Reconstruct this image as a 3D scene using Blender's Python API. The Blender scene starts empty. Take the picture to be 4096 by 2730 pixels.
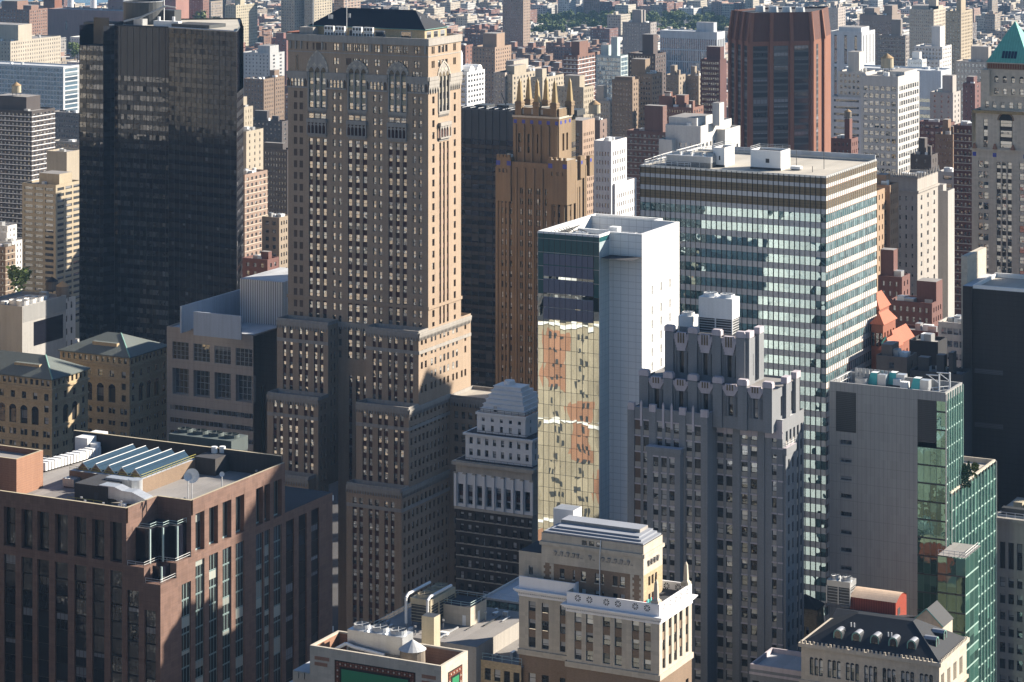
import bpy, math, random
from mathutils import Vector
RND = random.Random(11)
SC = bpy.context.scene
COL = SC.collection
# ---------------------------------------------------------------- camera, sky, sun, exposure
F = 10700.0; HY = -695.0; CX = 2048.0; CAMZ = 273.0
TH = math.atan(5390.0 / 10700.0); CT = math.cos(TH); ST = math.sin(TH)
cd = bpy.data.cameras.new('camera'); cam = bpy.data.objects.new('camera', cd); COL.objects.link(cam)
cam.location = (0, 0, CAMZ); cam.rotation_euler = (math.pi / 2, 0, TH)
cd.sensor_width = 36.0; cd.lens = 36.0 * F / 4096.0
cd.shift_y = (HY - 1365.0) / 4096.0
cd.clip_start = 1.0; cd.clip_end = 40000.0
SC.camera = cam
SUN_EL = math.radians(25.8); SUN_A = math.radians(42.0)      # angle of the sun from the avenue axis (+y) towards +x
sdir = Vector((math.sin(SUN_A) * math.cos(SUN_EL), math.cos(SUN_A) * math.cos(SUN_EL), math.sin(SUN_EL)))
wd = bpy.data.worlds.new('World'); SC.world = wd; wd.use_nodes = True
wt = wd.node_tree; wt.nodes.clear()
sk = wt.nodes.new('ShaderNodeTexSky'); sk.sky_type = 'NISHITA'; sk.sun_disc = False
sk.sun_elevation = SUN_EL; sk.sun_rotation = SUN_A; sk.altitude = 100; sk.air_density = 1.1; sk.dust_density = 0.3; sk.ozone_density = 4.0
bg = wt.nodes.new('ShaderNodeBackground'); bg.inputs[1].default_value = 0.05
wo = wt.nodes.new('ShaderNodeOutputWorld')
wt.links.new(sk.outputs[0], bg.inputs[0]); wt.links.new(bg.outputs[0], wo.inputs[0])
sl = bpy.data.lights.new('sun', 'SUN'); so = bpy.data.objects.new('sun', sl); COL.objects.link(so)
sl.energy = 5.0; sl.angle = math.radians(0.53); sl.color = (1.0, 0.89, 0.74)
so.rotation_euler = sdir.to_track_quat('Z', 'Y').to_euler()
SC.view_settings.view_transform = 'Standard'; SC.view_settings.look = 'None'
SC.view_settings.exposure = 1.38; SC.view_settings.gamma = 1.0
SC.cycles.volume_bounces = 0; SC.cycles.max_bounces = 6; SC.cycles.diffuse_bounces = 1; SC.cycles.glossy_bounces = 3
SC.cycles.transmission_bounces = 2; SC.cycles.transparent_max_bounces = 4
SC.cycles.sample_clamp_indirect = 4.0
# ---------------------------------------------------------------- photograph pixel -> place
def ray(px):
 t = (px - CX) / F
 return t * CT - ST, t * ST + CT
def dep(px, Y):
 d = ray(px); return d[0] * Y, d[1] * Y
def on_y(px, yk):
 d = ray(px); k = yk / d[1]; return d[0] * k
def on_x(px, xk):
 d = ray(px); k = xk / d[0]; return d[1] * k
def depth(x, y): return -x * ST + y * CT
def zz(py, Y): return CAMZ - (py - HY) / F * Y
def zat(py, x, y): return zz(py, depth(x, y))
def proj(x, y, z):
 Y = depth(x, y); X = x * CT + y * ST
 return CX + F * X / Y, HY + F * (CAMZ - z) / Y, Y
# ---------------------------------------------------------------- node helpers
class NT:
 def __init__(s, name):
  s.m = bpy.data.materials.new(name); s.m.use_nodes = True; s.t = s.m.node_tree; s.t.nodes.clear()
 def n(s, ty, **kw):
  o = s.t.nodes.new('ShaderNode' + ty)
  for k, v in kw.items(): setattr(o, k, v)
  return o
 def l(s, a, b): s.t.links.new(a, b)
 def put(s, v, sock):
  if hasattr(v, 'is_linked') or hasattr(v, 'node'): s.l(v, sock)
  elif isinstance(v, (tuple, list)) and sock.type == 'RGBA' and len(v) == 3: sock.default_value = (*v, 1)
  else: sock.default_value = v
 def ma(s, op, a, b=None, c=None):
  o = s.n('Math', operation=op)
  for i, v in enumerate((a, b, c)):
   if v is not None: s.put(v, o.inputs[i])
  return o.outputs[0]
 def vm(s, op, a, b=None):
  o = s.n('VectorMath', operation=op); s.put(a, o.inputs[0])
  if b is not None:
   if op == 'SCALE': s.put(b, o.inputs[3])
   else: s.put(b, o.inputs[1])
  return o.outputs[0]
 def mix(s, f, a, b, mode='MIX'):
  o = s.n('MixRGB', blend_type=mode); s.put(f, o.inputs[0]); s.put(a, o.inputs[1]); s.put(b, o.inputs[2]); return o.outputs[0]
 def noise(s, vec, scale, detail=2.0, rough=0.5):
  o = s.n('TexNoise'); s.put(vec, o.inputs['Vector']); o.inputs['Scale'].default_value = scale
  o.inputs['Detail'].default_value = detail; o.inputs['Roughness'].default_value = rough; return o
 def pos(s):
  if not hasattr(s, '_g'): s._g = s.n('NewGeometry')
  return s._g.outputs['Position']
 def nor(s):
  s.pos(); return s._g.outputs['Normal']
 def xyz(s, v):
  o = s.n('SeparateXYZ'); s.put(v, o.inputs[0]); return o.outputs
 def uz(s):                         # (horizontal coordinate along the wall, height, is-horizontal-face mask)
  p = s.xyz(s.pos()); nn = s.xyz(s.nor())
  w = s.ma('GREATER_THAN', s.ma('ABSOLUTE', nn[0]), 0.7071)
  u = s.ma('ADD', s.ma('MULTIPLY', p[0], s.ma('SUBTRACT', 1.0, w)), s.ma('MULTIPLY', p[1], w))
  fl = s.ma('GREATER_THAN', s.ma('ABSOLUTE', nn[2]), 0.75)
  return u, p[2], fl
 def line(s, v, pitch, half):       # 1 inside a joint line
  f = s.ma('FRACT', s.ma('DIVIDE', v, pitch))
  return s.ma('LESS_THAN', s.ma('ABSOLUTE', s.ma('SUBTRACT', f, 0.5)), half / pitch)
 def out(s, col, rough=0.8, spec=0.3, metal=0.0, normal=None):
  b = s.n('BsdfPrincipled'); s.put(col, b.inputs['Base Color']); s.put(rough, b.inputs['Roughness'])
  s.put(spec, b.inputs['Specular IOR Level']); s.put(metal, b.inputs['Metallic'])
  if normal is not None: s.l(normal, b.inputs['Normal'])
  o = s.n('OutputMaterial'); s.l(b.outputs[0], o.inputs[0]); return b, o
MATS = {}
def wallmat(name, col, var=0.16, streak=0.2, grain=0.18, rough=0.85, spec=0.25, joint=None, metal=0.0, gscale=2.2, patch=None):
 """plaster / brick / stone: colour that wanders, rain streaks, grain and (optional) panel joints (pitch u, pitch z, half width, darkness)"""
 t = NT(name); p = t.pos()
 n1 = t.noise(p, 0.09, 3).outputs[0]
 n2 = t.noise(t.vm('MULTIPLY', p, (1.3, 1.3, 0.06)), 1.0, 3).outputs[0]
 n3 = t.noise(t.vm('MULTIPLY', p, (1, 1, 2.4)), gscale, 4, 0.7).outputs[0]
 k = t.ma('ADD', 1.0, t.ma('MULTIPLY', t.ma('SUBTRACT', n1, 0.5), 2 * var))
 k = t.ma('ADD', k, t.ma('MULTIPLY', t.ma('SUBTRACT', n2, 0.5), 2 * streak))
 k = t.ma('ADD', k, t.ma('MULTIPLY', t.ma('SUBTRACT', n3, 0.5), 2 * grain))
 c = t.mix(1.0, (*col, 1), t.vm('MULTIPLY', (1, 1, 1), k), 'MULTIPLY')
 if patch:                                               # slabs of slightly different stone
  u, z, fl = t.uz()
  cb = t.n('CombineXYZ'); t.l(t.ma('FLOOR', t.ma('DIVIDE', u, patch[0])), cb.inputs[0]); t.l(t.ma('FLOOR', t.ma('DIVIDE', z, patch[1])), cb.inputs[1])
  wn = t.n('TexWhiteNoise', noise_dimensions='2D'); t.l(cb.outputs[0], wn.inputs[0])
  c = t.mix(1.0, c, t.vm('MULTIPLY', (1, 1, 1), t.ma('ADD', 1 - patch[2], t.ma('MULTIPLY', wn.outputs[0], 2 * patch[2]))), 'MULTIPLY')
 if joint:
  u, z, fl = t.uz()
  j = 0.0
  ls = []
  if joint[0]: ls.append(t.line(u, joint[0], joint[2]))
  if joint[1]: ls.append(t.line(z, joint[1], joint[2]))
  j = ls[0] if len(ls) == 1 else t.ma('MAXIMUM', ls[0], ls[1])
  j = t.ma('MULTIPLY', j, t.ma('SUBTRACT', 1.0, fl))
  c = t.mix(t.ma('MULTIPLY', j, joint[3]), c, (col[0] * 0.25, col[1] * 0.25, col[2] * 0.25, 1))
 t.out(c, rough, spec, metal)
 MATS[name] = t.m; return t.m
def glassmat(name, tint=(0.02, 0.025, 0.03), blind=0.5, bcol=(0.5, 0.49, 0.45), frame=(0.05, 0.05, 0.05), fw=0.07, fh=0.045, sash=True, nu=1, nv=1,
    refl=0.3, tilt=0.03, wave=0.02, wscale=1.2, mull=0.03, rcol=(1, 1, 1), full=0.1, rvar=0.3):
 """a window: frame and sash bars, a blind pulled down by a different amount in each, dark room, wavy reflecting glass"""
 t = NT(name)
 uv = t.n('UVMap'); uvs = t.xyz(uv.outputs[0]); u, v = uvs[0], uvs[1]
 at = t.n('Attribute', attribute_name='rnd'); oi = t.n('ObjectInfo')
 r = t.ma('FRACT', t.ma('ADD', at.outputs['Fac'], oi.outputs['Random']))
 wn = t.n('TexWhiteNoise', noise_dimensions='1D'); t.l(r, wn.inputs['W']); rc = t.xyz(wn.outputs['Color'])
 wn2 = t.n('TexWhiteNoise', noise_dimensions='1D'); t.l(t.ma('ADD', t.ma('ADD', r, 3.7), t.ma('MULTIPLY', t.ma('GREATER_THAN', v, .5), .37 if sash else 0)), wn2.inputs['W']); rd = t.xyz(wn2.outputs['Color'])
 has = t.ma('LESS_THAN', rc[0], blind)
 ext = t.ma('ADD', 0.2, t.ma('MULTIPLY', rc[1], 0.55))
 ext = t.ma('MAXIMUM', ext, t.ma('MULTIPLY', t.ma('LESS_THAN', rc[2], full), 2.0))
 bm = t.ma('MULTIPLY', has, t.ma('GREATER_THAN', v, t.ma('SUBTRACT', 1.0, ext)))
 room = t.mix(rd[0], (*tint, 1), (tint[0] * 2.6 + 0.004, tint[1] * 2.5 + 0.004, tint[2] * 2.3 + 0.003, 1))
 bc = t.mix(rd[1], (*bcol, 1), (bcol[0] * 0.55, bcol[1] * 0.55, bcol[2] * 0.57, 1))
 c = t.mix(bm, room, bc)
 fm = t.ma('GREATER_THAN', t.ma('ABSOLUTE', t.ma('SUBTRACT', u, 0.5)), 0.5 - fw)
 fm = t.ma('MAXIMUM', fm, t.ma('GREATER_THAN', t.ma('ABSOLUTE', t.ma('SUBTRACT', v, 0.5)), 0.5 - fh))
 if sash: fm = t.ma('MAXIMUM', fm, t.ma('LESS_THAN', t.ma('ABSOLUTE', t.ma('SUBTRACT', v, 0.5)), 0.022))
 if nu > 1: fm = t.ma('MAXIMUM', fm, t.ma('GREATER_THAN', t.ma('ABSOLUTE', t.ma('SUBTRACT', t.ma('FRACT', t.ma('MULTIPLY', u, nu)), 0.5)), 0.5 - mull * nu / 2))
 if nv > 1: fm = t.ma('MAXIMUM', fm, t.ma('GREATER_THAN', t.ma('ABSOLUTE', t.ma('SUBTRACT', t.ma('FRACT', t.ma('MULTIPLY', v, nv)), 0.5)), 0.5 - mull * nv / 3))
 c = t.mix(fm, c, (*frame, 1))
 # wavy glass
 nz = t.noise(t.pos(), wscale, 1.5).outputs['Color']
 d = t.vm('SCALE', t.vm('SUBTRACT', nz, (0.5, 0.5, 0.5)), wave * 2)
 cb = t.n('CombineXYZ'); t.l(t.ma('SUBTRACT', rd[2], 0.5), cb.inputs[0]); t.l(t.ma('SUBTRACT', rd[1], 0.5), cb.inputs[1]); t.l(t.ma('SUBTRACT', rd[0], 0.5), cb.inputs[2])
 d = t.vm('ADD', d, t.vm('SCALE', cb.outputs[0], tilt * 2))
 N = t.vm('NORMALIZE', t.vm('ADD', t.nor(), d))
 b = t.n('BsdfPrincipled'); t.l(c, b.inputs['Base Color']); b.inputs['Roughness'].default_value = 0.55; b.inputs['Specular IOR Level'].default_value = 0.2
 g = t.n('BsdfGlossy'); g.inputs['Roughness'].default_value = 0.01; t.l(N, g.inputs['Normal']); g.inputs['Color'].default_value = (*rcol, 1)
 rv = t.ma('ADD', 1 - rvar, t.ma('MULTIPLY', t.ma('POWER', rd[2], .6), rvar)); mx = t.n('MixShader'); t.l(t.ma('MULTIPLY', t.ma('MULTIPLY', t.ma('SUBTRACT', 1.0, fm), rv), refl), mx.inputs[0]); t.l(b.outputs[0], mx.inputs[1]); t.l(g.outputs[0], mx.inputs[2])
 o = t.n('OutputMaterial'); t.l(mx.outputs[0], o.inputs[0])
 MATS[name] = t.m; return t.m
def plain(name, col, rough=0.6, spec=0.4, metal=0.0, var=0.12):
 return wallmat(name, col, var=var, streak=var * 0.7, grain=var * 0.6, rough=rough, spec=spec, metal=metal)
# ---------------------------------------------------------------- objects
def tag(o, label=None, cat=None, group=None, kind=None):
 if label: o['label'] = label
 if cat: o['category'] = cat
 if group: o['group'] = group
 if kind: o['kind'] = kind
 return o
def empty(name, loc, label, cat, group=None):
 o = bpy.data.objects.new(name, None); COL.objects.link(o); o.location = loc; o.empty_display_size = 1.0
 return tag(o, label, cat, group)
class MB:
 """collects faces in world coordinates, then links them as one mesh object"""
 def __init__(s): s.v = []; s.f = []; s.m = []; s.uv = []; s.r = []; s.c = []; s.cur = (1, 1, 1, 1); s.rn = 0.0
 def poly(s, pts, mat, uv=None, r=0.0):
  i = len(s.v); s.v.extend(pts); s.f.append(tuple(range(i, i + len(pts)))); s.m.append(mat); s.uv.append(uv); s.r.append(r or s.rn); s.c.append(s.cur)
 def box(s, x0, y0, z0, x1, y1, z1, mat, top=None, bottom=False):
  a, b, c, d = (x0, y0), (x1, y0), (x1, y1), (x0, y1)
  for p, q in ((a, b), (b, c), (c, d), (d, a)):
   s.poly([(*p, z0), (*q, z0), (*q, z1), (*p, z1)], mat)
  s.poly([(*a, z1), (*b, z1), (*c, z1), (*d, z1)], top or mat)
  if bottom: s.poly([(*a, z0), (*d, z0), (*c, z0), (*b, z0)], mat)
 def cyl(s, x, y, z0, z1, r0, r1, mat, n=14, cap=None, a0=0.0):
  A = [(x + r0 * math.cos(a0 + 2 * math.pi * i / n), y + r0 * math.sin(a0 + 2 * math.pi * i / n), z0) for i in range(n)]
  B = [(x + r1 * math.cos(a0 + 2 * math.pi * i / n), y + r1 * math.sin(a0 + 2 * math.pi * i / n), z1) for i in range(n)]
  for i in range(n):
   j = (i + 1) % n
   if r1 > 1e-4: s.poly([A[i], A[j], B[j], B[i]], mat)
   else: s.poly([A[i], A[j], (x, y, z1)], mat)
  if r1 > 1e-4 and cap is not False: s.poly(B, cap or mat)
 def tube(s, pts, r, mat, n=6):
  for a, b in zip(pts[:-1], pts[1:]):
   A, B = Vector(a), Vector(b); d = (B - A)
   if d.length < 1e-6: continue
   q = d.to_track_quat('Z', 'Y'); ex = q @ Vector((1, 0, 0)); ey = q @ Vector((0, 1, 0))
   R0 = [A + (ex * math.cos(2 * math.pi * i / n) + ey * math.sin(2 * math.pi * i / n)) * r for i in range(n)]
   for i in range(n):
    j = (i + 1) % n
    s.poly([tuple(R0[i]), tuple(R0[j]), tuple(R0[j] + d), tuple(R0[i] + d)], mat)
   s.poly([tuple(p) for p in R0], mat); s.poly([tuple(p + d) for p in R0], mat)
 def build(s, name, parent=None, origin=(0, 0, 0), label=None, cat=None, group=None, kind=None):
  if not s.f: return None
  for f_ in s.f:
   p_ = [s.v[i] for i in f_]
   if max(math.dist(p_[0], q_) for q_ in p_[1:]) > 6: OCC.append((p_, -1))
  me = bpy.data.meshes.new(name)
  ox, oy, oz = origin
  me.from_pydata([(p[0] - ox, p[1] - oy, p[2] - oz) for p in s.v], [], s.f)
  keys = []
  for k in s.m:
   if k not in keys: keys.append(k); me.materials.append(MATS[k])
  idx = {k: i for i, k in enumerate(keys)}
  me.polygons.foreach_set('material_index', [idx[k] for k in s.m])
  if 'city' in idx or 'tint' in idx:
   a = me.attributes.new('tint', 'FLOAT_COLOR', 'FACE'); a.data.foreach_set('color', [q for c_ in s.c for q in c_])
   if all(u is None for u in s.uv): me.attributes.new('rnd', 'FLOAT', 'FACE').data.foreach_set('value', s.r)
  if any(u is not None for u in s.uv):
   uvl = me.uv_layers.new(name='UVMap'); flat = []
   for f, u in zip(s.f, s.uv):
    if u is None: flat.extend([0.5, 0.5] * len(f))
    else:
     for q in u: flat.extend(q)
   uvl.data.foreach_set('uv', flat)
   a = me.attributes.new('rnd', 'FLOAT', 'FACE'); a.data.foreach_set('value', s.r)
  o = bpy.data.objects.new(name, me); COL.objects.link(o)
  if parent is not None: o.parent = parent
  else: o.location = origin
  tag(o, label, cat, group, kind); return o
UV4 = [(0, 0), (1, 0), (1, 1), (0, 1)]
WCACHE = {}
OCC = []           # large faces already standing, for finding which far buildings can be seen
SUB = {'roof_vents': 'roof', 'roof_rail': 'roof', 'skylight': 'roof', 'dormer': 'roof', 'roof_plant': 'roof', 'mast': 'roof', 'lintels': 'wall', 'carved_ornament': 'wall', 'quoins': 'wall', 'blue_tiles': 'wall', 'panel_studs': 'green_panel', 'panel_border': 'green_panel', 'roof_crest': 'roof', 'brick_inlay': 'wall', 'window_sills': 'wall', 'corbels': 'wall', 'carved_beast': 'wall', 'drain_pipe': 'wall', 'arch_heads': 'wall', 'louvers': 'wall', 'roof_gangway': 'roof', 'roof_steel': 'roof', 'door': 'stair_tower', 'stair': 'stair_tower'}
class Bld:
 """a building: an Empty at its foot, parts as children"""
 def __init__(s, name, label, x, y, cat='building', group=None, zvis=0.0, part='window', nwin=100, minpx=2.2, tint=(1, 1, 1, 1)):
  s.tint = tint; s.rn = RND.random(); s.o = (x, y, 0.0); s.root = empty(name, s.o, label, cat, group); s.p = {}; s.w = []; s.pc = []; s.zvis = zvis; s.part = part; s.nwin = nwin; s.minpx = minpx
 def mb(s, part):
  if part not in s.p: s.p[part] = MB(); s.p[part].cur = s.tint; s.p[part].rn = s.rn
  return s.p[part]
 def piece(s, part):
  m = MB(); m.cur = s.tint; m.rn = s.rn; s.pc.append((part, m)); return m
 def P(s, side, pl, u, z, d=0.0):
  if side == 'N': return (u, pl + d, z)
  if side == 'W': return (pl - d, u, z)
  if side == 'S': return (u, pl - d, z)
  return (pl + d, u, z)
 def q(s, side, pl, u0, u1, z0, z1, mat, d=0.0, part='wall'):
  s.mb(part).poly([s.P(side, pl, u0, z0, d), s.P(side, pl, u1, z0, d), s.P(side, pl, u1, z1, d), s.P(side, pl, u0, z1, d)], mat)
 def win(s, side, pl, u0, u1, z0, z1, d, mat, part=None):
  s.w.append((side, pl, u0, u1, z0, z1, d, mat, part or s.part))
 def fac(s, side, pl, u0, u1, z0, z1, cols, rows, wm, win, dp=0.35, span=None, part='wall', sill=None, wpart=None, skip=0.0):
  """a wall with real openings: full-height piers, spandrels, reveals, glass set back"""
  cols = sorted(c for c in cols if c[0] > u0 - 1e-6 and c[1] < u1 + 1e-6); rows = sorted(r for r in rows if r[0] >= z0 - 1e-6 and r[1] <= z1 + 1e-6)
  if not cols or not rows:
   s.q(side, pl, u0, u1, z0, z1, wm, part=part); return
  e = u0
  for c in cols:
   if c[0] - e > 1e-4: s.q(side, pl, e, c[0], z0, z1, wm, part=part)
   e = c[1]
  if u1 - e > 1e-4: s.q(side, pl, e, u1, z0, z1, wm, part=part)
  m = s.mb(part)
  for c in cols:
   wmat = c[2] if len(c) > 2 and c[2] else win
   sp = c[3] if len(c) > 3 else span
   a, b = c[0], c[1]
   zs = z0
   if sp:
    lo, hi = rows[0][0], rows[-1][1]
    s.q(side, pl, a, b, z0, lo, wm, part=part); s.q(side, pl, a, b, hi, z1, wm, part=part)
    dd = max(dp, sp[1])
    for uu in (a, b): m.poly([s.P(side, pl, uu, lo), s.P(side, pl, uu, lo, dd), s.P(side, pl, uu, hi, dd), s.P(side, pl, uu, hi)], wm)
    m.poly([s.P(side, pl, a, lo), s.P(side, pl, b, lo), s.P(side, pl, b, lo, dd), s.P(side, pl, a, lo, dd)], wm)
    m.poly([s.P(side, pl, a, hi), s.P(side, pl, b, hi), s.P(side, pl, b, hi, dd), s.P(side, pl, a, hi, dd)], wm)
    for r0, r1 in zip(rows[:-1], rows[1:]): s.q(side, pl, a, b, r0[1], r1[0], sp[0], d=sp[1], part=part)
   for r in rows:
    if not sp:
     if r[0] - zs > 1e-4: s.q(side, pl, a, b, zs, r[0], wm, part=part)
     zs = r[1]
     for uu in (a, b): m.poly([s.P(side, pl, uu, r[0]), s.P(side, pl, uu, r[0], dp), s.P(side, pl, uu, r[1], dp), s.P(side, pl, uu, r[1])], wm)
     m.poly([s.P(side, pl, a, r[1]), s.P(side, pl, b, r[1]), s.P(side, pl, b, r[1], dp), s.P(side, pl, a, r[1], dp)], wm)
     m.poly([s.P(side, pl, a, r[0]), s.P(side, pl, b, r[0]), s.P(side, pl, b, r[0], dp), s.P(side, pl, a, r[0], dp)], wm)
    if wmat == 'BLANK': s.q(side, pl, a, b, r[0], r[1], 'blankwin', d=dp * 0.5, part=part)
    elif skip and RND.random() < skip: s.q(side, pl, a, b, r[0], r[1], wm, d=0.05, part=part)
    else: s.win(side, pl, a, b, r[0], r[1], dp, wmat, wpart)
    if sill:
     h = 0.22; o = 0.14
     p0, p1 = s.P(side, pl, a - 0.1, r[0] - h, -o), s.P(side, pl, b + 0.1, r[0], dp - 0.02)
     s.mb('window_sills').box(min(p0[0], p1[0]), min(p0[1], p1[1]), p0[2], max(p0[0], p1[0]), max(p0[1], p1[1]), p1[2], sill)
   if not sp and z1 - zs > 1e-4: s.q(side, pl, a, b, zs, z1, wm, part=part)
 def band(s, x0, x1, y0, y1, z0, z1, out, mat, part='cornice'):
  """a projecting course round a block: four bars butted end to end"""
  m = s.mb(part)
  m.box(x0 - out, y0 - out, z0, x1 + out, y0 - 0.002, z1, mat, bottom=True); m.box(x0 - out, y1 + 0.002, z0, x1 + out, y1 + out, z1, mat, bottom=True)
  m.box(x1 + 0.002, y0 - 0.002, z0, x1 + out, y1 + 0.002, z1, mat, bottom=True); m.box(x0 - out, y0 - 0.002, z0, x0 - 0.002, y1 + 0.002, z1, mat, bottom=True)
 def parapet(s, x0, x1, y0, y1, z0, h, th, mat, roofmat, part='parapet', roof=True):
  """roof deck at z0 and an upstand of height h on all sides"""
  m = s.piece(part); o = .004; x0, x1, y0, y1 = x0 - o, x1 + o, y0 - o, y1 + o; z0 += .003
  m.box(x0, y0, z0, x1, y0 + th, z0 + h, mat); m.box(x0, y1 - th, z0, x1, y1, z0 + h, mat)
  m.box(x0, y0 + th, z0, x0 + th, y1 - th, z0 + h, mat); m.box(x1 - th, y0 + th, z0, x1, y1 - th, z0 + h, mat)
  if roof: s.piece('roof').poly([(x0 + th, y0 + th, z0 + 0.01), (x1 - th, y0 + th, z0 + 0.01), (x1 - th, y1 - th, z0 + 0.01), (x0 + th, y1 - th, z0 + 0.01)], roofmat)
 def shell(s, x0, x1, y0, y1, z0, z1, wm, sides='ES', part='wall'):
  if 'E' in sides: s.q('E', x0, y0, y1, z0, z1, wm, part=part)
  if 'S' in sides: s.q('S', y1, x0, x1, z0, z1, wm, part=part)
  if 'N' in sides: s.q('N', y0, x0, x1, z0, z1, wm, part=part)
  if 'W' in sides: s.q('W', x1, y0, y1, z0, z1, wm, part=part)
 def done(s):
  big = {}
  for k, m in list(s.p.items()) + s.pc:
   o = m.build(k, s.root, s.o)
   if o and k not in big: big[k] = o
   if o and k == 'black_spandrel': o['kind'] = 'stuff'
   if o and k in SUB and SUB[k] in big: o.parent = big[SUB[k]]
  byp = {}
  for w in s.w: byp.setdefault(w[8], []).append(w)
  for part, ws in byp.items():
   sc = []
   for w in ws:
    side, pl, u0, u1, z0, z1, d, mat, _ = w
    c = s.P(side, pl, (u0 + u1) / 2, (z0 + z1) / 2, d); px, py, Y = proj(*c)
    vis = side in 'NW' and -20 < px < 4116 and -20 < py < 2750 and c[2] > s.zvis
    hpx = (z1 - z0) * F / Y / 4.0
    big = (u1 - u0) * (z1 - z0) / Y / Y * (0.9 if side == 'N' else 0.43)
    sc.append((big if vis and hpx > s.minpx else -1, w))
   order = sorted(range(len(sc)), key=lambda i: -sc[i][0])
   solo = set(i for i in order[:s.nwin] if sc[i][0] > 0)
   rest = MB()
   for i, (b, w) in enumerate(sc):
    side, pl, u0, u1, z0, z1, d, mat, _ = w
    if i in solo:
     key = (side in 'NS', round(u1 - u0, 2), round(z1 - z0, 2), mat, part)
     me = WCACHE.get(key)
     if me is None:
      a, h = (u1 - u0) / 2, (z1 - z0) / 2
      me = bpy.data.meshes.new(part)
      vs = [(-a, 0, -h), (a, 0, -h), (a, 0, h), (-a, 0, h)] if side in 'NS' else [(0, -a, -h), (0, a, -h), (0, a, h), (0, -a, h)]
      me.from_pydata(vs, [], [(0, 1, 2, 3)]); me.materials.append(MATS[mat])
      me.uv_layers.new(name='UVMap').data.foreach_set('uv', [0, 0, 1, 0, 1, 1, 0, 1])
      me.attributes.new('rnd', 'FLOAT', 'FACE').data.foreach_set('value', [0.0])
      WCACHE[key] = me
     o = bpy.data.objects.new(part, me); COL.objects.link(o); o.parent = s.root
     c = s.P(side, pl, (u0 + u1) / 2, (z0 + z1) / 2, d); o.location = (c[0] - s.o[0], c[1] - s.o[1], c[2])
    else:
     rest.poly([s.P(side, pl, u0, z0, d), s.P(side, pl, u1, z0, d), s.P(side, pl, u1, z1, d), s.P(side, pl, u0, z1, d)], mat, UV4, RND.random())
   rest.build(part, s.root, s.o, kind='stuff')
  return s.root
def clutter(b, x0, x1, y0, y1, z, n, seed=1):
 """pipes, hatches, curbs and conduit lying about a roof"""
 R_ = random.Random(seed)
 for i in range(n):
  x, y = R_.uniform(x0, x1), R_.uniform(y0, y1); k = R_.random(); m = b.piece('roof_plant')
  if k < .35: w, d, h = R_.uniform(.5, 1.8), R_.uniform(.5, 1.8), R_.uniform(.3, 1.3); m.box(x, y, z, x + w, y + d, z + h, R_.choice(('galv', 'metal_grey', 'roof_lead', 'metal_white')))
  elif k < .6: m.cyl(x, y, z, z + R_.uniform(.5, 1.6), .16, .16, 'metal_grey', 6); m.cyl(x, y, z + 1.6, z + 1.9, .3, .3, 'metal_grey', 6)
  else:
   L = R_.uniform(3, 9); d_ = R_.random() < .5; m.tube([(x, y, z + .25), (min(x + L, x1), y, z + .25)] if d_ else [(x, y, z + .25), (x, min(y + L, y1), z + .25)], R_.uniform(.08, .2), R_.choice(('metal_grey', 'galv', 'metal_dark')), 5)
def even(u0, u1, n, w, m0=None):
 """n openings of width w spread over u0..u1"""
 p = (u1 - u0) / n
 return [(u0 + p * (i + 0.5) - w / 2, u0 + p * (i + 0.5) + w / 2) for i in range(n)]
def floors(z0, z1, pitch, h, off=0.9):
 """window rows from the top down"""
 r = []; z = z1
 while z - pitch >= z0:
  r.append((z - pitch + off, z - pitch + off + h)); z -= pitch
 return r
def blk(pl, pc, pr, py, Y):
 """box whose near (north-west) corner stands at pixel pc, depth Y: left end at pixel pl, right end at pixel pr, top at pixel row py"""
 x1, y0 = dep(pc, Y); x0 = on_y(pl, y0); y1 = on_x(pr, x1); return x0, x1, y0, y1, zz(py, Y)
# ---------------------------------------------------------------- materials
def M(*a, **k): return wallmat(*a, **k)
M('brick_tan', (.345, .265, .197), var=.16, streak=.16, grain=.34)
M('stone_grey', (.33, .31, .285), var=.14, streak=.25, grain=.2)
M('brick_red_dark', (.085, .045, .04), var=.2, grain=.2)
M('blankwin', (.13, .095, .075), var=.2)
M('slate', (.022, .026, .034), var=.25, streak=.1, grain=.25, rough=.7)
M('strip_panel', (.36, .43, .46), rough=.2, spec=.6, joint=(2.2, 1.75, .035, .4))
M('brown_granite', (.175, .108, .086), var=.10, streak=.06, grain=.12, patch=(1.25, 1.25, .13), joint=(1.25, 1.25, .025, .45), rough=.55, spec=.35)
M('brick_orange', (.30, .165, .11), var=.12, grain=.3, joint=(0, .5, .04, .25))
M('white_paint', (.82, .82, .84), var=.05, streak=.06, grain=.04, rough=.55)
M('limestone', (.47, .425, .355), var=.14, streak=.18, grain=.16, patch=(1.4, .75, .07))
M('brick_brown', (.215, .155, .11), var=.2, streak=.1, grain=.4)
M('brick_grey', (.205, .215, .23), var=.12, streak=.16, grain=.3)
M('terracotta_pink', (.46, .42, .455), var=.1, streak=.22, grain=.15)
M('white_panel', (.80, .80, .79), var=.04, streak=.07, grain=.02, rough=.35, spec=.45, joint=(2.2, 1.75, .05, .5))
M('white_soft', (.78, .78, .77), var=.05, streak=.06, grain=.03, rough=.5)
M('roof_grey', (.24, .23, .225), var=.3, streak=0, grain=.2, rough=.95, patch=(2.4, 50, .12))
M('roof_tan', (.40, .375, .33), var=.3, streak=0, grain=.14, rough=.95, patch=(2.4, 50, .07))
M('roof_dark', (.05, .052, .06), var=.35, streak=0, grain=.2, rough=.9)
M('roof_pale', (.44, .46, .49), var=.32, streak=0, grain=.14, rough=.9, patch=(3.0, 50, .08))
M('spandrel_sunlit', (.66, .65, .63), var=.05, streak=.06, grain=.02, rough=.4)  # sunlit copy of the slab's spandrel colour, for the west side
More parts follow.
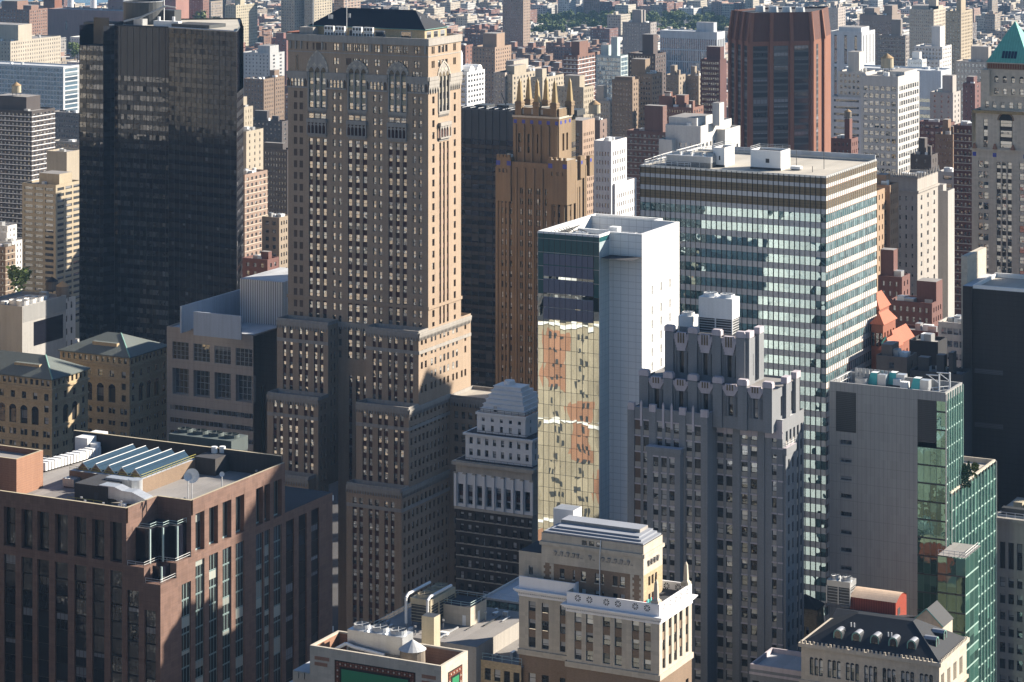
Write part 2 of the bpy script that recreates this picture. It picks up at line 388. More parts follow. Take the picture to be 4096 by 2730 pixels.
M('spandrel_shaded', (.36, .38, .42), var=.06, streak=.12, grain=.03, rough=.35, spec=.5, joint=(1.42, 0, .035, .35))  # same spandrels on the north side, shade put into the colour
M('bronze_louver', (.14, .11, .072), var=.2, streak=.45, grain=.1, rough=.5, joint=(0, .8, .05, .6))
M('mullion_dark', (.04, .04, .044), var=.1, rough=.4)
M('mullion_pale', (.55, .56, .56), var=.08, rough=.35, metal=.3)
M('mullion_green', (.42, .58, .53), var=.08, rough=.35, metal=.2)
M('panel_grey', (.305, .305, .30), var=.06, streak=.13, grain=.04, rough=.5, spec=.4, joint=(1.02, 4.07, .028, .6), patch=(1.02, 4.07, .05))
M('louver_dark', (.105, .105, .11), var=.1, streak=.1, grain=.05, rough=.5, joint=(0, .42, .09, .55))
M('black_glass_spandrel', (.009, .010, .017), var=.2, rough=.12, spec=.6)
M('rear_brick', (.30, .262, .20), var=.3, streak=.3, grain=.4)
M('bronze_band', (.085, .068, .055), var=.2, streak=.2, rough=.5)
M('copper_green', (.13, .40, .33), var=.16, streak=.2, grain=.12, rough=.7, joint=(.9, 0, .05, .45))
M('copper_patina', (.17, .33, .29), var=.2, streak=.2, rough=.7)
M('granite_beige', (.36, .315, .285), var=.06, streak=.16, grain=.08, joint=(2.4, 2.0, .03, .4), rough=.6)
M('corrugated', (.50, .53, .57), var=.06, rough=.4, metal=.3, joint=(.9, 0, .22, .75))
M('brick_buff', (.40, .315, .20), var=.26, streak=.14, grain=.6, gscale=1.6)
M('roof_lead', (.27, .29, .33), var=.2, streak=0, grain=.1, rough=.6)
M('screen_shaded', (.42, .47, .54), var=.05)  # white roof screens with the blue of their shade mixed in
M('plant_green', (.085, .105, .105), var=.25)
M('roof_patina', (.125, .145, .14), var=.2, streak=.1, grain=.2, rough=.8)
M('brick_gold', (.215, .155, .10), var=.22, streak=.28, grain=.3)
M('gold', (.28, .215, .115), var=.35, streak=.4, rough=.5, metal=.1)
M('blue_tile', (.05, .07, .34), var=.25, rough=.3)
M('brick_rust_shaded', (.10, .045, .035), grain=.2)  # crown recesses: rust brick darkened for the shade between ribs
M('brick_rust', (.20, .088, .055), var=.12, streak=.16, grain=.2)
M('dark_slab', (.05, .045, .043), var=.12, streak=.2, grain=.15, joint=(0, 1.3, .05, .35))
M('dark_brick', (.06, .056, .055), var=.2, grain=.3)
M('metal_grey', (.42, .43, .44), var=.18, streak=.15, rough=.4, metal=.5)
M('metal_white', (.72, .73, .73), var=.1, streak=.12, rough=.45)
M('metal_dark', (.07, .075, .08), var=.2, rough=.5, metal=.3)
M('galv', (.55, .57, .59), var=.14, streak=.2, rough=.35, metal=.55)
M('yellow_rail', (.42, .37, .08), var=.1, rough=.5)
M('teal_rail', (.40, .52, .52), var=.1, rough=.45, metal=.2)
M('red_metal', (.34, .07, .045), var=.15, streak=.15, rough=.5, joint=(.55, 0, .1, .45))
M('pale_metal_roof', (.55, .42, .32), var=.2, rough=.5, joint=(.55, 0, .08, .4))
M('wood_tank', (.20, .17, .14), var=.25, streak=.4, grain=.2)
M('tank_cone', (.46, .47, .48), var=.1, rough=.6)
M('tank_cone_tan', (.36, .25, .14), var=.15)
M('green_panel', (.035, .23, .105), var=.05, streak=.03, grain=.02, rough=.45)
M('panel_border', (.22, .075, .045), var=.3, streak=.1, joint=(.55, .55, .12, .7), rough=.5)
M('panel_edge', (.02, .018, .016), rough=.5)
M('pv_panel', (.10, .12, .19), var=.06, rough=.25, spec=.6, joint=(1.55, .3, .02, .4))
M('teal_spandrel', (.015, .085, .095), var=.06, streak=.05, rough=.12, spec=.6)
M('tile_orange', (.40, .125, .075), var=.14, streak=.1, rough=.8, joint=(.5, 0, .07, .3))
M('brick_red', (.27, .105, .07), var=.14, grain=.35)
M('awning_tan', (.42, .37, .27), var=.2)
M('chair_red', (.62, .03, .03)); M('chair_teal', (.12, .52, .50))
M('solar_glass', (.022, .05, .085), var=.12, rough=.6, spec=.04, joint=(.85, 0, .05, .45))
M('ground', (.075, .075, .08), var=.3, grain=.2, rough=.95)
M('lit_lamp', (.9, .9, .85))
# glass
G = glassmat
G('win_old', tint=(.012, .013, .016), blind=.45, bcol=(.42, .42, .40), frame=(.06, .055, .05), refl=.6, tilt=.06, wave=.06, wscale=1.1, rcol=(.95, .98, 1), rvar=.85)
G('win_w', tint=(.010, .011, .014), blind=.5, bcol=(.55, .54, .50), frame=(.06, .055, .05), refl=.2, tilt=.02, wave=.02)
G('win_deco', tint=(.012, .014, .017), blind=.62, bcol=(.55, .55, .54), frame=(.03, .03, .03), refl=.16, rvar=.9, rcol=(.8, .9, 1), tilt=.04, wave=.035)
G('win_dark', tint=(.006, .007, .010), blind=.16, bcol=(.22, .23, .25), frame=(.02, .02, .022), refl=.09, tilt=.02, wave=.02, sash=False, nu=3, nv=2, mull=.03)
G('win_teal_frame', tint=(.006, .008, .010), blind=.28, bcol=(.40, .42, .38), frame=(.26, .36, .36), refl=.12, tilt=.01, wave=.01, sash=False, nu=3, nv=1, mull=.035, fw=.03, fh=.04)
G('win_curtain_black', tint=(.004, .006, .012), blind=.05, bcol=(.06, .07, .09), frame=(.012, .011, .013), refl=.05, rvar=.8, tilt=.02, wave=.035, wscale=.5, sash=False, fw=.05, fh=.025)
G('win_ribbon', tint=(.018, .055, .068), blind=.6, bcol=(.13, .27, .30), frame=(.03, .03, .03), refl=.42, tilt=.02, wave=.03, wscale=.4, sash=False, fw=.03, fh=.02, rcol=(.72, .92, .97))
G('win_ribbon_w', tint=(.03, .08, .10), blind=.6, bcol=(.24, .38, .42), frame=(.10, .11, .11), refl=.2, tilt=.01, wave=.02, sash=False, fw=.05, fh=.02, full=.3)  # west copy of the slab glass, lightened as the sunlit side
G('win_mirror', tint=(.008, .02, .024), blind=.0, bcol=(.3, .3, .3), frame=(.10, .10, .09), refl=.72, tilt=.004, wave=.011, wscale=.16, rvar=.25, sash=False, fw=.04, fh=.012, rcol=(.90, .97, .95))
G('win_green', tint=(.009, .036, .032), blind=.35, bcol=(.09, .21, .17), frame=(.09, .16, .14), refl=.2, tilt=.012, wave=.02, sash=False, fw=.035, fh=.015, rcol=(.55, .95, .85), full=.25)
G('win_office', tint=(.010, .012, .017), blind=.35, bcol=(.35, .36, .37), frame=(.30, .31, .31), refl=.25, tilt=.02, wave=.03, sash=False, nu=4, nv=4, mull=.03, fw=.03, fh=.03)
G('win_strip', tint=(.008, .010, .014), blind=.25, bcol=(.3, .31, .33), frame=(.35, .36, .36), refl=.3, tilt=.02, wave=.03, sash=False, nu=1, fw=.06, fh=.08)
G('win_far', tint=(.02, .024, .032), blind=.42, bcol=(.42, .43, .43), frame=(.12, .12, .12), refl=.2, tilt=.03, wave=.03)
G('win_far_dark', tint=(.018, .022, .03), blind=.2, bcol=(.3, .31, .33), frame=(.05, .05, .05), refl=.2, tilt=.03, wave=.03)
G('win_blueglass', tint=(.05, .09, .13), blind=.3, bcol=(.3, .38, .42), frame=(.5, .53, .55), refl=.45, tilt=.02, wave=.05, sash=False, fw=.05, fh=.04, rcol=(.8, .92, 1))
G('win_curtain_shiny', tint=(.004, .0045, .007), blind=.05, bcol=(.1, .1, .1), frame=(.012, .011, .012), refl=.2, rvar=1, tilt=.015, wave=.03, wscale=.4, sash=False, fw=.05, fh=.025)  # same black glass, made shinier on facets meant to show gold reflections
G('win_bronze', tint=(.012, .010, .009), blind=.25, bcol=(.14, .12, .10), frame=(.02, .018, .016), refl=.3, rvar=1, tilt=.02, wave=.04, wscale=.5, sash=False, fw=.04, fh=.02)
def citymat():
 """far buildings: wall in the object's own colour with rows of windows, flat roof of its own"""
 t = NT('city'); u, z, fl = t.uz(); r = t.n('Attribute', attribute_name='rnd').outputs['Fac']; tc = t.n('Attribute', attribute_name='tint').outputs['Color']
 wn = t.n('TexWhiteNoise', noise_dimensions='1D'); t.l(r, wn.inputs['W']); rc = t.xyz(wn.outputs['Color'])
 pu = t.ma('ADD', 2.0, t.ma('MULTIPLY', rc[0], 1.4)); pz = t.ma('ADD', 2.9, t.ma('MULTIPLY', rc[1], .5))
 uu = t.ma('DIVIDE', u, pu); vv = t.ma('DIVIDE', z, pz)
 fu = t.ma('ABSOLUTE', t.ma('SUBTRACT', t.ma('FRACT', uu), .5)); fv = t.ma('ABSOLUTE', t.ma('SUBTRACT', t.ma('FRACT', vv), .5))
 w = t.ma('MULTIPLY', t.ma('LESS_THAN', fu, t.ma('ADD', .17, t.ma('MULTIPLY', rc[2], .13))), t.ma('LESS_THAN', fv, .26))
 w = t.ma('MULTIPLY', w, t.ma('SUBTRACT', 1.0, fl))
 cb = t.n('CombineXYZ'); t.l(t.ma('FLOOR', uu), cb.inputs[0]); t.l(t.ma('FLOOR', vv), cb.inputs[1]); t.l(r, cb.inputs[2])
 wc = t.n('TexWhiteNoise', noise_dimensions='3D'); t.l(cb.outputs[0], wc.inputs[0])
 gc = t.mix(t.ma('POWER', wc.outputs[0], 2.5), (.025, .03, .04, 1), (.34, .35, .36, 1))
 n = t.noise(t.pos(), .25, 3).outputs[0]
 wall = t.mix(1.0, tc, t.vm('MULTIPLY', (1, 1, 1), t.ma('ADD', .75, t.ma('MULTIPLY', n, .5))), 'MULTIPLY')
 n2 = t.noise(t.pos(), .35, 4).outputs[0]
 cr = t.n('ValToRGB'); t.l(rc[2], cr.inputs[0]); e = cr.color_ramp
 e.interpolation = 'CONSTANT'
 for i, (p, c) in enumerate([(0, (.50, .50, .50)), (.35, (.36, .33, .30)), (.6, (.16, .155, .16)), (.78, (.60, .60, .61)), (.92, (.33, .15, .11))]):
  el = e.elements[i] if i < 2 else e.elements.new(p)
  el.position = p; el.color = (*c, 1)
 roof = t.mix(1.0, cr.outputs[0], t.vm('MULTIPLY', (1, 1, 1), t.ma('ADD', .55, t.ma('MULTIPLY', n2, .9))), 'MULTIPLY')
 c = t.mix(fl, t.mix(w, wall, gc), roof)
 t.out(c, t.ma('SUBTRACT', .9, t.ma('MULTIPLY', w, .6)), .3); MATS['city'] = t.m
citymat()
def leafmat(name, a, b):
 t = NT(name); oi = t.n('ObjectInfo'); n = t.noise(t.pos(), .6, 3).outputs[0]
 c = t.mix(n, (*a, 1), (*b, 1)); c = t.mix(t.ma('MULTIPLY', oi.outputs['Random'], .35), c, (b[0] * 1.3, b[1] * 1.05, b[2], 1))
 t.out(c, .7, .2); MATS[name] = t.m
leafmat('leaf', (.03, .07, .02), (.12, .16, .04)); M('bark', (.09, .065, .045))
leafmat('leaf_conifer', (.02, .05, .03), (.05, .095, .06))
def watermat():
 t = NT('water'); n = t.noise(t.vm('MULTIPLY', t.pos(), (1, .4, 1)), .08, 4).outputs['Fac']
 bmp = t.n('Bump'); bmp.inputs['Strength'].default_value = .3; t.l(n, bmp.inputs['Height'])
 t.out((.05, .11, .19, 1), .22, .5, 0, bmp.outputs[0]); MATS['water'] = t.m
watermat()
def tintmat():
 """wall of the building's own colour, weathered"""
 t = NT('tint'); p = t.pos(); n1 = t.noise(p, .06, 3).outputs[0]; n2 = t.noise(t.vm('MULTIPLY', p, (1, 1, .06)), .8, 3).outputs[0]; n3 = t.noise(p, 1.6, 4, .7).outputs[0]
 k = t.ma('ADD', t.ma('MULTIPLY', n1, .35), t.ma('ADD', t.ma('MULTIPLY', n2, .4), t.ma('MULTIPLY', n3, .35))); k = t.ma('ADD', k, .45)
 t.out(t.mix(1.0, t.n('Attribute', attribute_name='tint').outputs['Color'], t.vm('MULTIPLY', (1, 1, 1), k), 'MULTIPLY'), .85, .25); MATS['tint'] = t.m
tintmat()
def cN(yk, ox, sc, L): return [(on_y(ox + c[0] / sc, yk), on_y(ox + c[1] / sc, yk)) + tuple(c[2:]) for c in L]
def cW(xk, ox, sc, L): return [(on_x(ox + c[0] / sc, xk), on_x(ox + c[1] / sc, xk)) + tuple(c[2:]) for c in L]
def pointed(u0, u1, zs, n=7, lift=1.0):
 """pointed-arch outline from left springing over the apex to right springing"""
 w = u1 - u0; L = []
 for i in range(n + 1):
  a = math.pi - (math.pi / 3) * i / n; L.append((u1 + w * math.cos(a), zs + lift * w * math.sin(a)))
 R_ = [(u0 + u1 - p[0], p[1]) for p in L[:-1]][::-1]
 return L + R_
def lancet_group(b, side, pl, u0, u1, zb, zs, rows, nb=3, lift=1.0, win='win_old', ring=.6, part='arched_window_frame'):
 """tall gothic window: recessed lights between stone shafts, pointed heads and a ring of two-tone arch stones"""
 m = b.piece(part); w = (u1 - u0) / nb; pier = w * .24
 P = lambda u, z, d: b.P(side, pl, u, z, d)
 for i in range(nb + 1):                                  # shafts
  c = u0 + w * i; h = pier if 0 < i < nb else pier * .8
  q0, q1 = P(c - h / 2, zb, -.28), P(c + h / 2, zs, .3)
  m.box(min(q0[0], q1[0]), min(q0[1], q1[1]), zb, max(q0[0], q1[0]), max(q0[1], q1[1]), zs, 'stone_grey')
 for i in range(nb):
  a, c = u0 + w * i + pier / 2, u0 + w * (i + 1) - pier / 2
  for (r0, r1, mat) in rows:
   if mat: m.poly([P(a, r0, .25), P(c, r0, .25), P(c, r1, .25), P(a, r1, .25)], mat)
   else: b.win(side, pl, a, c, r0, r1, .3, win, 'arched_window_light')
  L = pointed(a, c, zs, 5)
  m.poly([P(p[0], p[1], -.10) for p in L], 'black_glass_spandrel')
 T = pointed(u0 - .1, u1 + .1, zs, 9, lift)
 m.poly([P(p[0], p[1], -.06) for p in T], 'stone_grey')   # tympanum
 O = [(p[0] + (p[0] - (u0 + u1) / 2) * ring * 2 / (u1 - u0), zs + (p[1] - zs) * (1 + ring / ((u1 - u0) * .87 * lift))) for p in T]
 for i in range(len(T) - 1):                              # arch stones
  mat = 'stone_grey' if i % 2 else 'limestone'
  A = [P(*T[i], -.2), P(*T[i + 1], -.2), P(*O[i + 1], -.2), P(*O[i], -.2)]
  m.poly(A, mat); m.poly([P(*O[i], -.2), P(*O[i + 1], -.2), P(*O[i + 1], 0), P(*O[i], 0)], mat)
 for i in range(nb):
  a, c = u0 + w * i + pier / 2, u0 + w * (i + 1) - pier / 2
  L = pointed(a, c, zs, 5); m.poly([P(p[0], p[1], -.12) for p in L], 'bronze_louver')
  if i < nb - 1:
   cx = u0 + w * (i + 1); cz = zs + w * .95
   m.poly([P(cx + .42 * w * math.cos(k * math.pi / 4) * (1 if k % 2 == 0 else .5), cz + .42 * w * math.sin(k * math.pi / 4) * (1 if k % 2 == 0 else .5), -.13) for k in range(8)], 'limestone')
def arcade(b, side, pl, u0, u1, z0, z1, pitch, mat='stone_grey', out=.45, part='cornice', dark='brick_red_dark'):
 """corbel table: a projecting course carried by a row of small pointed arches"""
 m = b.mb(part); P = lambda u, z, d: b.P(side, pl, u, z, d)
 h = z1 - z0
 q0, q1 = P(u0, z1 - h * .28, -out), P(u1, z1, -.002); m.box(min(q0[0], q1[0]), min(q0[1], q1[1]), q0[2], max(q0[0], q1[0]), max(q0[1], q1[1]), z1, mat, bottom=True)
 n = max(2, round((u1 - u0) / pitch)); p = (u1 - u0) / n
 m.poly([P(u0, z1 - h * .5, -out * .7), P(u1, z1 - h * .5, -out * .7), P(u1, z1 - h * .28, -out * .7), P(u0, z1 - h * .28, -out * .7)], mat)
 for i in range(n):
  a = u0 + p * i; L = [(a, z1 - h * .5), (a + p * .5, z0 + h * .35), (a + p, z1 - h * .5)]
  # each little arch leaves a V of stone hanging between openings
  c = a
  for s_ in ((c - p * .16, c + p * .16),):
   x0, x1 = max(s_[0], u0), min(s_[1], u1)
   q0, q1 = P(x0, z0, -out * .7), P(x1, z1 - h * .5, -.003)
   m.box(min(q0[0], q1[0]), min(q0[1], q1[1]), z0, max(q0[0], q1[0]), max(q0[1], q1[1]), z1 - h * .5, mat, bottom=True)
  m.poly([P(a, z1 - h * .5, -out * .6), P(a + p * .16, z0 + h * .2, -out * .6), P(a + p * .5, z1 - h * .5, -out * .6)], mat)
  m.poly([P(a + p, z1 - h * .5, -out * .6), P(a + p * .84, z0 + h * .2, -out * .6), P(a + p * .5, z1 - h * .5, -out * .6)], mat)
def loggia(b, side, pl, u0, u1, z0, z1, n=5):
 """projecting stone balcony with a row of small arches over dark openings"""
 m = b.piece('balcony'); P = lambda u, z, d: b.P(side, pl, u, z, d)
 def bx(a, c, za, zb, d0, d1, mat='stone_grey'):
  q0, q1 = P(a, za, d0), P(c, zb, d1); m.box(min(q0[0], q1[0]), min(q0[1], q1[1]), za, max(q0[0], q1[0]), max(q0[1], q1[1]), zb, mat, bottom=True)
 h = z1 - z0; p = (u1 - u0) / n
 bx(u0 - .2, u1 + .2, z1 - h * .2, z1, -1.0, -.01); bx(u0, u1, z0 + h * .12, z0 + h * .2, -.9, -.01); bx(u0 + .1, u1 - .1, z0, z0 + h * .1, -.25, -.01)
 m.poly([P(u0, z0 + h * .1, -.015), P(u1, z0 + h * .1, -.015), P(u1, z1, -.015), P(u0, z1, -.015)], 'brick_red_dark')
 for i in range(n + 1): bx(u0 + p * i - .16, u0 + p * i + .16, z0 + h * .2, z1 - h * .2, -.85, -.5)
 for i in range(n):
  a = u0 + p * i
  L = pointed(a + .16, a + p - .16, z1 - h * .45, 4, .9)
  top = [(a + p - .02, z1 - h * .2), (a + .02, z1 - h * .2)]
  m.poly([P(q[0], min(q[1], z1 - h * .21), -.86) for q in L[:len(L) // 2 + 1]] + [P(a + .16, z1 - h * .2, -.86)], 'stone_grey')
  m.poly([P(q[0], min(q[1], z1 - h * .21), -.86) for q in L[len(L) // 2:]] + [P(a + p - .16, z1 - h * .2, -.86)], 'stone_grey')
# ---------------------------------------------------------------- the tall brick tower with gothic arches (left of centre)
YN = 752.0; XW = dep(1713, on_y(1713, YN) * 0 + YN / ray(1713)[1])[0]
YN_B, YN_2, YN_3 = 745.6, 739.1, 734.4
L_x0 = on_y(1152, YN); L_y1 = on_x(1844, XW); ZT = 204.8; P0 = 121.4; PI_ = 3.81
b = Bld('gothic_brick_tower', 'tall tan brick skyscraper with three gothic arch windows under a dark hip roof', XW, YN, 'skyscraper', zvis=40)
rk = lambda k: (P0 + PI_ * k - 2.25, P0 + PI_ * k)
SC_, OX = 2.941, 1100.0
red = ('brick_red_dark', .22)
dbl = [(678, 712), (748, 782), (1153, 1190), (1222, 1260), (1620, 1657), (1690, 1727)]
blank = [(222, 262, 'BLANK'), (290, 330, 'BLANK')]
tri = [(400, 443, None, red), (480, 525, None, red), (563, 607, None, red), (858, 907, None, red), (945, 995, None, red), (1032, 1083, None, red), (1335, 1382, None, red), (1420, 1465, None, red), (1503, 1550, None, red)]
zA, zC = 171.9, 188.2                        # triples stop at the loggias; doubles run on to the arcaded cornice
nc = cN(YN, OX, SC_, dbl + blank + tri)
b.fac('N', YN, L_x0, XW, 98.0, zA, nc, [rk(k) for k in range(-5, 14)], 'brick_tan', 'win_old', .4)
ncd = cN(YN, OX, SC_, dbl + blank)
# zone of the tall arches: doubles as holes, arch groups as recess + frames
small = cN(YN, OX, 2.941, [(708, 735), (1185, 1212), (1612, 1640), (1645, 1695), (1700, 1725)])
groups = [(on_y(1234, YN), on_y(1306, YN), 199.6, 1.05), (on_y(1393, YN), on_y(1466, YN), 197.2, .62), (on_y(1555, YN), on_y(1627, YN), 197.2, .62)]
trows = [rk(k) for k in range(14, 18)]
e = L_x0
for gi, (a, c, ap, lf) in enumerate(groups + [(XW, XW, 0, 1)]):
 b.fac('N', YN, e, a, zA, zC, [q for q in ncd if q[0] >= e and q[1] <= a], trows, 'brick_tan', 'win_old', .4)
 b.q('N', YN, e, a, zC, 192.2, 'brick_tan'); b.fac('N', YN, e, a, 192.2, 194.4, [q for q in small if q[0] >= e and q[1] <= a], [(192.5, 194.2)], 'brick_tan', 'win_old', .3)
 if a < XW:
  zs = ap - .87 * (c - a) * lf - .6
  rows_ = []
  b.q('N', YN, a, c, zA, 180.6, 'brick_tan')
  z = 181.0
  while z < zs - 1:
   rows_.append((z, min(z + 2.1, zs), None)); rows_.append((min(z + 2.1, zs), min(z + 3.81, zs), 'awning_tan')); z += 3.81
  for u in (a, c): b.mb('wall').poly([(u, YN, 180.6), (u, YN + .6, 180.6), (u, YN + .6, zs), (u, YN, zs)], 'stone_grey')
  b.q('N', YN, a, c, 180.6, zs, 'stone_grey', d=.6); b.q('N', YN, a, c, zs, 194.4, 'brick_tan')
  lancet_group(b, 'N', YN, a, c, 180.8, zs, rows_, 3, lf)
  u0_, u1_ = a - .1, c + .1
  loggia(b, 'N', YN, u0_, u1_, 171.4, 177.4)
  arcade(b, 'N', YN, u0_, u1_, 179.2, 180.9, .55, out=.3)
  for q in even(a, c, 3, 1.9): b.win('N', YN, q[0], q[1], 177.5, 179.1, -.012, 'win_old')
 e = c
# arcaded cornice between the arch groups
for (p0, p1) in ((1147, 1231), (1302, 1389), (1462, 1551), (1625, 1715)):
 u0, u1 = on_y(p0, YN), on_y(p1, YN)
 b.mb('cornice').box(u0, YN - .5, 191.4, u1, YN - .002, 192.6, 'stone_grey', bottom=True)
 b.mb('cornice').box(u0 + .15, YN - .35, 187.2, u1 - .15, YN - .003, 187.7, 'stone_grey', bottom=True)
 n = 6; p = (u1 - u0 - .3) / n
 for i in range(n):
  a, c = u0 + .15 + p * i, u0 + .15 + p * (i + 1)
  Lp = pointed(a + .2, c - .2, 189.7, 5)
  h = len(Lp) // 2
  for S in (Lp[:h + 1] + [(a + p / 2, 191.39), (a, 191.39), (a, 189.7)], Lp[h:] + [(c, 189.7), (c, 191.39), (a + p / 2, 191.39)]):
   b.mb('cornice').poly([(q[0], YN - .3, q[1]) for q in S], 'stone_grey')
  b.mb('cornice').box(a - .001 if i else a, YN - .3, 187.7, a + .2, YN - .004, 189.69, 'stone_grey')
  if 0 < i < n - 1: b.win('N', YN, a + .22, c - .22, 187.72, 190.6, -.02, 'win_old')
  else: b.mb('cornice').poly([(a + .2, YN - .02, 187.7), (c - .2, YN - .02, 187.7), (c - .2, YN - .02, 191.2), (a + .2, YN - .02, 191.2)], 'blankwin')
# brick above the springing, with rows of small windows
top = cN(YN, OX, 2.941, [(685, 717), (720, 750), (838, 898, 'BLANK'), (1035, 1060), (1064, 1090), (1165, 1197), (1200, 1230), (1320, 1345), (1348, 1373), (1508, 1533), (1536, 1560), (1635, 1665), (1670, 1700)] + [(922 + 24 * i, 942 + 24 * i) for i in range(4)] + [(1398 + 23 * i, 1417 + 23 * i) for i in range(4)])
b.fac('N', YN, L_x0, XW, 194.4, 198.6, top, [rk(20)], 'brick_tan', 'win_old', .3)
top = cN(YN, OX, 2.941, [(372, 390, 'BLANK'), (445, 465, 'BLANK'), (485, 540, 'BLANK'), (590, 606, 'BLANK'), (685, 717), (720, 750), (840, 864), (868, 892), (1035, 1060), (1064, 1090), (1165, 1197), (1200, 1230), (1320, 1345), (1348, 1373), (1508, 1533), (1536, 1560), (1635, 1665), (1670, 1700)] + [(920 + 24 * i, 940 + 24 * i) for i in range(4)] + [(1396 + 23 * i, 1415 + 23 * i) for i in range(4)])
b.fac('N', YN, L_x0, XW, 198.6, 204.8, top, [(199.9, 202.2)], 'brick_tan', 'win_old', .3)
b.q('N', YN, on_y(1183, YN), on_y(1194, YN), 193.0, 198.0, 'black_glass_spandrel', d=-.01)
# west face of the shaft
wc = cW(XW, OX, SC_, [(1850, 1877), (1933, 1955, None, red), (1977, 1998, None, red), (2022, 2043, None, red), (2103, 2127)])
b.fac('W', XW, YN, L_y1, 98.0, zA, wc, [rk(k) for k in range(-5, 14)], 'brick_tan', 'win_w', .45)
g0, g1 = on_x(1754, XW), on_x(1796, XW)
wcd = [q for q in wc if q[1] < g0 or q[0] > g1]
b.fac('W', XW, YN, g0, zA, zC, wcd, trows, 'brick_tan', 'win_w', .45); b.fac('W', XW, g1, L_y1, zA, zC, wcd, trows, 'brick_tan', 'win_w', .45)
b.q('W', XW, g0, g1, zA, 180.6, 'brick_tan'); zs = 197.2 - .87 * (g1 - g0) * .7 - .6; b.q('W', XW, g0, g1, 180.6, zs, 'stone_grey', d=.7); b.q('W', XW, g0, g1, zs, 194.4, 'brick_tan')
for u in (g0, g1): b.mb('wall').poly([(XW, u, 180.6), (XW - .7, u, 180.6), (XW - .7, u, zs), (XW, u, zs)], 'stone_grey')
lancet_group(b, 'W', XW, g0, g1, 180.8, zs, [(181.0 + 3.81 * i, 183.1 + 3.81 * i, None) for i in range(3)] + [(183.1 + 3.81 * i, 184.81 + 3.81 * i, 'awning_tan') for i in range(3)], 3, .7, win='win_w')
loggia(b, 'W', XW, g0, g1, 171.4, 177.4, 4); arcade(b, 'W', XW, g0, g1, 179.2, 180.9, .55, out=.3)
b.q('W', XW, YN, g0, zC, 194.4, 'brick_tan'); b.q('W', XW, g1, L_y1, zC, 194.4, 'brick_tan')
tw = cW(XW, OX, 2.941, [(1842, 1858), (1862, 1878), (2097, 2112), (2114, 2128)] + [(1918 + 41 * i, 1948 + 41 * i) for i in range(3)])
b.fac('W', XW, YN, L_y1, 194.4, 198.6, tw, [rk(20)], 'brick_tan', 'win_w', .3); b.fac('W', XW, YN, L_y1, 198.6, 204.8, tw, [(199.9, 202.2)], 'brick_tan', 'win_w', .3)
for (p0, p1) in ((1713.5, 1753), (1797, 1845)):
 u0, u1 = on_x(p0, XW), on_x(p1, XW)
 b.mb('cornice').box(XW + .002, u0, 191.4, XW + .5, u1, 192.6, 'stone_grey', bottom=True); arcade(b, 'W', XW, u0, u1, 187.2, 191.3, 1.5, out=.45)
 for q in even(u0, u1, 4, .8): b.win('W', XW, q[0], q[1], 187.5, 190.2, -.01, 'win_w')
b.shell(L_x0, XW, YN, L_y1, 60, 204.8, 'brick_tan')
b.band(L_x0, XW, YN, L_y1, 202.6, 204.85, .35, 'stone_grey'); b.band(L_x0, XW, YN, L_y1, 199.0, 199.3, .1, 'stone_grey'); b.band(L_x0, XW, YN, L_y1, 118.2, 119.2, .35, 'brick_tan')
b.parapet(L_x0, XW, YN, L_y1, 203.6, 1.3, .5, 'stone_grey', 'roof_grey')
for i in range(26):
 u = L_x0 + 1 + i * (XW - L_x0 - 2) / 25
 if not any(q[0] - .5 < u < q[1] + .5 for q in top): b.mb('cornice').box(u - .25, YN - .4, 200.0, u + .25, YN - .005, 202.5, 'stone_grey', bottom=True)
# hip-roofed attic
rx0, rx1, ry0, ry1 = on_y(1240, YN + 5), XW - 4.0, YN + 5.0, L_y1 - 2.5
m = b.mb('attic_wall'); m.box(rx0, ry0, 203.6, rx1, ry1, 207.3, 'brick_buff')
for q in even(rx0 + 12, rx1 - 2, 3, 4.0): b.win('N', ry0, q[0], q[1], 204.4, 206.6, -.02, 'win_strip')
for q in even(ry0 + .5, ry1 - .5, 3, 3.0): b.win('W', rx1, q[0], q[1], 204.4, 206.6, -.02, 'win_strip')
m = b.mb('roof'); h = 213.0; cx0, cx1, cy = rx0 + 7.5, rx1 - 7.5, (ry0 + ry1) / 2
e0 = [(rx0 - .5, ry0 - .5, 207.3), (rx1 + .5, ry0 - .5, 207.3), (rx1 + .5, ry1 + .5, 207.3), (rx0 - .5, ry1 + .5, 207.3)]
m.poly([e0[0], e0[1], (cx1, cy, h), (cx0, cy, h)], 'slate'); m.poly([e0[1], e0[2], (cx1, cy, h)], 'slate'); m.poly([e0[2], e0[3], (cx0, cy, h), (cx1, cy, h)], 'slate'); m.poly([e0[3], e0[0], (cx0, cy, h)], 'slate')
m.tube([e0[0], e0[1], e0[2]], .12, 'copper_patina', 4)
for (fx, fy, n) in ((.13, .35, 4), (.30, .45, 2)):
 for k in range(n):
  x = rx0 + (rx1 - rx0) * fx + k * .5; y = ry0 + (cy - ry0) * fy; b.mb('roof_vents').cyl(x, y, 207.3 + 5.5 * fy, 207.3 + 5.5 * fy + 1.7, .12, .12, 'metal_white', 6)
for s_ in (.3, .62): b.mb('roof_vents').cyl(cx1 + 3.5, ry0 + (ry1 - ry0) * s_, 209.3, 211.2, .14, .14, 'metal_white', 6)
for (px, h) in ((1252, 222), (1387, 224)): b.mb('mast').tube([(on_y(px, YN + 3), YN + 3, 203.6), (on_y(px, YN + 3), YN + 3, h)], .09, 'metal_white', 5)
m = b.mb('roof_plant_room'); m.box(on_y(1226, YN + 6), YN + 1.5, 203.6, on_y(1280, YN + 6), YN + 6, 207.0, 'stone_grey')
m.box(on_y(1172, YN + 6), YN + 2, 203.6, on_y(1224, YN + 6), YN + 9, 205.2, 'brick_red')
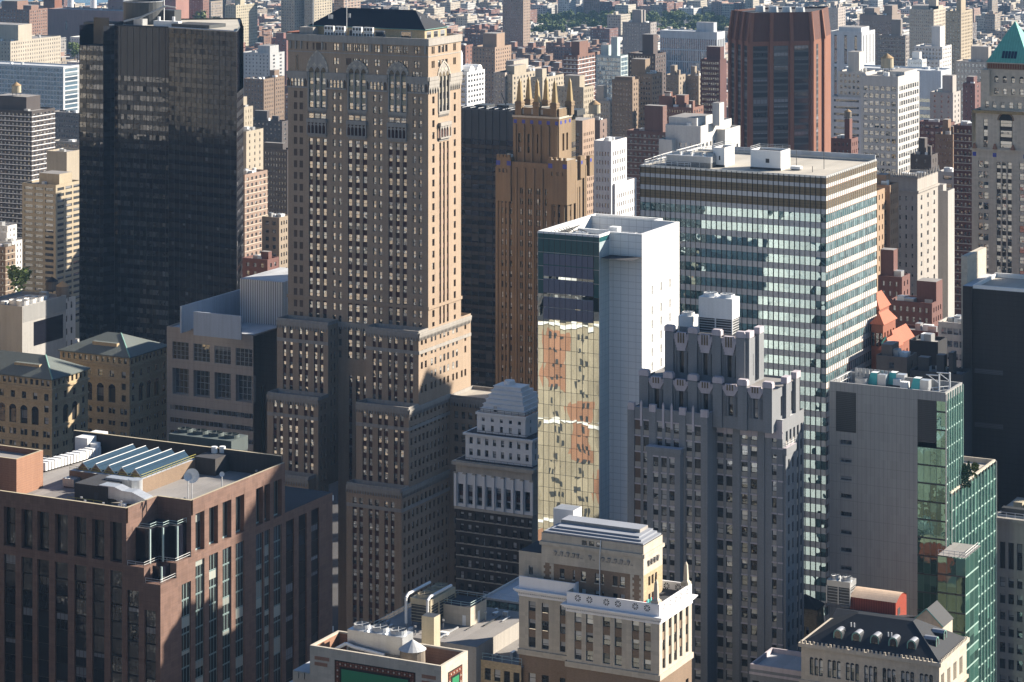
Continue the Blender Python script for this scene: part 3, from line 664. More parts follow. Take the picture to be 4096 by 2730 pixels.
# lower wings, each pair standing further forward
def wing(yn, p0, p1, z0, z1, cols, sidepx=None, west=True, yb=None, rows=None, tag_='N'):
 x0 = on_y(p0, yn) if p0 else L_x0 - 30; x1 = on_y(p1, yn) if p1 else XW
 yb = yb or YN
 b.fac('N', yn, x0, x1, z0, z1, cols, rows, 'brick_tan', 'win_old', .4, span=red)
 if west: pass
 b.parapet(x0, x1, yn, yb, z1 - 1.0, 1.05, .4, 'stone_grey', 'roof_grey')
 b.q('E', x0, yn, yb, z0, z1, 'brick_tan')
 return x0, x1
R3 = lambda a, c: [rk(k) for k in range(a, c)]
# B side (right): flush with the west face
xB0 = on_y(1463, YN_B)
colB = cN(YN_B, OX, SC_, [(1148, 1185), (1212, 1255), (1330, 1367), (1400, 1440), (1513, 1550), (1583, 1623)])
wing(YN_B, 1463, None, 60, 112.4, colB, rows=R3(-14, -2))
x0A, x1A = on_y(1108, YN_B), on_y(1312.5, YN_B)
colA = cN(YN_B, OX, SC_, [(95, 130), (170, 208), (280, 317), (350, 388), (458, 497), (528, 567)])
wing(YN_B, 1108, 1312.5, 60, 112.4, colA, rows=R3(-14, -2)); b.fac('W', x1A, YN_B, YN, 60, 112.4, even(YN_B + 1, YN - .8, 2, 1.1), R3(-14, -2), 'brick_tan', 'win_old', .3)
# second step
xB2 = on_y(1424, YN_2)
colB2 = cN(YN_2, 1024, 2.2402, [(955, 990), (1010, 1043), (1093, 1125), (1148, 1182), (1235, 1268), (1290, 1323)])
wing(YN_2, 1424, None, 40, 89.4, colB2, yb=YN_B, rows=R3(-20, -8))
x0A2, x1A2 = on_y(1068, YN_2), on_y(1273, YN_2)
colA2 = cN(YN_2, 1024, 2.2402, [(155, 185), (210, 240), (290, 322), (345, 376), (430, 460), (483, 514)])
wing(YN_2, 1068, 1273, 40, 89.4, colA2, yb=YN_B, rows=R3(-20, -8)); b.fac('W', x1A2, YN_2, YN_B, 40, 89.4, even(YN_2 + .8, YN_B - .8, 2, 1.1), R3(-20, -8), 'brick_tan', 'win_old', .3)
# third step
xB3 = on_y(1385.6, YN_3)
colB3 = cN(YN_3, 1024, 2.2402, [(866, 902), (925, 958), (1010, 1042), (1066, 1100), (1150, 1183), (1207, 1240)])
wing(YN_3, 1385.6, None, 0, 64.8, colB3, yb=YN_2, rows=R3(-31, -15))
x0A3, x1A3 = on_y(1040, YN_3), on_y(1234, YN_3)
wing(YN_3, 1040, 1234, 0, 64.8, even(x0A3 + 1, x1A3 - 1, 6, 1.5), yb=YN_2, rows=R3(-31, -15)); b.fac('W', x1A3, YN_3, YN_2, 0, 64.8, even(YN_3 + .6, YN_2 - .6, 2, 1.1), R3(-31, -15), 'brick_tan', 'win_old', .3)
# court between the wings
b.fac('N', YN, x1A, xB0, 0, 98.0, cN(YN, OX, SC_, [(870, 907), (950, 995), (1037, 1073)]), R3(-31, -6), 'brick_tan', 'win_old', .4, span=red)
# long west wall of the lower block
yB = on_x(1883, XW)
cw = cW(XW, OX, SC_, [(1715, 1740), (1762, 1786), (1832, 1855), (1877, 1897), (1937, 1957, None, red), (1980, 2003, None, red), (2025, 2047, None, red), (2085, 2107), (2128, 2150), (2187, 2208), (2228, 2250)])
b.fac('W', XW, YN_B, yB, 89.4, 98.0, cw, R3(-7, -6), 'brick_tan', 'win_w', .45)
b.fac('W', XW, YN_B, YN, 98.0, 112.4, cw, R3(-6, -2), 'brick_tan', 'win_w', .45); b.fac('W', XW, L_y1, yB, 98.0, 112.4, cw, R3(-6, -2), 'brick_tan', 'win_w', .45)
b.q('W', XW + .01, YN, L_y1, 98.0, 112.4, 'brick_tan', part='wall')
for c in cw:
 if YN < c[0] and c[1] < L_y1:
  for r in R3(-6, -2): b.win('W', XW + .01, c[0], c[1], r[0], r[1], -.012, 'win_w')
yrw = on_x(1798, XW)
c2 = even(YN_2 + .6, yrw - .4, 10, 1.25)
b.fac('W', XW, YN_2, yrw, 64.8, 89.4, c2, R3(-15, -8), 'brick_tan', 'win_w', .4)
b.fac('W', XW, YN_3, yrw, 0, 64.8, even(YN_3 + .6, yrw - .4, 11, 1.25), R3(-31, -15), 'brick_tan', 'win_w', .4)
b.q('W', XW, yrw, yB, 60, 89.4, 'brick_tan')
b.shell(x0A, XW, YN_B, yB, 60, 112.4, 'brick_tan', 'S'); b.piece('roof').poly([(L_x0, L_y1, 111.5), (XW, L_y1, 111.5), (XW, yB, 111.5), (L_x0, yB, 111.5)], 'roof_grey')
for (x0, x1, yn, z) in ((xB0, XW, YN_B, 112.4), (x0A, x1A, YN_B, 112.4), (xB2, XW, YN_2, 89.4), (x0A2, x1A2, YN_2, 89.4), (xB3, XW, YN_3, 64.8), (x0A3, x1A3, YN_3, 64.8)):
 arcade(b, 'N', yn, x0, x1, z - 3.1, z - .6, .95); b.mb('cornice').box(x0, yn - .15, z - 7.4, x1, yn - .004, z - 6.3, 'stone_grey', bottom=True)
arcade(b, 'N', YN, x1A, xB0, 109.3, 111.8, .95)
arcade(b, 'W', XW, YN_B, yB, 109.3, 111.8, .95); b.mb('cornice').box(XW + .012, YN_B, 105.0, XW + .2, yB, 106.1, 'stone_grey', bottom=True)
arcade(b, 'W', XW, YN_2, yrw, 86.3, 88.8, .95); b.mb('cornice').box(XW + .012, YN_2, 82.0, XW + .2, yrw, 83.1, 'stone_grey', bottom=True)
arcade(b, 'W', XW, YN_3, yrw, 61.7, 64.2, .95); b.mb('cornice').box(XW + .012, YN_3, 57.4, XW + .2, yrw, 58.5, 'stone_grey', bottom=True)
# low wing running west
yR = yrw; xr1 = on_y(1985, yR)
b.fac('N', yR, XW, xr1, 0, 88.4, even(XW + 1.2, xr1 - .5, 6, 1.5), R3(-31, -8), 'brick_tan', 'win_old', .4)
arcade(b, 'N', yR, XW + .5, xr1, 85.0, 87.6, .95); b.parapet(XW + .02, xr1, yR, yR + 16, 87.4, 1.0, .4, 'stone_grey', 'roof_tan'); b.shell(XW, xr1, yR, yR + 16, 0, 88.4, 'brick_tan', 'WS')
b.band(XW - 60, XW, YN_3, YN_3 + 3, 52.0, 52.8, .25, 'stone_grey') if False else None
b.done()
# things on its roofs
def condenser_bank(name, label, x, y, z, n=3, rows=2, w=1.15, group=None):
 r = empty(name, (x, y, z), label, 'air conditioner', group); m = MB(); f = MB()
 for i in range(n):
  for j in range(rows):
   m.box(x + i * w, y, z + j * 1.75, x + i * w + w - .06, y + .9, z + j * 1.75 + 1.6, 'metal_white')
   pts = [(x + i * w + w / 2 + .42 * math.cos(a * math.pi / 6), y - .012, z + j * 1.75 + .85 + .5 * math.sin(a * math.pi / 6)) for a in range(12)]
   f.poly(pts, 'metal_dark')
 m.build('casing', r, (x, y, z)); f.build('fan_grille', r, (x, y, z)); return r
for px, lb in ((1297, 'leftmost white fan bank below the dark hip roof of the gothic tower'), (1341, 'second white fan bank from the left below the dark hip roof'), (1409, 'third white fan bank from the left below the dark hip roof'), (1454, 'rightmost white fan bank below the dark hip roof of the gothic tower')):
 condenser_bank('rooftop_condenser', lb, on_y(px, YN + 1.2), YN + 1.2, 204.4, 3, 2, group='fan banks on the gothic tower roof')
def thing_mesh(name, label, cat, mb, x, y, z, group=None):
 o = mb.build(name, None, (x, y, z)); return tag(o, label, cat, group)
def railing(m, pts, h, mat, r=.05, step=2.0, n=4):
 """posts and two rails along a line of points"""
 for k in (h, h * .5): m.tube([(p[0], p[1], p[2] + k) for p in pts], r, mat, n)
 for a, b_ in zip(pts[:-1], pts[1:]):
  L = math.dist(a, b_); k = max(1, int(L / step))
  for i in range(k + 1):
   p = [a[j] + (b_[j] - a[j]) * i / k for j in range(3)]; m.tube([p, (p[0], p[1], p[2] + h)], r, mat, n)
def fan_tower(name, label, x0, x1, y0, y1, z, h, n, mat='metal_white', louver='metal_dark', cat='cooling tower', axis='x', group=None, rr=.42, lh=.45):
 """cooling tower: louvred base, clad upper body and round fan stacks on top"""
 r = empty(name, (x0, y0, z), label, cat, group); o = (x0, y0, z)
 m = MB(); m.box(x0, y0, z + h * lh, x1, y1, z + h, mat, bottom=True)
 for i in range(n + 1):
  f = i / n
  px, py = (x0 + (x1 - x0) * f, y0) if axis == 'x' else (x1, y0 + (y1 - y0) * f)
  m.box(px - .12, py - .13, z, px + .12, py + .11, z + h * lh, mat)
 m.build('casing', r, o)
 m = MB(); m.box(x0 + .15, y0 + .15, z, x1 - .15, y1 - .15, z + h * lh, louver)
 k = 6
 for i in range(k):
  zz_ = z + h * lh * (i + .3) / k; m.box(x0 + .05, y0 + .05, zz_, x1 - .05, y1 - .05, zz_ + .08, mat)
 m.build('louvers', r, o)
 for i in range(n):
  f = (i + .5) / n
  cx, cy = (x0 + (x1 - x0) * f, (y0 + y1) / 2) if axis == 'x' else ((x0 + x1) / 2, y0 + (y1 - y0) * f)
  w = min((x1 - x0) / (n if axis == 'x' else 1), (y1 - y0) / (n if axis == 'y' else 1)) * rr
  m = MB(); m.cyl(cx, cy, z + h, z + h + .75, w, w * .94, mat, 18, cap=False); m.cyl(cx, cy, z + h + .02, z + h + .3, w * .93, w * .93, 'metal_dark', 18)
  for a in range(6):
   A = a * math.pi / 3; m.tube([(cx, cy, z + h + .6), (cx + w * .95 * math.cos(A), cy + w * .95 * math.sin(A), z + h + .72)], .05, mat, 4)
  m.build('fan_stack', r, o)
 return r
def water_tank(name, label, x, y, z, r=1.9, h=3.2, legs=2.2, body='wood_tank', cone='tank_cone_tan', group=None):
 t = empty(name, (x, y, z), label, 'water tank', group); o = (x, y, z)
 m = MB(); m.cyl(x, y, z + legs, z + legs + h, r, r * .97, body, 18)
 m.build('barrel', t, o)
 m = MB(); m.cyl(x, y, z + legs + h + .01, z + legs + h + r * .75, r * 1.06, 0, cone, 18); m.build('cone_roof', t, o)
 m = MB()
 for k in range(4):
  A = math.pi / 4 + k * math.pi / 2; m.tube([(x + r * .8 * math.cos(A), y + r * .8 * math.sin(A), z), (x + r * .8 * math.cos(A), y + r * .8 * math.sin(A), z + legs)], .13, 'metal_dark', 5)
 m.box(x - r * .9, y - r * .9, z + legs - .25, x + r * .9, y + r * .9, z + legs - .01, 'metal_dark', bottom=True)
 m.build('stand', t, o); return t
def duct_unit(name, label, x0, x1, y0, y1, z, h, mat='galv', cat='rooftop unit', group=None):
 r = empty(name, (x0, y0, z), label, cat, group); o = (x0, y0, z)
 m = MB(); m.box(x0, y0, z + .3, x1, y1, z + h, mat, bottom=True); m.build('casing', r, o)
 m = MB()
 for f in (.25, .5, .75): m.box(x0 + (x1 - x0) * f - .05, y0 - .05, z + .3, x0 + (x1 - x0) * f + .05, y1 + .05, z + h + .05, mat)
 m.box(x0 + .2, y0 + .2, z, x1 - .2, y1 - .2, z + .29, 'metal_dark'); m.build('ribs', r, o); return r
# ================================================================ brown granite block, lower left
Yb = 550.0
bx1, by0 = dep(642, Yb); bW = bx1; bN = by0
b = Bld('brown_granite_building', 'brown granite office block with a stepped glass corner and solar roof', bW, bN, 'office building', zvis=10)
zt = zat(2034, on_y(505, bN), bN)
xa, xb_ = on_y(505, bN), on_y(576, bN); ya, yb2 = on_x(765, bW), on_x(706, bW)
zf1, zf2 = zat(2262, xa, bN), zat(2342, bW, bN)
xL = on_y(-240, bN); yR = on_x(1330, bW)
SCH = 2.353
colsN = cN(bN, 0, SCH, [(-240, -130), (-120, -20), (35, 145), (200, 305), (350, 460), (515, 638), (697, 812), (865, 982), (1035, 1147)])
r_top = [(zat(1850 + 790 / SCH, on_y(90 / SCH, bN), bN), zat(1850 + 378 / SCH, on_y(90 / SCH, bN), bN))]
zb2 = zat(1850 + 868 / SCH, on_y(90 / SCH, bN), bN)
b.fac('N', bN, xL, xa, zf1, zt, colsN, r_top, 'brown_granite', 'win_dark', 1.1)
low = [(z0, z0 + 3.5) for z0 in [zb2 - 3.55 * (i + 1) for i in range(18)] if z0 > 0]
c2 = colsN + cN(bN, 0, SCH, [(1193, 1305), (1358, 1465)])
zm = min(zf1, zb2 + .8)
b.fac('N', bN, xL, xa, 0, zf1, [q for q in c2 if q[1] <= xa + .3], low, 'brown_granite', 'win_dark', .5, span=('mullion_dark', .42))
b.fac('N', bN, xa, xb_, 0, zf1, [q for q in c2 if xa < q[0] and q[1] < xb_ + .5], [r for r in low if r[1] < zf1 - 2], 'brown_granite', 'win_dark', .5, span=('mullion_dark', .42))
b.fac('N', bN, xb_, bW, 0, zf2, [q for q in c2 if xb_ - .2 < q[0] and q[1] < bW], [r for r in low if r[1] < zf2 - 2], 'brown_granite', 'win_dark', .5, span=('mullion_dark', .42))
wcol = [(1574, 1662), (1710, 1798), (1842, 1926), (1970, 2053), (2096, 2178), (2219, 2302)]
wcolp = [(1840 / SCH, 1925 / SCH), (1968 / SCH, 2052 / SCH), (2095 / SCH, 2178 / SCH), (2218 / SCH, 2300 / SCH), (1024, 1044 + 8), (1044 + 14, 1079 + 1), (1095, 1127), (1144, 1177), (1195, 1227), (1245, 1277)]
cWt = [(on_x(a, bW), on_x(c, bW)) for a, c in wcolp]
cWl = [(on_x(a / SCH, bW), on_x(c / SCH, bW)) for a, c in wcol[:2]]
ystep = on_x(1140, bW)
zwt = zat(1850 + 410 / SCH, bW, on_x(800, bW)); zwb = zat(1850 + 835 / SCH, bW, on_x(800, bW))
b.fac('W', bW, ya, ystep, zf1, zt, cWt, [(zwb, zwt)], 'brown_granite', 'win_teal_frame', 1.1)
zlo = [(z0, z0 + 3.5) for z0 in [zwb - 1.8 - 3.55 * (i + 1) for i in range(18)] if z0 > 0]
b.fac('W', bW, ya, ystep, 0, zf1, cWt, [r for r in zlo if r[1] < zf1], 'brown_granite', 'win_teal_frame', .35, span=('win_rail', .3) if False else ('mullion_dark', .27))
b.fac('W', bW, yb2, ya, 0, zf1, [q for q in cWl if q[0] > yb2 - .3 and q[1] < ya + .3], [r for r in zlo if r[1] < zf1 - 2], 'brown_granite', 'win_teal_frame', .35, span=('mullion_dark', .27))
b.fac('W', bW, bN, yb2, 0, zf2, [q for q in cWl if q[1] < yb2 + .3], [r for r in zlo if r[1] < zf2 - 2], 'brown_granite', 'win_teal_frame', .35, span=('mullion_dark', .27))
zs2 = zat(1800, bW, ystep) - 14
b.fac('W', bW, ystep, yR, 0, zs2, cWt, [r for r in zlo if r[1] < zs2 - 2], 'brown_granite', 'win_dark', .35, span=('mullion_dark', .27))
b.q('S', ystep, xa - 5, bW, zs2, zt, 'brown_granite'); b.piece('roof').poly([(xL, ystep, zs2), (bW, ystep, zs2), (bW, yR, zs2), (xL, yR, zs2)], 'roof_dark')
m = b.mb('reflected_rear_wall'); m.poly([(xL, yR, 0), (bW, yR, 0), (bW, yR, zs2), (xL, yR, zs2)], 'rear_brick'); m.poly([(xL, bN, 0), (xL, yR, 0), (xL, yR, zs2), (xL, bN, zs2)], 'awning_tan')  # unseen back facade, patterned for the mirror tower to reflect
for i in range(11):
 for j in range(22):
  x, z = bW - 6 - 8.4 * i, zs2 - 6 - 4.1 * j; br = (i + j // 5) % 4 == 1
  if j % 5 == 0 and br: m.box(x - 2.4, yR + .01, z - 15.5, x + 4.6, yR + .06, z + 2.5, 'brick_orange', bottom=True)
  for q in (0, 1.7): m.box(x + q, yR + .07, z, x + q + .95, yR + .1, z + 1.9, 'metal_dark', bottom=True)
 for j in (0, 7, 14): m.box(bW - 8.4 * (i + 1) + .02, yR + .02, zs2 - 2 - 30 * j / 7, bW - 8.4 * i, yR + .5, zs2 - .8 - 30 * j / 7, 'white_soft', bottom=True)
# the notch: two walls and stepped terraces
b.q('W', xa, bN, ya, zf1, zt, 'brown_granite'); b.q('N', ya, xa, bW, zf1, zt, 'brown_granite')
b.mb('wall').poly([(xa, bN, zf1), (xb_, bN, zf1), (xb_, yb2, zf1), (bW, yb2, zf1), (bW, ya, zf1), (xa, ya, zf1)], 'brown_granite')
b.q('W', xb_, bN, yb2, zf2, zf1, 'brown_granite'); b.q('N', yb2, xb_, bW, zf2, zf1, 'brown_granite')
b.mb('wall').poly([(xb_, bN, zf2), (bW, bN, zf2), (bW, yb2, zf2), (xb_, yb2, zf2)], 'brown_granite')
m = b.mb('glass_bay'); hb = (zt - zf1) * .60
dx, dy = bW - xa, ya - bN
zig = [(.10, .28), (.34, .40), (.36, .62), (.58, .66), (.62, .86), (.86, .88)]
Z = [(xa + dx * .12, bN + dy * .30), (xa + dx * .42, bN + dy * .30), (xa + dx * .42, bN + dy * .5), (xa + dx * .62, bN + dy * .5), (xa + dx * .62, bN + dy * .7), (xa + dx * .86, bN + dy * .7), (xa + dx * .86, bN + dy)]
Z = [(xa, bN + dy * .30)] + Z
for p, q in zip(Z[:-1], Z[1:]): m.poly([(*p, zf1), (*q, zf1), (*q, zf1 + hb), (*p, zf1 + hb)], 'black_glass_spandrel')
m.poly([(*p, zf1 + hb) for p in Z] + [(xa, ya, zf1 + hb)], 'roof_dark')
for p in (Z[2], Z[4], Z[6]): m.box(p[0] - .16, p[1] - .16, zf1, p[0] + .16, p[1] + .16, zf1 + hb, 'teal_rail')
railing(b.mb('railing'), [(p[0], p[1], zf1 + hb) for p in Z[1:]], 1.0, 'teal_rail')
h2 = (zf1 - zf2) * .9; cxm, cym = xb_ + (bW - xb_) * .62, bN + (yb2 - bN) * .45
Z2 = [(xb_ + .3, cym), (cxm, cym), (cxm, yb2 - .01)]
for p, q in zip(Z2[:-1], Z2[1:]): m.poly([(*p, zf2), (*q, zf2), (*q, zf1 - .1), (*p, zf1 - .1)], 'black_glass_spandrel')
m.box(cxm - .16, cym - .16, zf2, cxm + .16, cym + .16, zf1 - .1, 'teal_rail')
railing(b.mb('railing'), [(xa + .2, bN + .2, zf1), (xb_ - .2, bN + .2, zf1), (xb_ - .2, yb2 - .2, zf1), (bW - .2, yb2 - .2, zf1), (bW - .2, ya, zf1)], 1.0, 'mullion_pale')
railing(b.mb('railing'), [(xb_ + .2, bN + .2, zf2), (bW - .2, bN + .2, zf2), (bW - .2, yb2, zf2)], 1.0, 'mullion_pale')
# roof: sunken deck behind a parapet
zd = zt - 3.2; T = .6
m = b.mb('parapet')
m.box(xL, bN + .02, zd, xa, bN + T, zt, 'brown_granite', top='awning_tan'); m.box(xa - T, bN + T, zd, xa - .02, ya, zt, 'brown_granite', top='awning_tan')
m.box(xa, ya + .02, zd, bW, ya + T, zt, 'brown_granite', top='awning_tan'); m.box(bW - T, ya + T, zd, bW - .02, ystep, zt, 'brown_granite', top='awning_tan')
m.box(xL, ystep - T, zd, bW - T, ystep - .02, zt + 1.5, 'dark_brick', top='awning_tan')
b.piece('roof').poly([(xL, bN + T, zd), (xa - T, bN + T, zd), (xa - T, ya + T, zd), (bW - T, ya + T, zd), (bW - T, ystep - T, zd), (xL, ystep - T, zd)], 'roof_grey')
clutter(b, xL + 30, xa - 3, bN + 2, ya - 2, zd, 26, 3); clutter(b, xa + 2, bW - 3, ya + 3, ystep - 4, zd, 16, 4)
# brick bulkhead at the far left
Pb = lambda px, py, z: (lambda Y: dep(px, Y))((CAMZ - z) / (py - HY) * F)      # roof pixel at known height -> place
kx1, ky0 = dep(66, depth(xa, bN) + 22); kx0 = on_y(-120, ky0); ky1 = on_x(167, kx1)
m = b.mb('brick_bulkhead'); m.box(kx0, ky0, zd, kx1, ky0 + .5, zat(1838, kx1, ky0), 'brick_orange', top='awning_tan'); zk = zat(1838, kx1, ky0)
m.box(kx1 - .5, ky0 + .5, zd, kx1, ky1, zk, 'brick_orange', top='awning_tan'); m.box(kx0, ky1, zd, kx1, ky1 + .5, zk, 'brick_orange', top='awning_tan'); m.poly([(kx0, ky0, zk - 1.2), (kx1, ky0, zk - 1.2), (kx1, ky1, zk - 1.2), (kx0, ky1, zk - 1.2)], 'roof_grey')
# raised brick platform under the solar sheds
q = Pb(566, 1920, zd + 3.2); q2 = Pb(265, 1886, zd + 3.2); q3 = Pb(800, 1838, zd + 3.2)
px0, px1, py0, py1 = q2[0], q[0], q[1], q3[1]
m = b.mb('roof_platform'); m.box(px0, py0, zd + .01, px1, py1, zd + 3.2, 'brick_brown', top='roof_pale')
m = b.mb('roof_rail')
railing(m, [(px0, py0 + .2, zd + 3.2), (px1 - .2, py0 + .2, zd + 3.2), (px1 - .2, py1, zd + 3.2)], 1.0, 'yellow_rail', .045, 1.8)
q4 = Pb(270, 2010, zd); m.box(q4[0], q4[1], zd, q4[0] + 9, q4[1] + .1, zd + .1, 'yellow_rail'); railing(m, [(q4[0], q4[1], zd), (q4[0] + 9, q4[1], zd)], 1.2, 'yellow_rail', .05)
b.done()
# saw-tooth solar sheds
rt = empty('solar_shed_roof', (px0 + 3, py0 + 3, zd + 3.2), 'blue saw-tooth glass roof of five ridges on the brown block', 'glass roof')
nx = 5; ax0, ax1, ay0, ay1 = px0 + 1.2, px1 - .6, py0 + 1.3, py1 - 1; w = (ax1 - ax0) / nx; o_ = (px0 + 3, py0 + 3, zd + 3.2); zp = zd + 3.25
for i in range(nx):
 a, c = ax0 + w * i, ax0 + w * (i + 1) - .15; mm = MB(); cx = a + (c - a) * .45
 mm.poly([(a, ay0, zp), (a, ay1, zp), (cx, ay1, zp + 1.7), (cx, ay0, zp + 1.7)], 'metal_dark'); mm.poly([(cx, ay0, zp + 1.7), (cx, ay1, zp + 1.7), (c, ay1, zp), (c, ay0, zp)], 'solar_glass')
 mm.poly([(a, ay0, zp), (c, ay0, zp), (cx, ay0, zp + 1.7)], 'brick_brown'); mm.poly([(a, ay1, zp), (c, ay1, zp), (cx, ay1, zp + 1.7)], 'metal_dark')
 mm.tube([(a, ay0 - .02, zp), (cx, ay0 - .02, zp + 1.7), (c, ay0 - .02, zp)], .12, 'mullion_pale', 4); mm.tube([(cx, ay0, zp + 1.7), (cx, ay1, zp + 1.75)], .1, 'mullion_pale', 4)
 mm.build('glass_ridge', rt, o_)
# plant on that roof
qa = Pb(298, 2000, zd); m = MB(); m.box(qa[0], qa[1], zd, qa[0] + 8.5, qa[1] + 9, zd + 3.6, 'dark_brick', top='roof_dark'); m.box(qa[0] + 5.2, qa[1] - .05, zd, qa[0] + 6.3, qa[1] - .01, zd + 2.2, 'metal_dark')
thing_mesh('plant_hut', 'dark flat-roofed plant hut behind the front parapet of the brown block', 'plant room', m, qa[0], qa[1], zd)
qa = Pb(395, 2012, zd); r = empty('air_duct', (qa[0], qa[1], zd), 'large bent silver air duct at the front of the brown block roof', 'duct'); o_ = (qa[0], qa[1], zd)
m = MB(); pts = [(0, 3.8), (4, 3.8), (6, 3.2), (8.5, 3.2), (11.5, 2.2), (14, 1.0)]
for (u0, h0), (u1, h1) in zip(pts[:-1], pts[1:]):
 v = [(qa[0] + u0, qa[1], zd + h0 - 2.6), (qa[0] + u1, qa[1], zd + max(h1 - 2.6, .05)), (qa[0] + u1, qa[1], zd + h1), (qa[0] + u0, qa[1], zd + h0)]; k = [(p[0], p[1] + 3, p[2]) for p in v]
 m.poly(v, 'galv'); m.poly(k, 'galv'); m.poly([v[3], v[2], k[2], k[3]], 'galv'); m.poly([v[0], v[3], k[3], k[0]], 'galv'); m.poly([v[1], v[2], k[2], k[1]], 'galv')
m.build('duct_run', r, o_)
m = MB(); m.cyl(qa[0] + 5, qa[1] + 6.5, zd + .1, zd + 4.2, 1.5, 1.5, 'galv', 16); m.box(qa[0] - 2, qa[1] + 5.2, zd + 1.4, qa[0] + 5, qa[1] + 7.6, zd + 4.1, 'galv', bottom=True); m.build('elbow', r, o_)
for k in (0, 1):
 qb = Pb(250 + 36 * k, 1950 - 12 * k, zd); duct_unit('rooftop_condenser', ['grey square condenser nearest the brick bulkhead on the brown roof', 'grey square condenser behind the dark plant hut on the brown roof'][k], qb[0], qb[0] + 3.0, qb[1], qb[1] + 2.6, zd, 2.0, 'metal_grey', 'air conditioner', 'condensers on the brown roof')
qb = Pb(165, 1872, zd + 1); r = empty('roof_duct', (qb[0], qb[1], zd), 'long ribbed white duct running back along the brown block roof', 'duct'); m = MB()
qc = Pb(390, 1808, zd + 1); n = 18
for i in range(n):
 f0, f1 = i / n, (i + .9) / n; m.box(qb[0] + (qc[0] - qb[0]) * f0 - 1.2, qb[1] + (qc[1] - qb[1]) * f0, zd + .4, qb[0] + (qc[0] - qb[0]) * f0 + 1.2, qb[1] + (qc[1] - qb[1]) * f1, zd + 2.2 + .15 * (i % 2), 'metal_white', bottom=True)
m.build('duct_run', r, (qb[0], qb[1], zd))
qb = Pb(300, 1822, zd); m = MB(); m.box(qb[0], qb[1], zd, qb[0] + 3.5, qb[1] + 8, zd + 4.2, 'metal_white'); m.cyl(qb[0] + 4.6, qb[1] + 1.5, zd + .4, zd + 3.0, 1.2, 1.2, 'metal_white', 14)
thing_mesh('air_handler', 'boxy white air handler with a round fan by the red railing', 'rooftop unit', m, qb[0], qb[1], zd)
fan_tower('cooling_tower', 'long dark green cooling tower with pipes at the back of the brown block roof', Pb(655, 1830, zd)[0], Pb(655, 1830, zd)[0] + 17, Pb(655, 1830, zd)[1] + 2, Pb(655, 1830, zd)[1] + 9, zd + .2, 4.8, 4, 'plant_green', lh=.35)
qb = Pb(778, 1895, zd); m = MB(); m.box(qb[0], qb[1], zd, qb[0] + 5.5, qb[1] + 10, zd + 3.8, 'dark_brick', top='roof_dark'); m.cyl(qb[0] + 2, qb[1] + 5, zd + 3.8, zd + 5.2, .7, .7, 'metal_white', 12); m.cyl(qb[0] + 3.5, qb[1] + 6, zd + 3.8, zd + 5.2, .7, .7, 'metal_white', 12)
thing_mesh('stair_hut', 'dark hut with two white vents beside the solar sheds', 'plant room', m, qb[0], qb[1], zd)
for k, (px, py, rr, lb) in enumerate(((768, 1905, 1.55, 'largest white satellite dish on the edge of the brown roof'), (752, 1908, .9, 'small tilted satellite dish left of the largest dish'), (888, 1898, .55, 'small white dish on a pole right of the largest dish'))):
 zc = zt + 1.6; Yd = depth(bW - 1.2, on_x(px, bW)); qd = dep(px, Yd + 3); zc = zz(py, Yd + 3)
 r = empty('satellite_dish', (qd[0], qd[1], zd), lb, 'satellite dish', 'dishes on the brown roof'); m = MB(); dv = Vector((.45, -.8, .35)).normalized(); qx = dv.orthogonal().normalized(); qy = dv.cross(qx); c0 = Vector((qd[0], qd[1], zc)); N_ = 16
 ring = [c0 + (qx * math.cos(2 * math.pi * i / N_) + qy * math.sin(2 * math.pi * i / N_)) * rr + dv * rr * .28 for i in range(N_)]
 mid = [c0 + (qx * math.cos(2 * math.pi * i / N_) + qy * math.sin(2 * math.pi * i / N_)) * rr * .55 + dv * rr * .08 for i in range(N_)]
 for i in range(N_):
  j = (i + 1) % N_; m.poly([tuple(ring[i]), tuple(ring[j]), tuple(mid[j]), tuple(mid[i])], 'metal_white'); m.poly([tuple(mid[i]), tuple(mid[j]), tuple(c0)], 'metal_white')
 m.build('dish', r, (qd[0], qd[1], zd)); m = MB(); m.tube([(qd[0], qd[1], zd), (qd[0], qd[1], zc)], .12, 'metal_white', 6); m.build('post', r, (qd[0], qd[1], zd))
# ================================================================ white-corniced stone building, bottom centre
Yf = 527.0; fx1, fy0 = dep(2637.5, Yf); fx0 = on_y(2267, fy0); fy1 = on_x(2767, fx1); zp = zz(2420, Yf)
b = Bld('white_corniced_building', 'stone and brick building with bright white cornice and pierced parapet', fx1, fy0, 'building', zvis=40)
zc0 = zat(2150 + 840 / 2.851, fx0, fy0); rt0 = zat(2150 + 862 / 2.851, on_y(2050 + 745 / 2.851, fy0), fy0); PT = 208 / 2.851 / F * depth(on_y(2310, fy0), fy0)
rows = [(rt0 - 115 / 208 * PT - PT * i, rt0 - PT * i) for i in range(26) if rt0 - PT * (i + 1) > 0]
zb_ = rows[2][0] - .5
cs = cN(fy0, 2050, 2.851, [(707, 787), (838, 918), (1030, 1112), (1165, 1245), (1362, 1443), (1497, 1577)])
ws = cW(fx1, 2050, 2.851, [(1710, 1745), (1782, 1815), (1842, 1877), (1903, 1938), (1975, 2007)])
for (z0, z1, wm, rr) in ((zb_, zc0, 'limestone', rows[:3]), (0, zb_ - 1.3, 'brick_brown', rows[3:])):
 b.fac('N', fy0, fx0, fx1, z0, z1, cs, rr, wm, 'win_deco', .4, span=('brick_brown', .16)); b.fac('W', fx1, fy0, fy1, z0, z1, ws, rr, wm, 'win_w', .4, span=('brick_brown', .16))
b.q('N', fy0, fx0, fx1, zb_ - 1.3, zb_, 'limestone'); b.q('W', fx1, fy0, fy1, zb_ - 1.3, zb_, 'limestone')
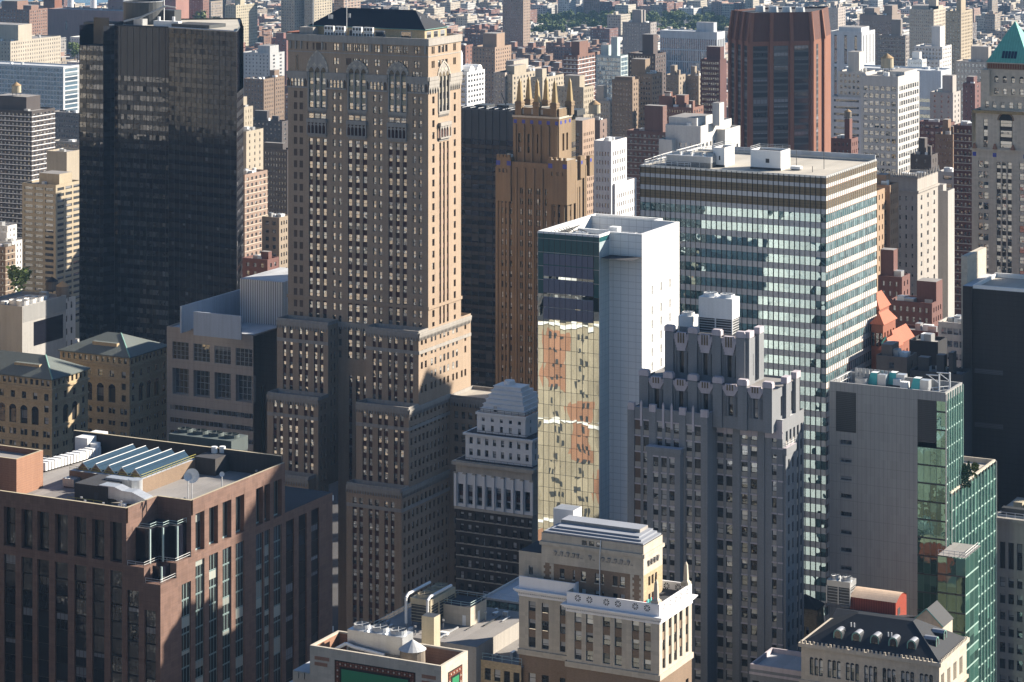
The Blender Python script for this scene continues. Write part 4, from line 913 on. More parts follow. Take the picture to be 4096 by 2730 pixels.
b.band(fx0, fx1, fy0, fy1, zb_ - 1.2, zb_ - .1, .3, 'limestone')
b.shell(fx0, fx1, fy0, fy1, 0, zp, 'limestone')
hc = zp - zc0
def white_cornice(x0, x1, y0, y1, zb, zt_, holes):
 h = zt_ - zb; m = b.mb('white_cornice')
 b.q('N', y0 - .01, x0, x1, zb, zb + h * .42, 'white_paint', part='white_cornice'); b.q('W', x1 + .01, y0, y1, zb, zb + h * .42, 'white_paint', part='white_cornice')
 for (f0, f1, o) in ((0, .12, .15), (.2, .26, .45), (.26, .34, .7), (.34, .4, .95)): b.band(x0, x1, y0, y1, zb + h * f0, zb + h * f1 - .004, o, 'white_paint', 'white_cornice')
 n = int((x1 - x0) / .42)
 for i in range(n): m.box(x0 + i * .42, y0 - .42, zb + h * .125, x0 + i * .42 + .22, y0 - .02, zb + h * .195, 'white_paint', bottom=True)
 for i in range(int((y1 - y0) / .42)): m.box(x1 + .02, y0 + i * .42, zb + h * .125, x1 + .42, y0 + i * .42 + .22, zb + h * .195, 'white_paint', bottom=True)
 T = .35; m.box(x0, y0, zb + h * .4, x1, y0 + T, zt_, 'white_paint'); m.box(x1 - T, y0 + T, zb + h * .4, x1, y1 - T, zt_, 'white_paint'); m.box(x0, y1 - T, zb + h * .4, x1, y1, zt_, 'white_paint')
 def star(side, pl, u, z, s):
  P = lambda du, dz: b.P(side, pl, u + du, z + dz, -.012)
  for k in range(8):
   A = k * math.pi / 4 + math.pi / 8; c, s_ = math.cos(A), math.sin(A); k_ = 1 / max(abs(c), abs(s_)) * s
   A0, A1 = A - .26, A + .26
   m.poly([P(.22 * s * c, .22 * s * s_), P(k_ * .96 * math.cos(A0), k_ * .96 * math.sin(A0)), P(k_ * .96 * math.cos(A1), k_ * .96 * math.sin(A1))], 'slate')
 for side, pl, us in holes:
  for u in us: star(side, pl, u, zb + h * .74, h * .17)
white_cornice(fx0, fx1, fy0, fy1, zc0, zp, [('N', fy0, [on_y(2050 + a / 2.851, fy0) for a in (745, 877, 1070, 1203, 1400, 1535)]), ('W', fx1, [on_x(2050 + a / 2.851, fx1) for a in (1728, 1802, 1862, 1920, 1993)]), ('N', fy1 - .35, [on_y(2050 + a / 2.851, fy1) for a in (1765, 1897)])])
zdk = zp - hc * .42; b.piece('roof').poly([(fx0 + .1, fy0 + .3, zdk), (fx1 - .3, fy0 + .3, zdk), (fx1 - .3, fy1 - .3, zdk), (fx0 + .1, fy1 - .3, zdk)], 'roof_dark')
for (x, y) in ((fx1 - 1.1, fy0 + 1.0), (fx1 - .9, fy1 - .8)):
 m = b.piece('obelisk'); m.box(x - .8, y - .8, zp - .2, x + .8, y + .8, zp + .5, 'limestone'); m.cyl(x, y, zp + .5, zp + 1.0, .95, .5, 'limestone', 4, a0=math.pi / 4); m.cyl(x, y, zp + 1.0, zp + 3.9, .62, .42, 'limestone', 4, a0=math.pi / 4); m.cyl(x, y, zp + 3.9, zp + 4.7, .42, 0, 'limestone', 4, a0=math.pi / 4)
# set-back left block with the same cornice
gy0 = fy0 + 3.0; gx0, gx1 = on_y(2076, gy0), fx0 + .5; zp2 = zat(2150 + 440 / 2.851, gx0, gy0); zc2 = zat(2150 + 662 / 2.851, gx0, gy0)
gs = cN(gy0, 2050, 2.851, [(183, 263), (333, 413), (540, 603)])
for (z0, z1, wm, rr) in ((zb_, zc2, 'limestone', rows[:3]), (0, zb_ - 1.3, 'brick_brown', rows[3:])):
 b.fac('N', gy0, gx0, gx1, z0, z1, gs, rr, wm, 'win_deco', .4, span=('brick_brown', .16))
b.q('N', gy0, gx0, gx1, zb_ - 1.3, zb_, 'limestone'); b.mb('cornice').box(gx0 - .2, gy0 - .3, zb_ - 1.2, fx0 - .01, gy0 - .005, zb_ - .1, 'limestone', bottom=True)
b.mb('cornice').box(fx0 - .3, fy0, zb_ - 1.2, fx0 - .004, gy0 - .31, zb_ - .1, 'limestone', bottom=True)
white_cornice(gx0, gx1, gy0, fy1, zc2, zp2, []); b.shell(gx0, gx1, gy0, fy1, 0, zc2, 'limestone', 'E')
# attic tower
hy0 = fy0 + 4.6; hx1 = on_y(2574, hy0); hx0 = on_y(2166, hy0); hy1 = on_x(2650, hx1); zh = zat(2184, hx1, hy0); zlow = min(zdk, zp2 - 5)
zs = zat(2150 + 235 / 2.851, hx1, hy0)
b.q('N', hy0, hx0, hx1, zs + .8, zh, 'limestone'); b.q('W', hx1, hy0, hy1, zs + .8, zh, 'limestone')
rr = [(zs - 4.4 - 3.5 * k - 1.9, zs - 4.4 - 3.5 * k) for k in range(2)]
hs = cN(hy0, 2050, 2.851, [(540, 592), (688, 712), (782, 835), (940, 995), (1018, 1040), (1143, 1198), (1225, 1280)])
b.fac('N', hy0, hx0, hx1, zlow, zs - 3.6, hs, [r for r in rr if r[0] > zlow], 'brick_brown', 'win_deco', .3, sill='limestone')
hw = cW(hx1, 2050, 2.851, [(1548, 1573), (1585, 1610), (1622, 1648)])
b.fac('W', hx1, hy0, hy1, zlow, zs - 3.6, hw, [r for r in rr if r[0] > zlow], 'brick_buff', 'win_w', .3)
b.q('N', hy0, hx0, hx1, zs - 3.6, zs + .8, 'limestone'); b.q('W', hx1, hy0, hy1, zs - 3.6, zs + .8, 'limestone')
b.shell(hx0, hx1, hy0, hy1, zlow, zh, 'limestone', 'ES'); b.band(hx0, hx1, hy0, hy1, zs, zs + .7, .35, 'limestone')
for L in ((333, 470), (1345, 1495)):                       # stone strips with toothed quoins
 u0, u1 = [on_y(2050 + a / 2.851, hy0) for a in L]
 for k in range(14):
  z = zlow + (zs - 3.6 - zlow) * k / 14; dz = (zs - 3.6 - zlow) / 14; j = .35 if k % 2 else .0
  b.mb('quoins').box(u0 - .02, hy0 - .08, z, u0 + .45 + j, hy0 - .004, z + dz - .002, 'limestone'); b.mb('quoins').box(u1 - .55 - j, hy0 - .08, z, u1 + .02, hy0 - .004, z + dz - .002, 'limestone')
for px in (490, 562, 634, 700, 745, 887, 1035, 1103, 1175, 1245, 1322):       # carved heads under the course
 x = on_y(2050 + px / 2.851, hy0); m = b.mb('carved_ornament'); m.cyl(x, hy0 - .12, zs - 1.9, zs - 1.0, .12, .38, 'stone_grey', 7); m.box(x + .5, hy0 - .1, zs - 1.9, x + 1.0, hy0 - .01, zs - 1.72, 'stone_grey')
for a in (1550, 1583, 1618, 1651): b.mb('carved_ornament').cyl(hx1 + .1, on_x(2050 + a / 2.851, hx1), zs - 2.2, zs - 1.0, .18, .42, 'stone_grey', 7)
for a in (790, 873, 957):
 u = on_y(2050 + a / 2.851, hy0); b.win('N', hy0, u, u + 1.1, zs + 1.0, zs + 1.9, -.02, 'win_deco')
m = b.mb('roof')                                            # stepped lead roof
for k in range(3): m.box(hx0 + .5 + k * .9, hy0 + .2 + k * 1.1, zh + k * .35, hx1 - .2 - k * .9, hy1 - .2, zh + k * .35 + .35, 'roof_lead', bottom=True)
m.box(hx0 + 2, hy0 + 5, zh + 1.05, hx1 - 3, hy1 - .5, zh + 1.7, 'stone_grey', top='roof_lead')
m = b.mb('drain_pipe'); xp = on_y(2050 + 1005 / 2.851, hy0) - .1; m.tube([(xp + .2, hy0 - .2, zh), (xp + .2, hy0 - .5, zs + .3), (xp, hy0 - .3, zs - 1.5), (xp, hy0 - .2, zdk)], .11, 'metal_white', 6)
kx0, kx1 = on_y(2076, hy0 + 1), hx0; zk = zat(2150 + 150 / 2.851, kx0, hy0 + 1)
b.fac('N', hy0 + 1, kx0, kx1, zlow, zk, cN(hy0 + 1, 2050, 2.851, [(185, 233)]), [(zk - 4.6, zk - 2.8)], 'limestone', 'win_deco', .3); b.piece('roof').poly([(kx0, hy0 + 1, zk), (kx1, hy0 + 1, zk), (kx1, hy1, zk), (kx0, hy1, zk)], 'roof_dark')
b.mb('roof_bulkhead').box(on_y(2230, hy1 + 3), hy1 + 1, zlow, on_y(2310, hy1 + 3), hy1 + 5, zat(2035, on_y(2310, hy1 + 3), hy1 + 3), 'white_soft', top='metal_grey')
b.done()
# terrace chairs
def deck_chair(label, x, y, z, mat, rot):
 r = empty('deck_chair', (x, y, z), label, 'chair', 'slatted chairs on the white terrace'); r.rotation_euler = (0, 0, rot)
 for nm, bxs in (('seat', [(-.3, -.3, .3, .3, .3, .36)]), ('backrest', [(-.3 + .12 * i, .28 + .02, .34, -.2 + .12 * i, .36, 1.15 - .03 * abs(i - 2)) for i in range(5)]), ('armrest', [(-.42, -.35, .52, -.3, .35, .56), (.3, -.35, .52, .42, .35, .56)]), ('leg', [(-.4, -.34, 0, -.32, -.26, .52), (.32, -.34, 0, .4, -.26, .52), (-.4, .2, 0, -.32, .28, .52), (.32, .2, 0, .4, .28, .52)])):
  if nm in ('leg', 'armrest'):
   for q in bxs: m = MB(); m.box(*q, mat, bottom=True); m.build(nm, r)
  else:
   m = MB()
   for q in bxs: m.box(*q, mat, bottom=True)
   m.build(nm, r)
xx = hx1 + .9
deck_chair('red slatted chair in front on the white terrace', xx, fy0 + 2.6, zdk, 'chair_red', -1.9); deck_chair('teal slatted chair beside the red one on the terrace', xx, fy0 + 4.2, zdk, 'chair_teal', -1.7)
deck_chair('teal slatted chair nearer the terrace door', xx, fy0 + 5.6, zdk, 'chair_teal', -1.5); deck_chair('red slatted chair farthest back by the terrace door', xx - .1, fy0 + 7.0, zdk, 'chair_red', -1.4)
# ================================================================ grey brick tower with pink terracotta crown
Yd = 590.0
dW, dN = dep(2831, Yd); dN2 = on_x(2867, dW)                    # west wing wall of the forward block, recessed plane
b = Bld('stepped_deco_tower', 'grey brick stepped tower with pinkish zigzag crown and buttress piers', dW, dN, 'skyscraper', zvis=10)
PF = 64.7 / F * depth(on_y(2700, dN), dN)
sc3 = 2.2402
z3 = zat(1400 + 565 / sc3, on_y(2800, dN), dN); x3L = on_y(2510, dN)
# window tops, forward block: col at zoom x 1590, y 680
zr = zat(1400 + 680 / sc3, on_y(2048 + 1590 / sc3, dN), dN); rowsF = [(zr - PF * i - 2.1, zr - PF * i) for i in range(40) if zr - PF * i - 2.1 > 0]
csF = cN(dN, 2048, sc3, [(1100, 1152, 'BLANK'), (1178, 1226), (1300, 1345), (1372, 1420), (1448, 1495), (1562, 1612), (1638, 1690)])
b.fac('N', dN, x3L, dW, 0, z3 - .8, csF, rowsF, 'brick_grey', 'win_deco', .35, span=('stone_grey', .15))
def lintels(side, pl, cols, rows, n=14):
 for c in cols:
  for r in rows[:n]:
   q0, q1 = b.P(side, pl, c[0] - .08, r[1] + .02, -.06), b.P(side, pl, c[1] + .08, r[1] + .32, .12); b.mb('lintels').box(min(q0[0], q1[0]), min(q0[1], q1[1]), q0[2], max(q0[0], q1[0]), max(q0[1], q1[1]), q1[2], 'terracotta_pink', bottom=True)
lintels('N', dN, csF, rowsF, 30)
zr2 = zat(1400 + 690 / sc3, on_y(2048 + 1865 / sc3, dN2), dN2); rowsR = [(zr2 - PF * i - 2.2, zr2 - PF * i) for i in range(42) if zr2 - PF * i - 2.2 > 0]
dx2 = on_y(3130, dN2); csR = cN(dN2, 2048, sc3, [(1838, 1893), (1918, 1973), (2055, 2110), (2138, 2195), (2330, 2370), (2385, 2425)])
b.fac('N', dN2, dW, dx2, 0, zat(1400 + 600 / sc3, on_y(3000, dN2), dN2), csR, rowsR, 'brick_grey', 'win_deco', .35, span=('stone_grey', .15)); lintels('N', dN2, csR, rowsR, 30)
zRt = zat(1400 + 600 / sc3, on_y(3000, dN2), dN2)
b.q('W', dW, dN, dN2, 0, z3 - .8, 'brick_grey')
dyb = on_x(3165, dx2) + 8
b.fac('W', dx2, dN2, dyb, 0, zRt, even(dN2 + 1.5, dyb - .5, 5, 1.2), rowsR, 'brick_grey', 'win_deco', .35, span=('stone_grey', .15))
b.shell(x3L, dx2, dN, dyb, 0, z3 - 1, 'brick_grey', 'ES'); b.piece('roof').poly([(x3L, dN + .1, z3 - 1.2), (dW, dN + .1, z3 - 1.2), (dW, dyb, z3 - 1.2), (x3L, dyb, z3 - 1.2)], 'roof_pale'); b.piece('roof').poly([(dW, dN2 + .1, zRt - .6), (dx2, dN2 + .1, zRt - .6), (dx2, dyb, zRt - .6), (dW, dyb, zRt - .6)], 'roof_pale')
m = b.mb('parapet')
def cap(x0, x1, y0, y1, z0, z1, mat='terracotta_pink'):
 m.box(x0, y0, z0, x1, y1, z1, mat, bottom=True)
m.box(x3L, dN - .05, z3 - 1.6, dW, dN + .45, z3 - .15, 'brick_grey', top='terracotta_pink')
for (a, c, h) in ((1042, 1098, 1.4), (1232, 1290, 1.4), (1500, 1560, 1.4), (1692, 1755, 1.4)):
 cap(on_y(2048 + a / sc3, dN), on_y(2048 + c / sc3, dN), dN - .3, dN + .6, z3 - .9, z3 + .75)
for a in (1160, 1357, 1433, 1625):
 x = on_y(2048 + a / sc3, dN); m.box(x - .25, dN - .25, z3 - 4.3, x + .25, dN - .06, z3 + .9, 'terracotta_pink', bottom=True); m.cyl(x, dN - .1, z3 + .9, z3 + 1.5, .3, .05, 'terracotta_pink', 4, a0=math.pi / 4)
m.box(dW - .5, dN + .6, z3 - 1.6, dW + .05, dN2 - .01, z3 - .1, 'brick_grey', top='terracotta_pink')
m.box(dW, dN2 - .12, zRt - 4.2, dx2, dN2 - .003, zRt - .2, 'terracotta_pink', bottom=True)
for a in (1915, 2135):
 x = on_y(2048 + a / sc3, dN2); m.box(x - .3, dN2 - .3, zRt - 4.4, x + .3, dN2 - .13, zRt - .1, 'terracotta_pink', bottom=True)
for (a, c) in ((1985, 2052), (2205, 2275)): cap(on_y(2048 + a / sc3, dN2), on_y(2048 + c / sc3, dN2), dN2 - .35, dN2 + .5, zRt - 1.3, zRt + .6)
# vertical piers between window groups
for (a, c, pl) in ((1042, 1098, dN), (1232, 1292, dN), (1502, 1558, dN), (1700, 1755, dN)):
 b.mb('piers').box(on_y(2048 + a / sc3, pl), pl - .28, 0, on_y(2048 + c / sc3, pl), pl - .004, z3 - .95, 'brick_grey')
for (a, c) in ((1984, 2045), (2205, 2265)): b.mb('piers').box(on_y(2048 + a / sc3, dN2), dN2 - .3, 0, on_y(2048 + c / sc3, dN2), dN2 - .004, zRt - 1.4, 'brick_grey')
# projecting three-window bay lower down
bx0, bx1 = on_y(2588, dN - 2.2), on_y(2720, dN - 2.2); zB = zat(1400 + 890 / sc3, on_y(2650, dN - 2.2), dN - 2.2)
rB = [(zB - 1.9 - PF * i - 2.1, zB - 1.9 - PF * i) for i in range(32) if zB - 4.2 - PF * i > 0]
cB = cN(dN - 2.2, 2048, sc3, [(1265, 1310), (1338, 1385), (1410, 1456)])
b.fac('N', dN - 2.2, bx0, bx1, 0, zB, cB, rB, 'brick_grey', 'win_deco', .35, span=('stone_grey', .15)); lintels('N', dN - 2.2, cB, rB, 26)
b.q('W', bx1, dN - 2.2, dN, 0, zB, 'brick_grey'); b.q('E', bx0, dN - 2.2, dN, 0, zB, 'brick_grey'); m.box(bx0 - .25, dN - 2.45, zB - .7, bx1 + .25, dN - .31, zB + .3, 'brick_grey', top='terracotta_pink', bottom=True)
# small west turret
tN = dN2 + 1.0; tx0, tx1 = on_y(3085, tN), on_y(3147, tN); ty1 = on_x(3180, tx1); zT = zat(1795, tx1, tN)
rT = [(zT - 2.6 - PF * i - 2.2, zT - 2.6 - PF * i) for i in range(32) if zT - 5 - PF * i > 0]
b.fac('N', tN - .6, tx0, tx1, 0, zT, even(tx0 + .2, tx1 - .8, 1, 1.3), rT, 'brick_grey', 'win_deco', .35); b.fac('W', tx1, tN - .6, ty1, 0, zT, even(tN, ty1, 2, 1.0), rT, 'brick_grey', 'win_deco', .35); b.q('S', ty1, tx0, tx1, 0, zT, 'brick_grey')
m.box(tx0, tN - .9, zT - 1.4, tx1 + .3, ty1 + .2, zT + .2, 'brick_grey', top='terracotta_pink', bottom=True); railing(b.mb('railing'), [(tx0, tN - .7, zT + .2), (tx1 + .1, tN - .7, zT + .2), (tx1 + .1, ty1, zT + .2)], 1.0, 'mullion_pale', .04)
# crown: two more tiers with zigzag panels between turrets
def tier(p0, p1, yb, zbase, ztop, zpix, nb, wz, yback, cap_h=1.3):
 x0, x1 = on_y(p0, yb), on_y(p1, yb); w = x1 - x0; n = nb; tw = w / (n + .36) * .36; pitch = (w - tw) / n
 wins = [(x0 + tw + pitch * i + (pitch - tw) * .36, x0 + tw + pitch * i + (pitch - tw) * .64) for i in range(n)]
 b.fac('N', yb, x0, x1, zbase, ztop - 1.6, wins, [(wz[0], wz[1])], 'brick_grey', 'win_dark', .5)
 b.fac('W', x1, yb, yback, zbase, ztop - 1.6, even(yb + 2, yback - 1, 2, 1.2), [(wz[0], wz[1])], 'brick_grey', 'win_dark', .5)
 b.shell(x0, x1, yb, yback, zbase, ztop - 1.6, 'brick_grey', 'ES')
 for i in range(n + 1):
  a = x0 + pitch * i; m.box(a, yb - .6, zbase, a + tw, yb - .004, ztop - 1.0, 'brick_grey'); m.box(a - .08, yb - .7, ztop - .9, a + tw + .08, yb + .8, ztop + .2, 'terracotta_pink', bottom=True)
  m.box(a + .12, yb - .65, ztop + .2, a + tw - .12, yb + .7, ztop + .45, 'terracotta_pink')
 for i in range(n):
  a, c = x0 + tw + pitch * i, x0 + pitch * (i + 1); mid = (a + c) / 2; zb2 = wz[1] + .15
  for k in range(5):                                   # corbelled zigzag panel, narrowing downwards
   f = (k + 1) / 5; hw = (c - a) / 2 * (.45 + .52 * f); za = zb2 + (ztop - 1.9 - zb2) * k / 5; zc_ = zb2 + (ztop - 1.9 - zb2) * (k + 1) / 5
   m.box(mid - hw, yb - .3 - .03 * k, za, mid + hw, yb - .003, zc_ - .003, 'terracotta_pink', bottom=True)
  m.box(mid - (c - a) * .32, yb - .5, ztop - 1.9, mid + (c - a) * .32, yb + .4, ztop - .9, 'terracotta_pink', bottom=True); m.box(a + .01, yb - .3, ztop - 1.895, c - .01, yb + .4, ztop - 1.3, 'terracotta_pink', bottom=True)
  for s_ in (-1, 0, 1): m.box(mid + s_ * .62 - .16, yb - .56, zb2 + (ztop - zb2) * .35, mid + s_ * .62 + .16, yb - .505, ztop - 1.0, 'bronze_louver', bottom=True)
  for s_ in (-1, 1):                                   # fluted jambs
   for k in range(3): xx = mid + s_ * ((wins[i][1] - wins[i][0]) / 2 + .2 + .33 * k); m.box(xx - .09, yb - .12 - .1 * k, wz[0], xx + .09, yb - .002, wz[1], 'brick_grey')
 return x0, x1
y2 = dN + 3.2; z2t = zat(1488, on_y(2600, y2), y2); z2w1 = zat(1400 + 370 / sc3, on_y(2048 + 1500 / sc3, y2), y2); z2w0 = zat(1400 + 545 / sc3, on_y(2048 + 1500 / sc3, y2), y2)
y2b = y2 + 16
X2 = tier(2561, 3092, y2, z3 - 3.5, z2t, 0, 5, (z2w0, z2w1), y2b)
y1 = dN + 6.0; z1t = zat(1310, on_y(2700, y1), y1); z1w1 = zat(1400 + 10 / sc3, on_y(2720, y1), y1); z1w0 = zat(1400 + 205 / sc3, on_y(2720, y1), y1)
X1 = tier(2663, 2983, y1, z2t - 2.2, z1t, 0, 3, (z1w0, z1w1), y1 + 11)
b.piece('roof').poly([(X2[0], y2, z2t - 2.0), (X2[1], y2, z2t - 2.0), (X2[1], y2b, z2t - 2.0), (X2[0], y2b, z2t - 2.0)], 'roof_grey')
b.piece('roof').poly([(X1[0], y1, z1t - 2.3), (X1[1], y1, z1t - 2.3), (X1[1], y1 + 11, z1t - 2.3), (X1[0], y1 + 11, z1t - 2.3)], 'roof_dark')
for (xx, yy, zz_) in ((X1[1], y1, z1t), (X1[1], y1 + 6, z1t), (X2[1], y2 + 6, z2t), (X2[1], y2 + 12, z2t)):      # turrets along the west side
 m.box(xx + .004, yy + .3, zz_ - 11, xx + .7, yy + 2.6, zz_ - 1, 'brick_grey'); m.box(xx - .5, yy + .1, zz_ - 1, xx + .9, yy + 2.8, zz_ + .4, 'terracotta_pink', bottom=True)
b.done()
fan_tower('cooling_tower', 'twin white cooling tower crowning the grey stepped tower', X1[0] + 6.5, X1[0] + 14.6, y1 + 3.6, y1 + 8, z1t - 1.3, 8.0, 2, lh=.42)
fan_tower('cooling_unit', 'smaller white cooling unit left of the twin tower on the grey crown', X1[0] + .9, X1[0] + 4.4, y1 + 5, y1 + 8.5, z1t - 2.3, 4.0, 1, lh=.4)
# its low annex at the foot
aN = dep(3280, 560)[1]; ax1 = dep(3280, 560)[0]; ax0 = on_y(3000, aN); ay1 = on_x(3362, ax1); za = zz(2700, 560)
b = Bld('grey_stone_annex', 'low grey stone annex with blue-grey flat roof at the foot of the stepped tower', ax1, aN, 'building', nwin=30)
rr = [(za - 3.3 - 3.6 * i - 2.0, za - 3.3 - 3.6 * i) for i in range(20) if za - 6 - 3.6 * i > 0]
b.fac('N', aN, ax0, ax1, 0, za, even(ax0, ax1 - .5, 6, 1.5), rr, 'brick_grey', 'win_deco', .3, sill='terracotta_pink'); b.fac('W', ax1, aN, ay1, 0, za, even(aN + 1, ay1 - .5, 3, 1.2), rr, 'brick_grey', 'win_deco', .3)
b.parapet(ax0, ax1, aN, ay1, za - .9, 1.0, .4, 'terracotta_pink', 'roof_pale'); b.band(ax0, ax1, aN, ay1, za - 2.0, za - 1.5, .15, 'terracotta_pink'); b.done()
# ================================================================ white panel tower with mirror-glass front
Yw = 700.0
wX, wN = dep(2397, Yw); wN2 = on_x(2441, wX); wX0 = on_y(2151.6, wN); wW = on_y(2568, wN2); wB = on_x(2717.6, wW); zw = zz(943, Yw)
b = Bld('white_panel_tower', 'white panelled tower with mirror glass front and rows of dark solar panels', wW, wN, 'skyscraper', zvis=20)
n = 11; bw = (wX - wX0) / n; FH = 55.8 / F * Yw
m = b.mb('glass_wall')
zg = zw - .55
tiers_ = [(zg - FH * .35, zg)] + [(zg - FH * (.35 + i + 1), zg - FH * (.35 + i)) for i in range(45) if zg - FH * (.35 + i + 1) > 0]
for k, (z0, z1) in enumerate(tiers_):
 for i in range(n):
  u0, u1 = wX0 + bw * i, wX0 + bw * (i + 1)
  if k < 3 or (k < 5 and (i == 0 or i == n - 1)) : m.poly([(u0, wN, z0), (u1, wN, z0), (u1, wN, z1), (u0, wN, z1)], 'teal_spandrel')
  else: b.win('N', wN, u0, u1, z0, z1, 0, 'win_mirror')
for (za_, zb2) in ((700, 800), (805, 905), (925, 1055), (1088, 1182), (1184, 1290)):      # dark solar panels, 9 wide
 for i in range(9):
  u0, u1 = wX0 + bw * (i + 1) + .06, wX0 + bw * (i + 2) - .06; xm = (u0 + u1) / 2
  dy = 40 * i / 9 * 0
  z1 = zat(700 + za_ / sc3, wX0 + bw, wN); z0 = zat(700 + zb2 / sc3, wX0 + bw, wN)
  if za_ == 925: pass
  m.box(u0, wN - .16, z0 + .05, u1, wN - .05, z1 - .05, 'pv_panel', bottom=True)
for i in range(n + 1): b.mb('mullions').box(wX0 + bw * i - .035, wN - .045, 0, wX0 + bw * i + .035, wN - .003, zw - .1, 'mullion_pale' if i in (0, n) else 'mullion_dark')
for (z0, z1) in tiers_[:4] : b.mb('mullions').box(wX0, wN - .055, z0 - .04, wX, wN - .046, z0 + .04, 'mullion_pale')
zr1 = zw - 6.0; b.q('W', wX, wN, wN2, 0, zr1, 'white_panel', part='wall')
for k, (z0, z1) in enumerate(tiers_): b.mb('glass_wall').poly([(wX + .02, wN, z0), (wX + .02, wN2 - .6, z0), (wX + .02, wN2 - .6, z1), (wX + .02, wN, z1)], 'teal_spandrel' if k < 1 else 'strip_panel')
b.q('N', wN2, wX, wW, 0, zr1, 'white_panel')
sl_ = [(1250, 1262), (1330, 1343), (1410, 1422)]; zc = [995, 1180, 1305, 1430]
slots = [(on_x(2048 + a / sc3, wW), on_x(2048 + c / sc3, wW)) for a, c in sl_]
ztops = [zat(700 + y / sc3, wW, slots[0][0]) for y in zc]; ztops += [ztops[-1] - (ztops[1] - ztops[-1]) / 2 * (i + 1) for i in range(12)]
hh = 78 / sc3 / F * depth(wW, slots[0][0])
b.fac('W', wW, wN2, wB, 0, zr1, slots, sorted((z - hh, z) for z in ztops if z - hh > 0), 'white_panel', 'win_dark', .5)
b.shell(wX0, wW, wN, wB, 0, zw, 'white_panel')
# roof rim round an open plant well
T = .7; m = b.mb('parapet'); zd = zw - 6.0; ycut = wB - 4.5
xk = on_y(2048 + 1215 / sc3, ycut)
m.box(wX0, wN + .02, zd, wX, wN + T, zw + .02, 'white_soft'); m.box(wX0, wN + T, zd, wX0 + T, wB + 4, zw + .02, 'white_soft'); m.box(wX - T, wN + T, zd, wX, wN2 + T, zw + .02, 'white_soft')
m.box(wX, wN2, zd, wW, wN2 + T, zw + .02, 'white_panel', top='white_soft'); m.box(wW - T, wN2 + T, zd, wW, wB, zw + .02, 'white_panel', top='white_soft'); m.box(xk, wB - T, zd, wW - T, wB, zw + .02, 'white_soft'); m.box(xk, wB, zd, xk + T, wB + 4, zw + .02, 'white_soft'); m.box(wX0 + T, wB + 4 - T, zd, xk, wB + 4, zw + .02, 'white_soft')
b.piece('roof').poly([(wX0, wN + T, zd + .01), (wW, wN + T, zd + .01), (wW, wB + 4, zd + .01), (wX0, wB + 4, zd + .01)], 'roof_dark')
b.shell(wX0, xk + T, wB, wB + 4, 0, zr1, 'white_panel', 'ES'); b.q('W', xk + T, wB, wB + 4, 0, zr1, 'white_panel')
m = b.mb('roof_steel')
for i in range(9):
 x = wX0 + 1.5 + i * .9; m.tube([(wX0 + T, wN + 3 + i * 1.7, zw - .8), (wX0 + T + 2.6, wN + 3 + i * 1.7, zw - 2.4)], .1, 'metal_dark', 4); m.tube([(wX0 + T + .2, wN + 3 + i * 1.7, zw - 2.6), (wX0 + T + 2.6, wN + 4.7 + i * 1.7, zw - .9)], .08, 'metal_dark', 4)
m.tube([(wX0 + 3.3, wN + 2, zw - .8), (wX0 + 3.3, wN + 19, zw - .8)], .14, 'metal_dark', 4); m.tube([(wX0 + 3.3, wN + 2, zw - 2.4), (wX0 + 3.3, wN + 19, zw - 2.4)], .14, 'metal_dark', 4)
m = b.mb('roof_gangway'); gy = wN2 + 2.0; m.box(wX - 5, gy, zw - 1.7, wX + 6.2, gy + 1.6, zw - 1.4, 'metal_white', bottom=True); railing(m, [(wX - 5, gy, zw - 1.4), (wX + 6.2, gy, zw - 1.4), (wX + 6.2, gy + 1.6, zw - 1.4), (wX - 5, gy + 1.6, zw - 1.4)], 1.2, 'metal_white', .05, 1.3)
for i in range(8): m.tube([(wX - 4.5 + i * 1.5, gy + .2, zd), (wX - 4.5 + i * 1.5, gy + .2, zw - 1.7)], .08, 'metal_white', 4)
m = b.mb('roof_beam'); m.box(wX0 + 6, wN + 12, zw - 1.6, wX0 + 17, wN + 13, zw - .5, 'metal_white', bottom=True); m.box(wX0 + 15.5, wN + 11.2, zw - 1.6, wX0 + 18, wN + 13.6, zw + .6, 'metal_white', bottom=True)
b.done()
for k, (dx_, dy_, lb) in enumerate(((6.0, 3.6, 'nearer round fan tank sunk in the white tower roof'), (8.8, 7.4, 'farther round fan tank sunk in the white tower roof'))):
 x, y = wX0 + dx_, wN + dy_; r = empty('fan_tank', (x, y, zd), lb, 'rooftop unit', 'fan tanks on the white tower'); m = MB(); m.cyl(x, y, zd, zw - .8, 2.2, 2.2, 'metal_grey', 18); m.build('casing', r, (x, y, zd)); m = MB()
 for a in range(8): A = a * math.pi / 4; m.tube([(x, y, zw + .1), (x + 2.1 * math.cos(A), y + 2.1 * math.sin(A), zw - .7)], .07, 'metal_dark', 4)
 m.build('fan_guard', r, (x, y, zd))
# ================================================================ striped glass office slab
Yr = 750.0
rX, rN = dep(3304.8, Yr); rX0 = on_y(2561, rN); rB = on_x(3506.6, rX); zr_ = zz(705.8, Yr)
b = Bld('striped_glass_slab', 'wide office slab banded in white spandrels and teal glass with bronze top floors', rX, rN, 'office building', zvis=60)
ppm = Yr / F; A_ = lambda y: zr_ - (y - 553) / 5.2275 * ppm
bands = [(A_(725), zr_ - .05, 'bronze_louver'), (A_(805), A_(725), 'spandrel'), (A_(975), A_(805), 'bronze_louver'), (A_(1075), A_(975), 'spandrel'), (A_(1250), A_(1075), 'bronze_louver'), (A_(1352), A_(1250), 'spandrel'), (A_(1530), A_(1352), 'glass')]
z = A_(1530); FP = 58.2 * ppm
while z > 3: bands += [(z - FP * .41, z, 'spandrel'), (z - FP, z - FP * .41, 'glass')]; z -= FP
nb, nw = 36, 26; bu = (rX - rX0) / nb; bv = (rB - rN) / nw
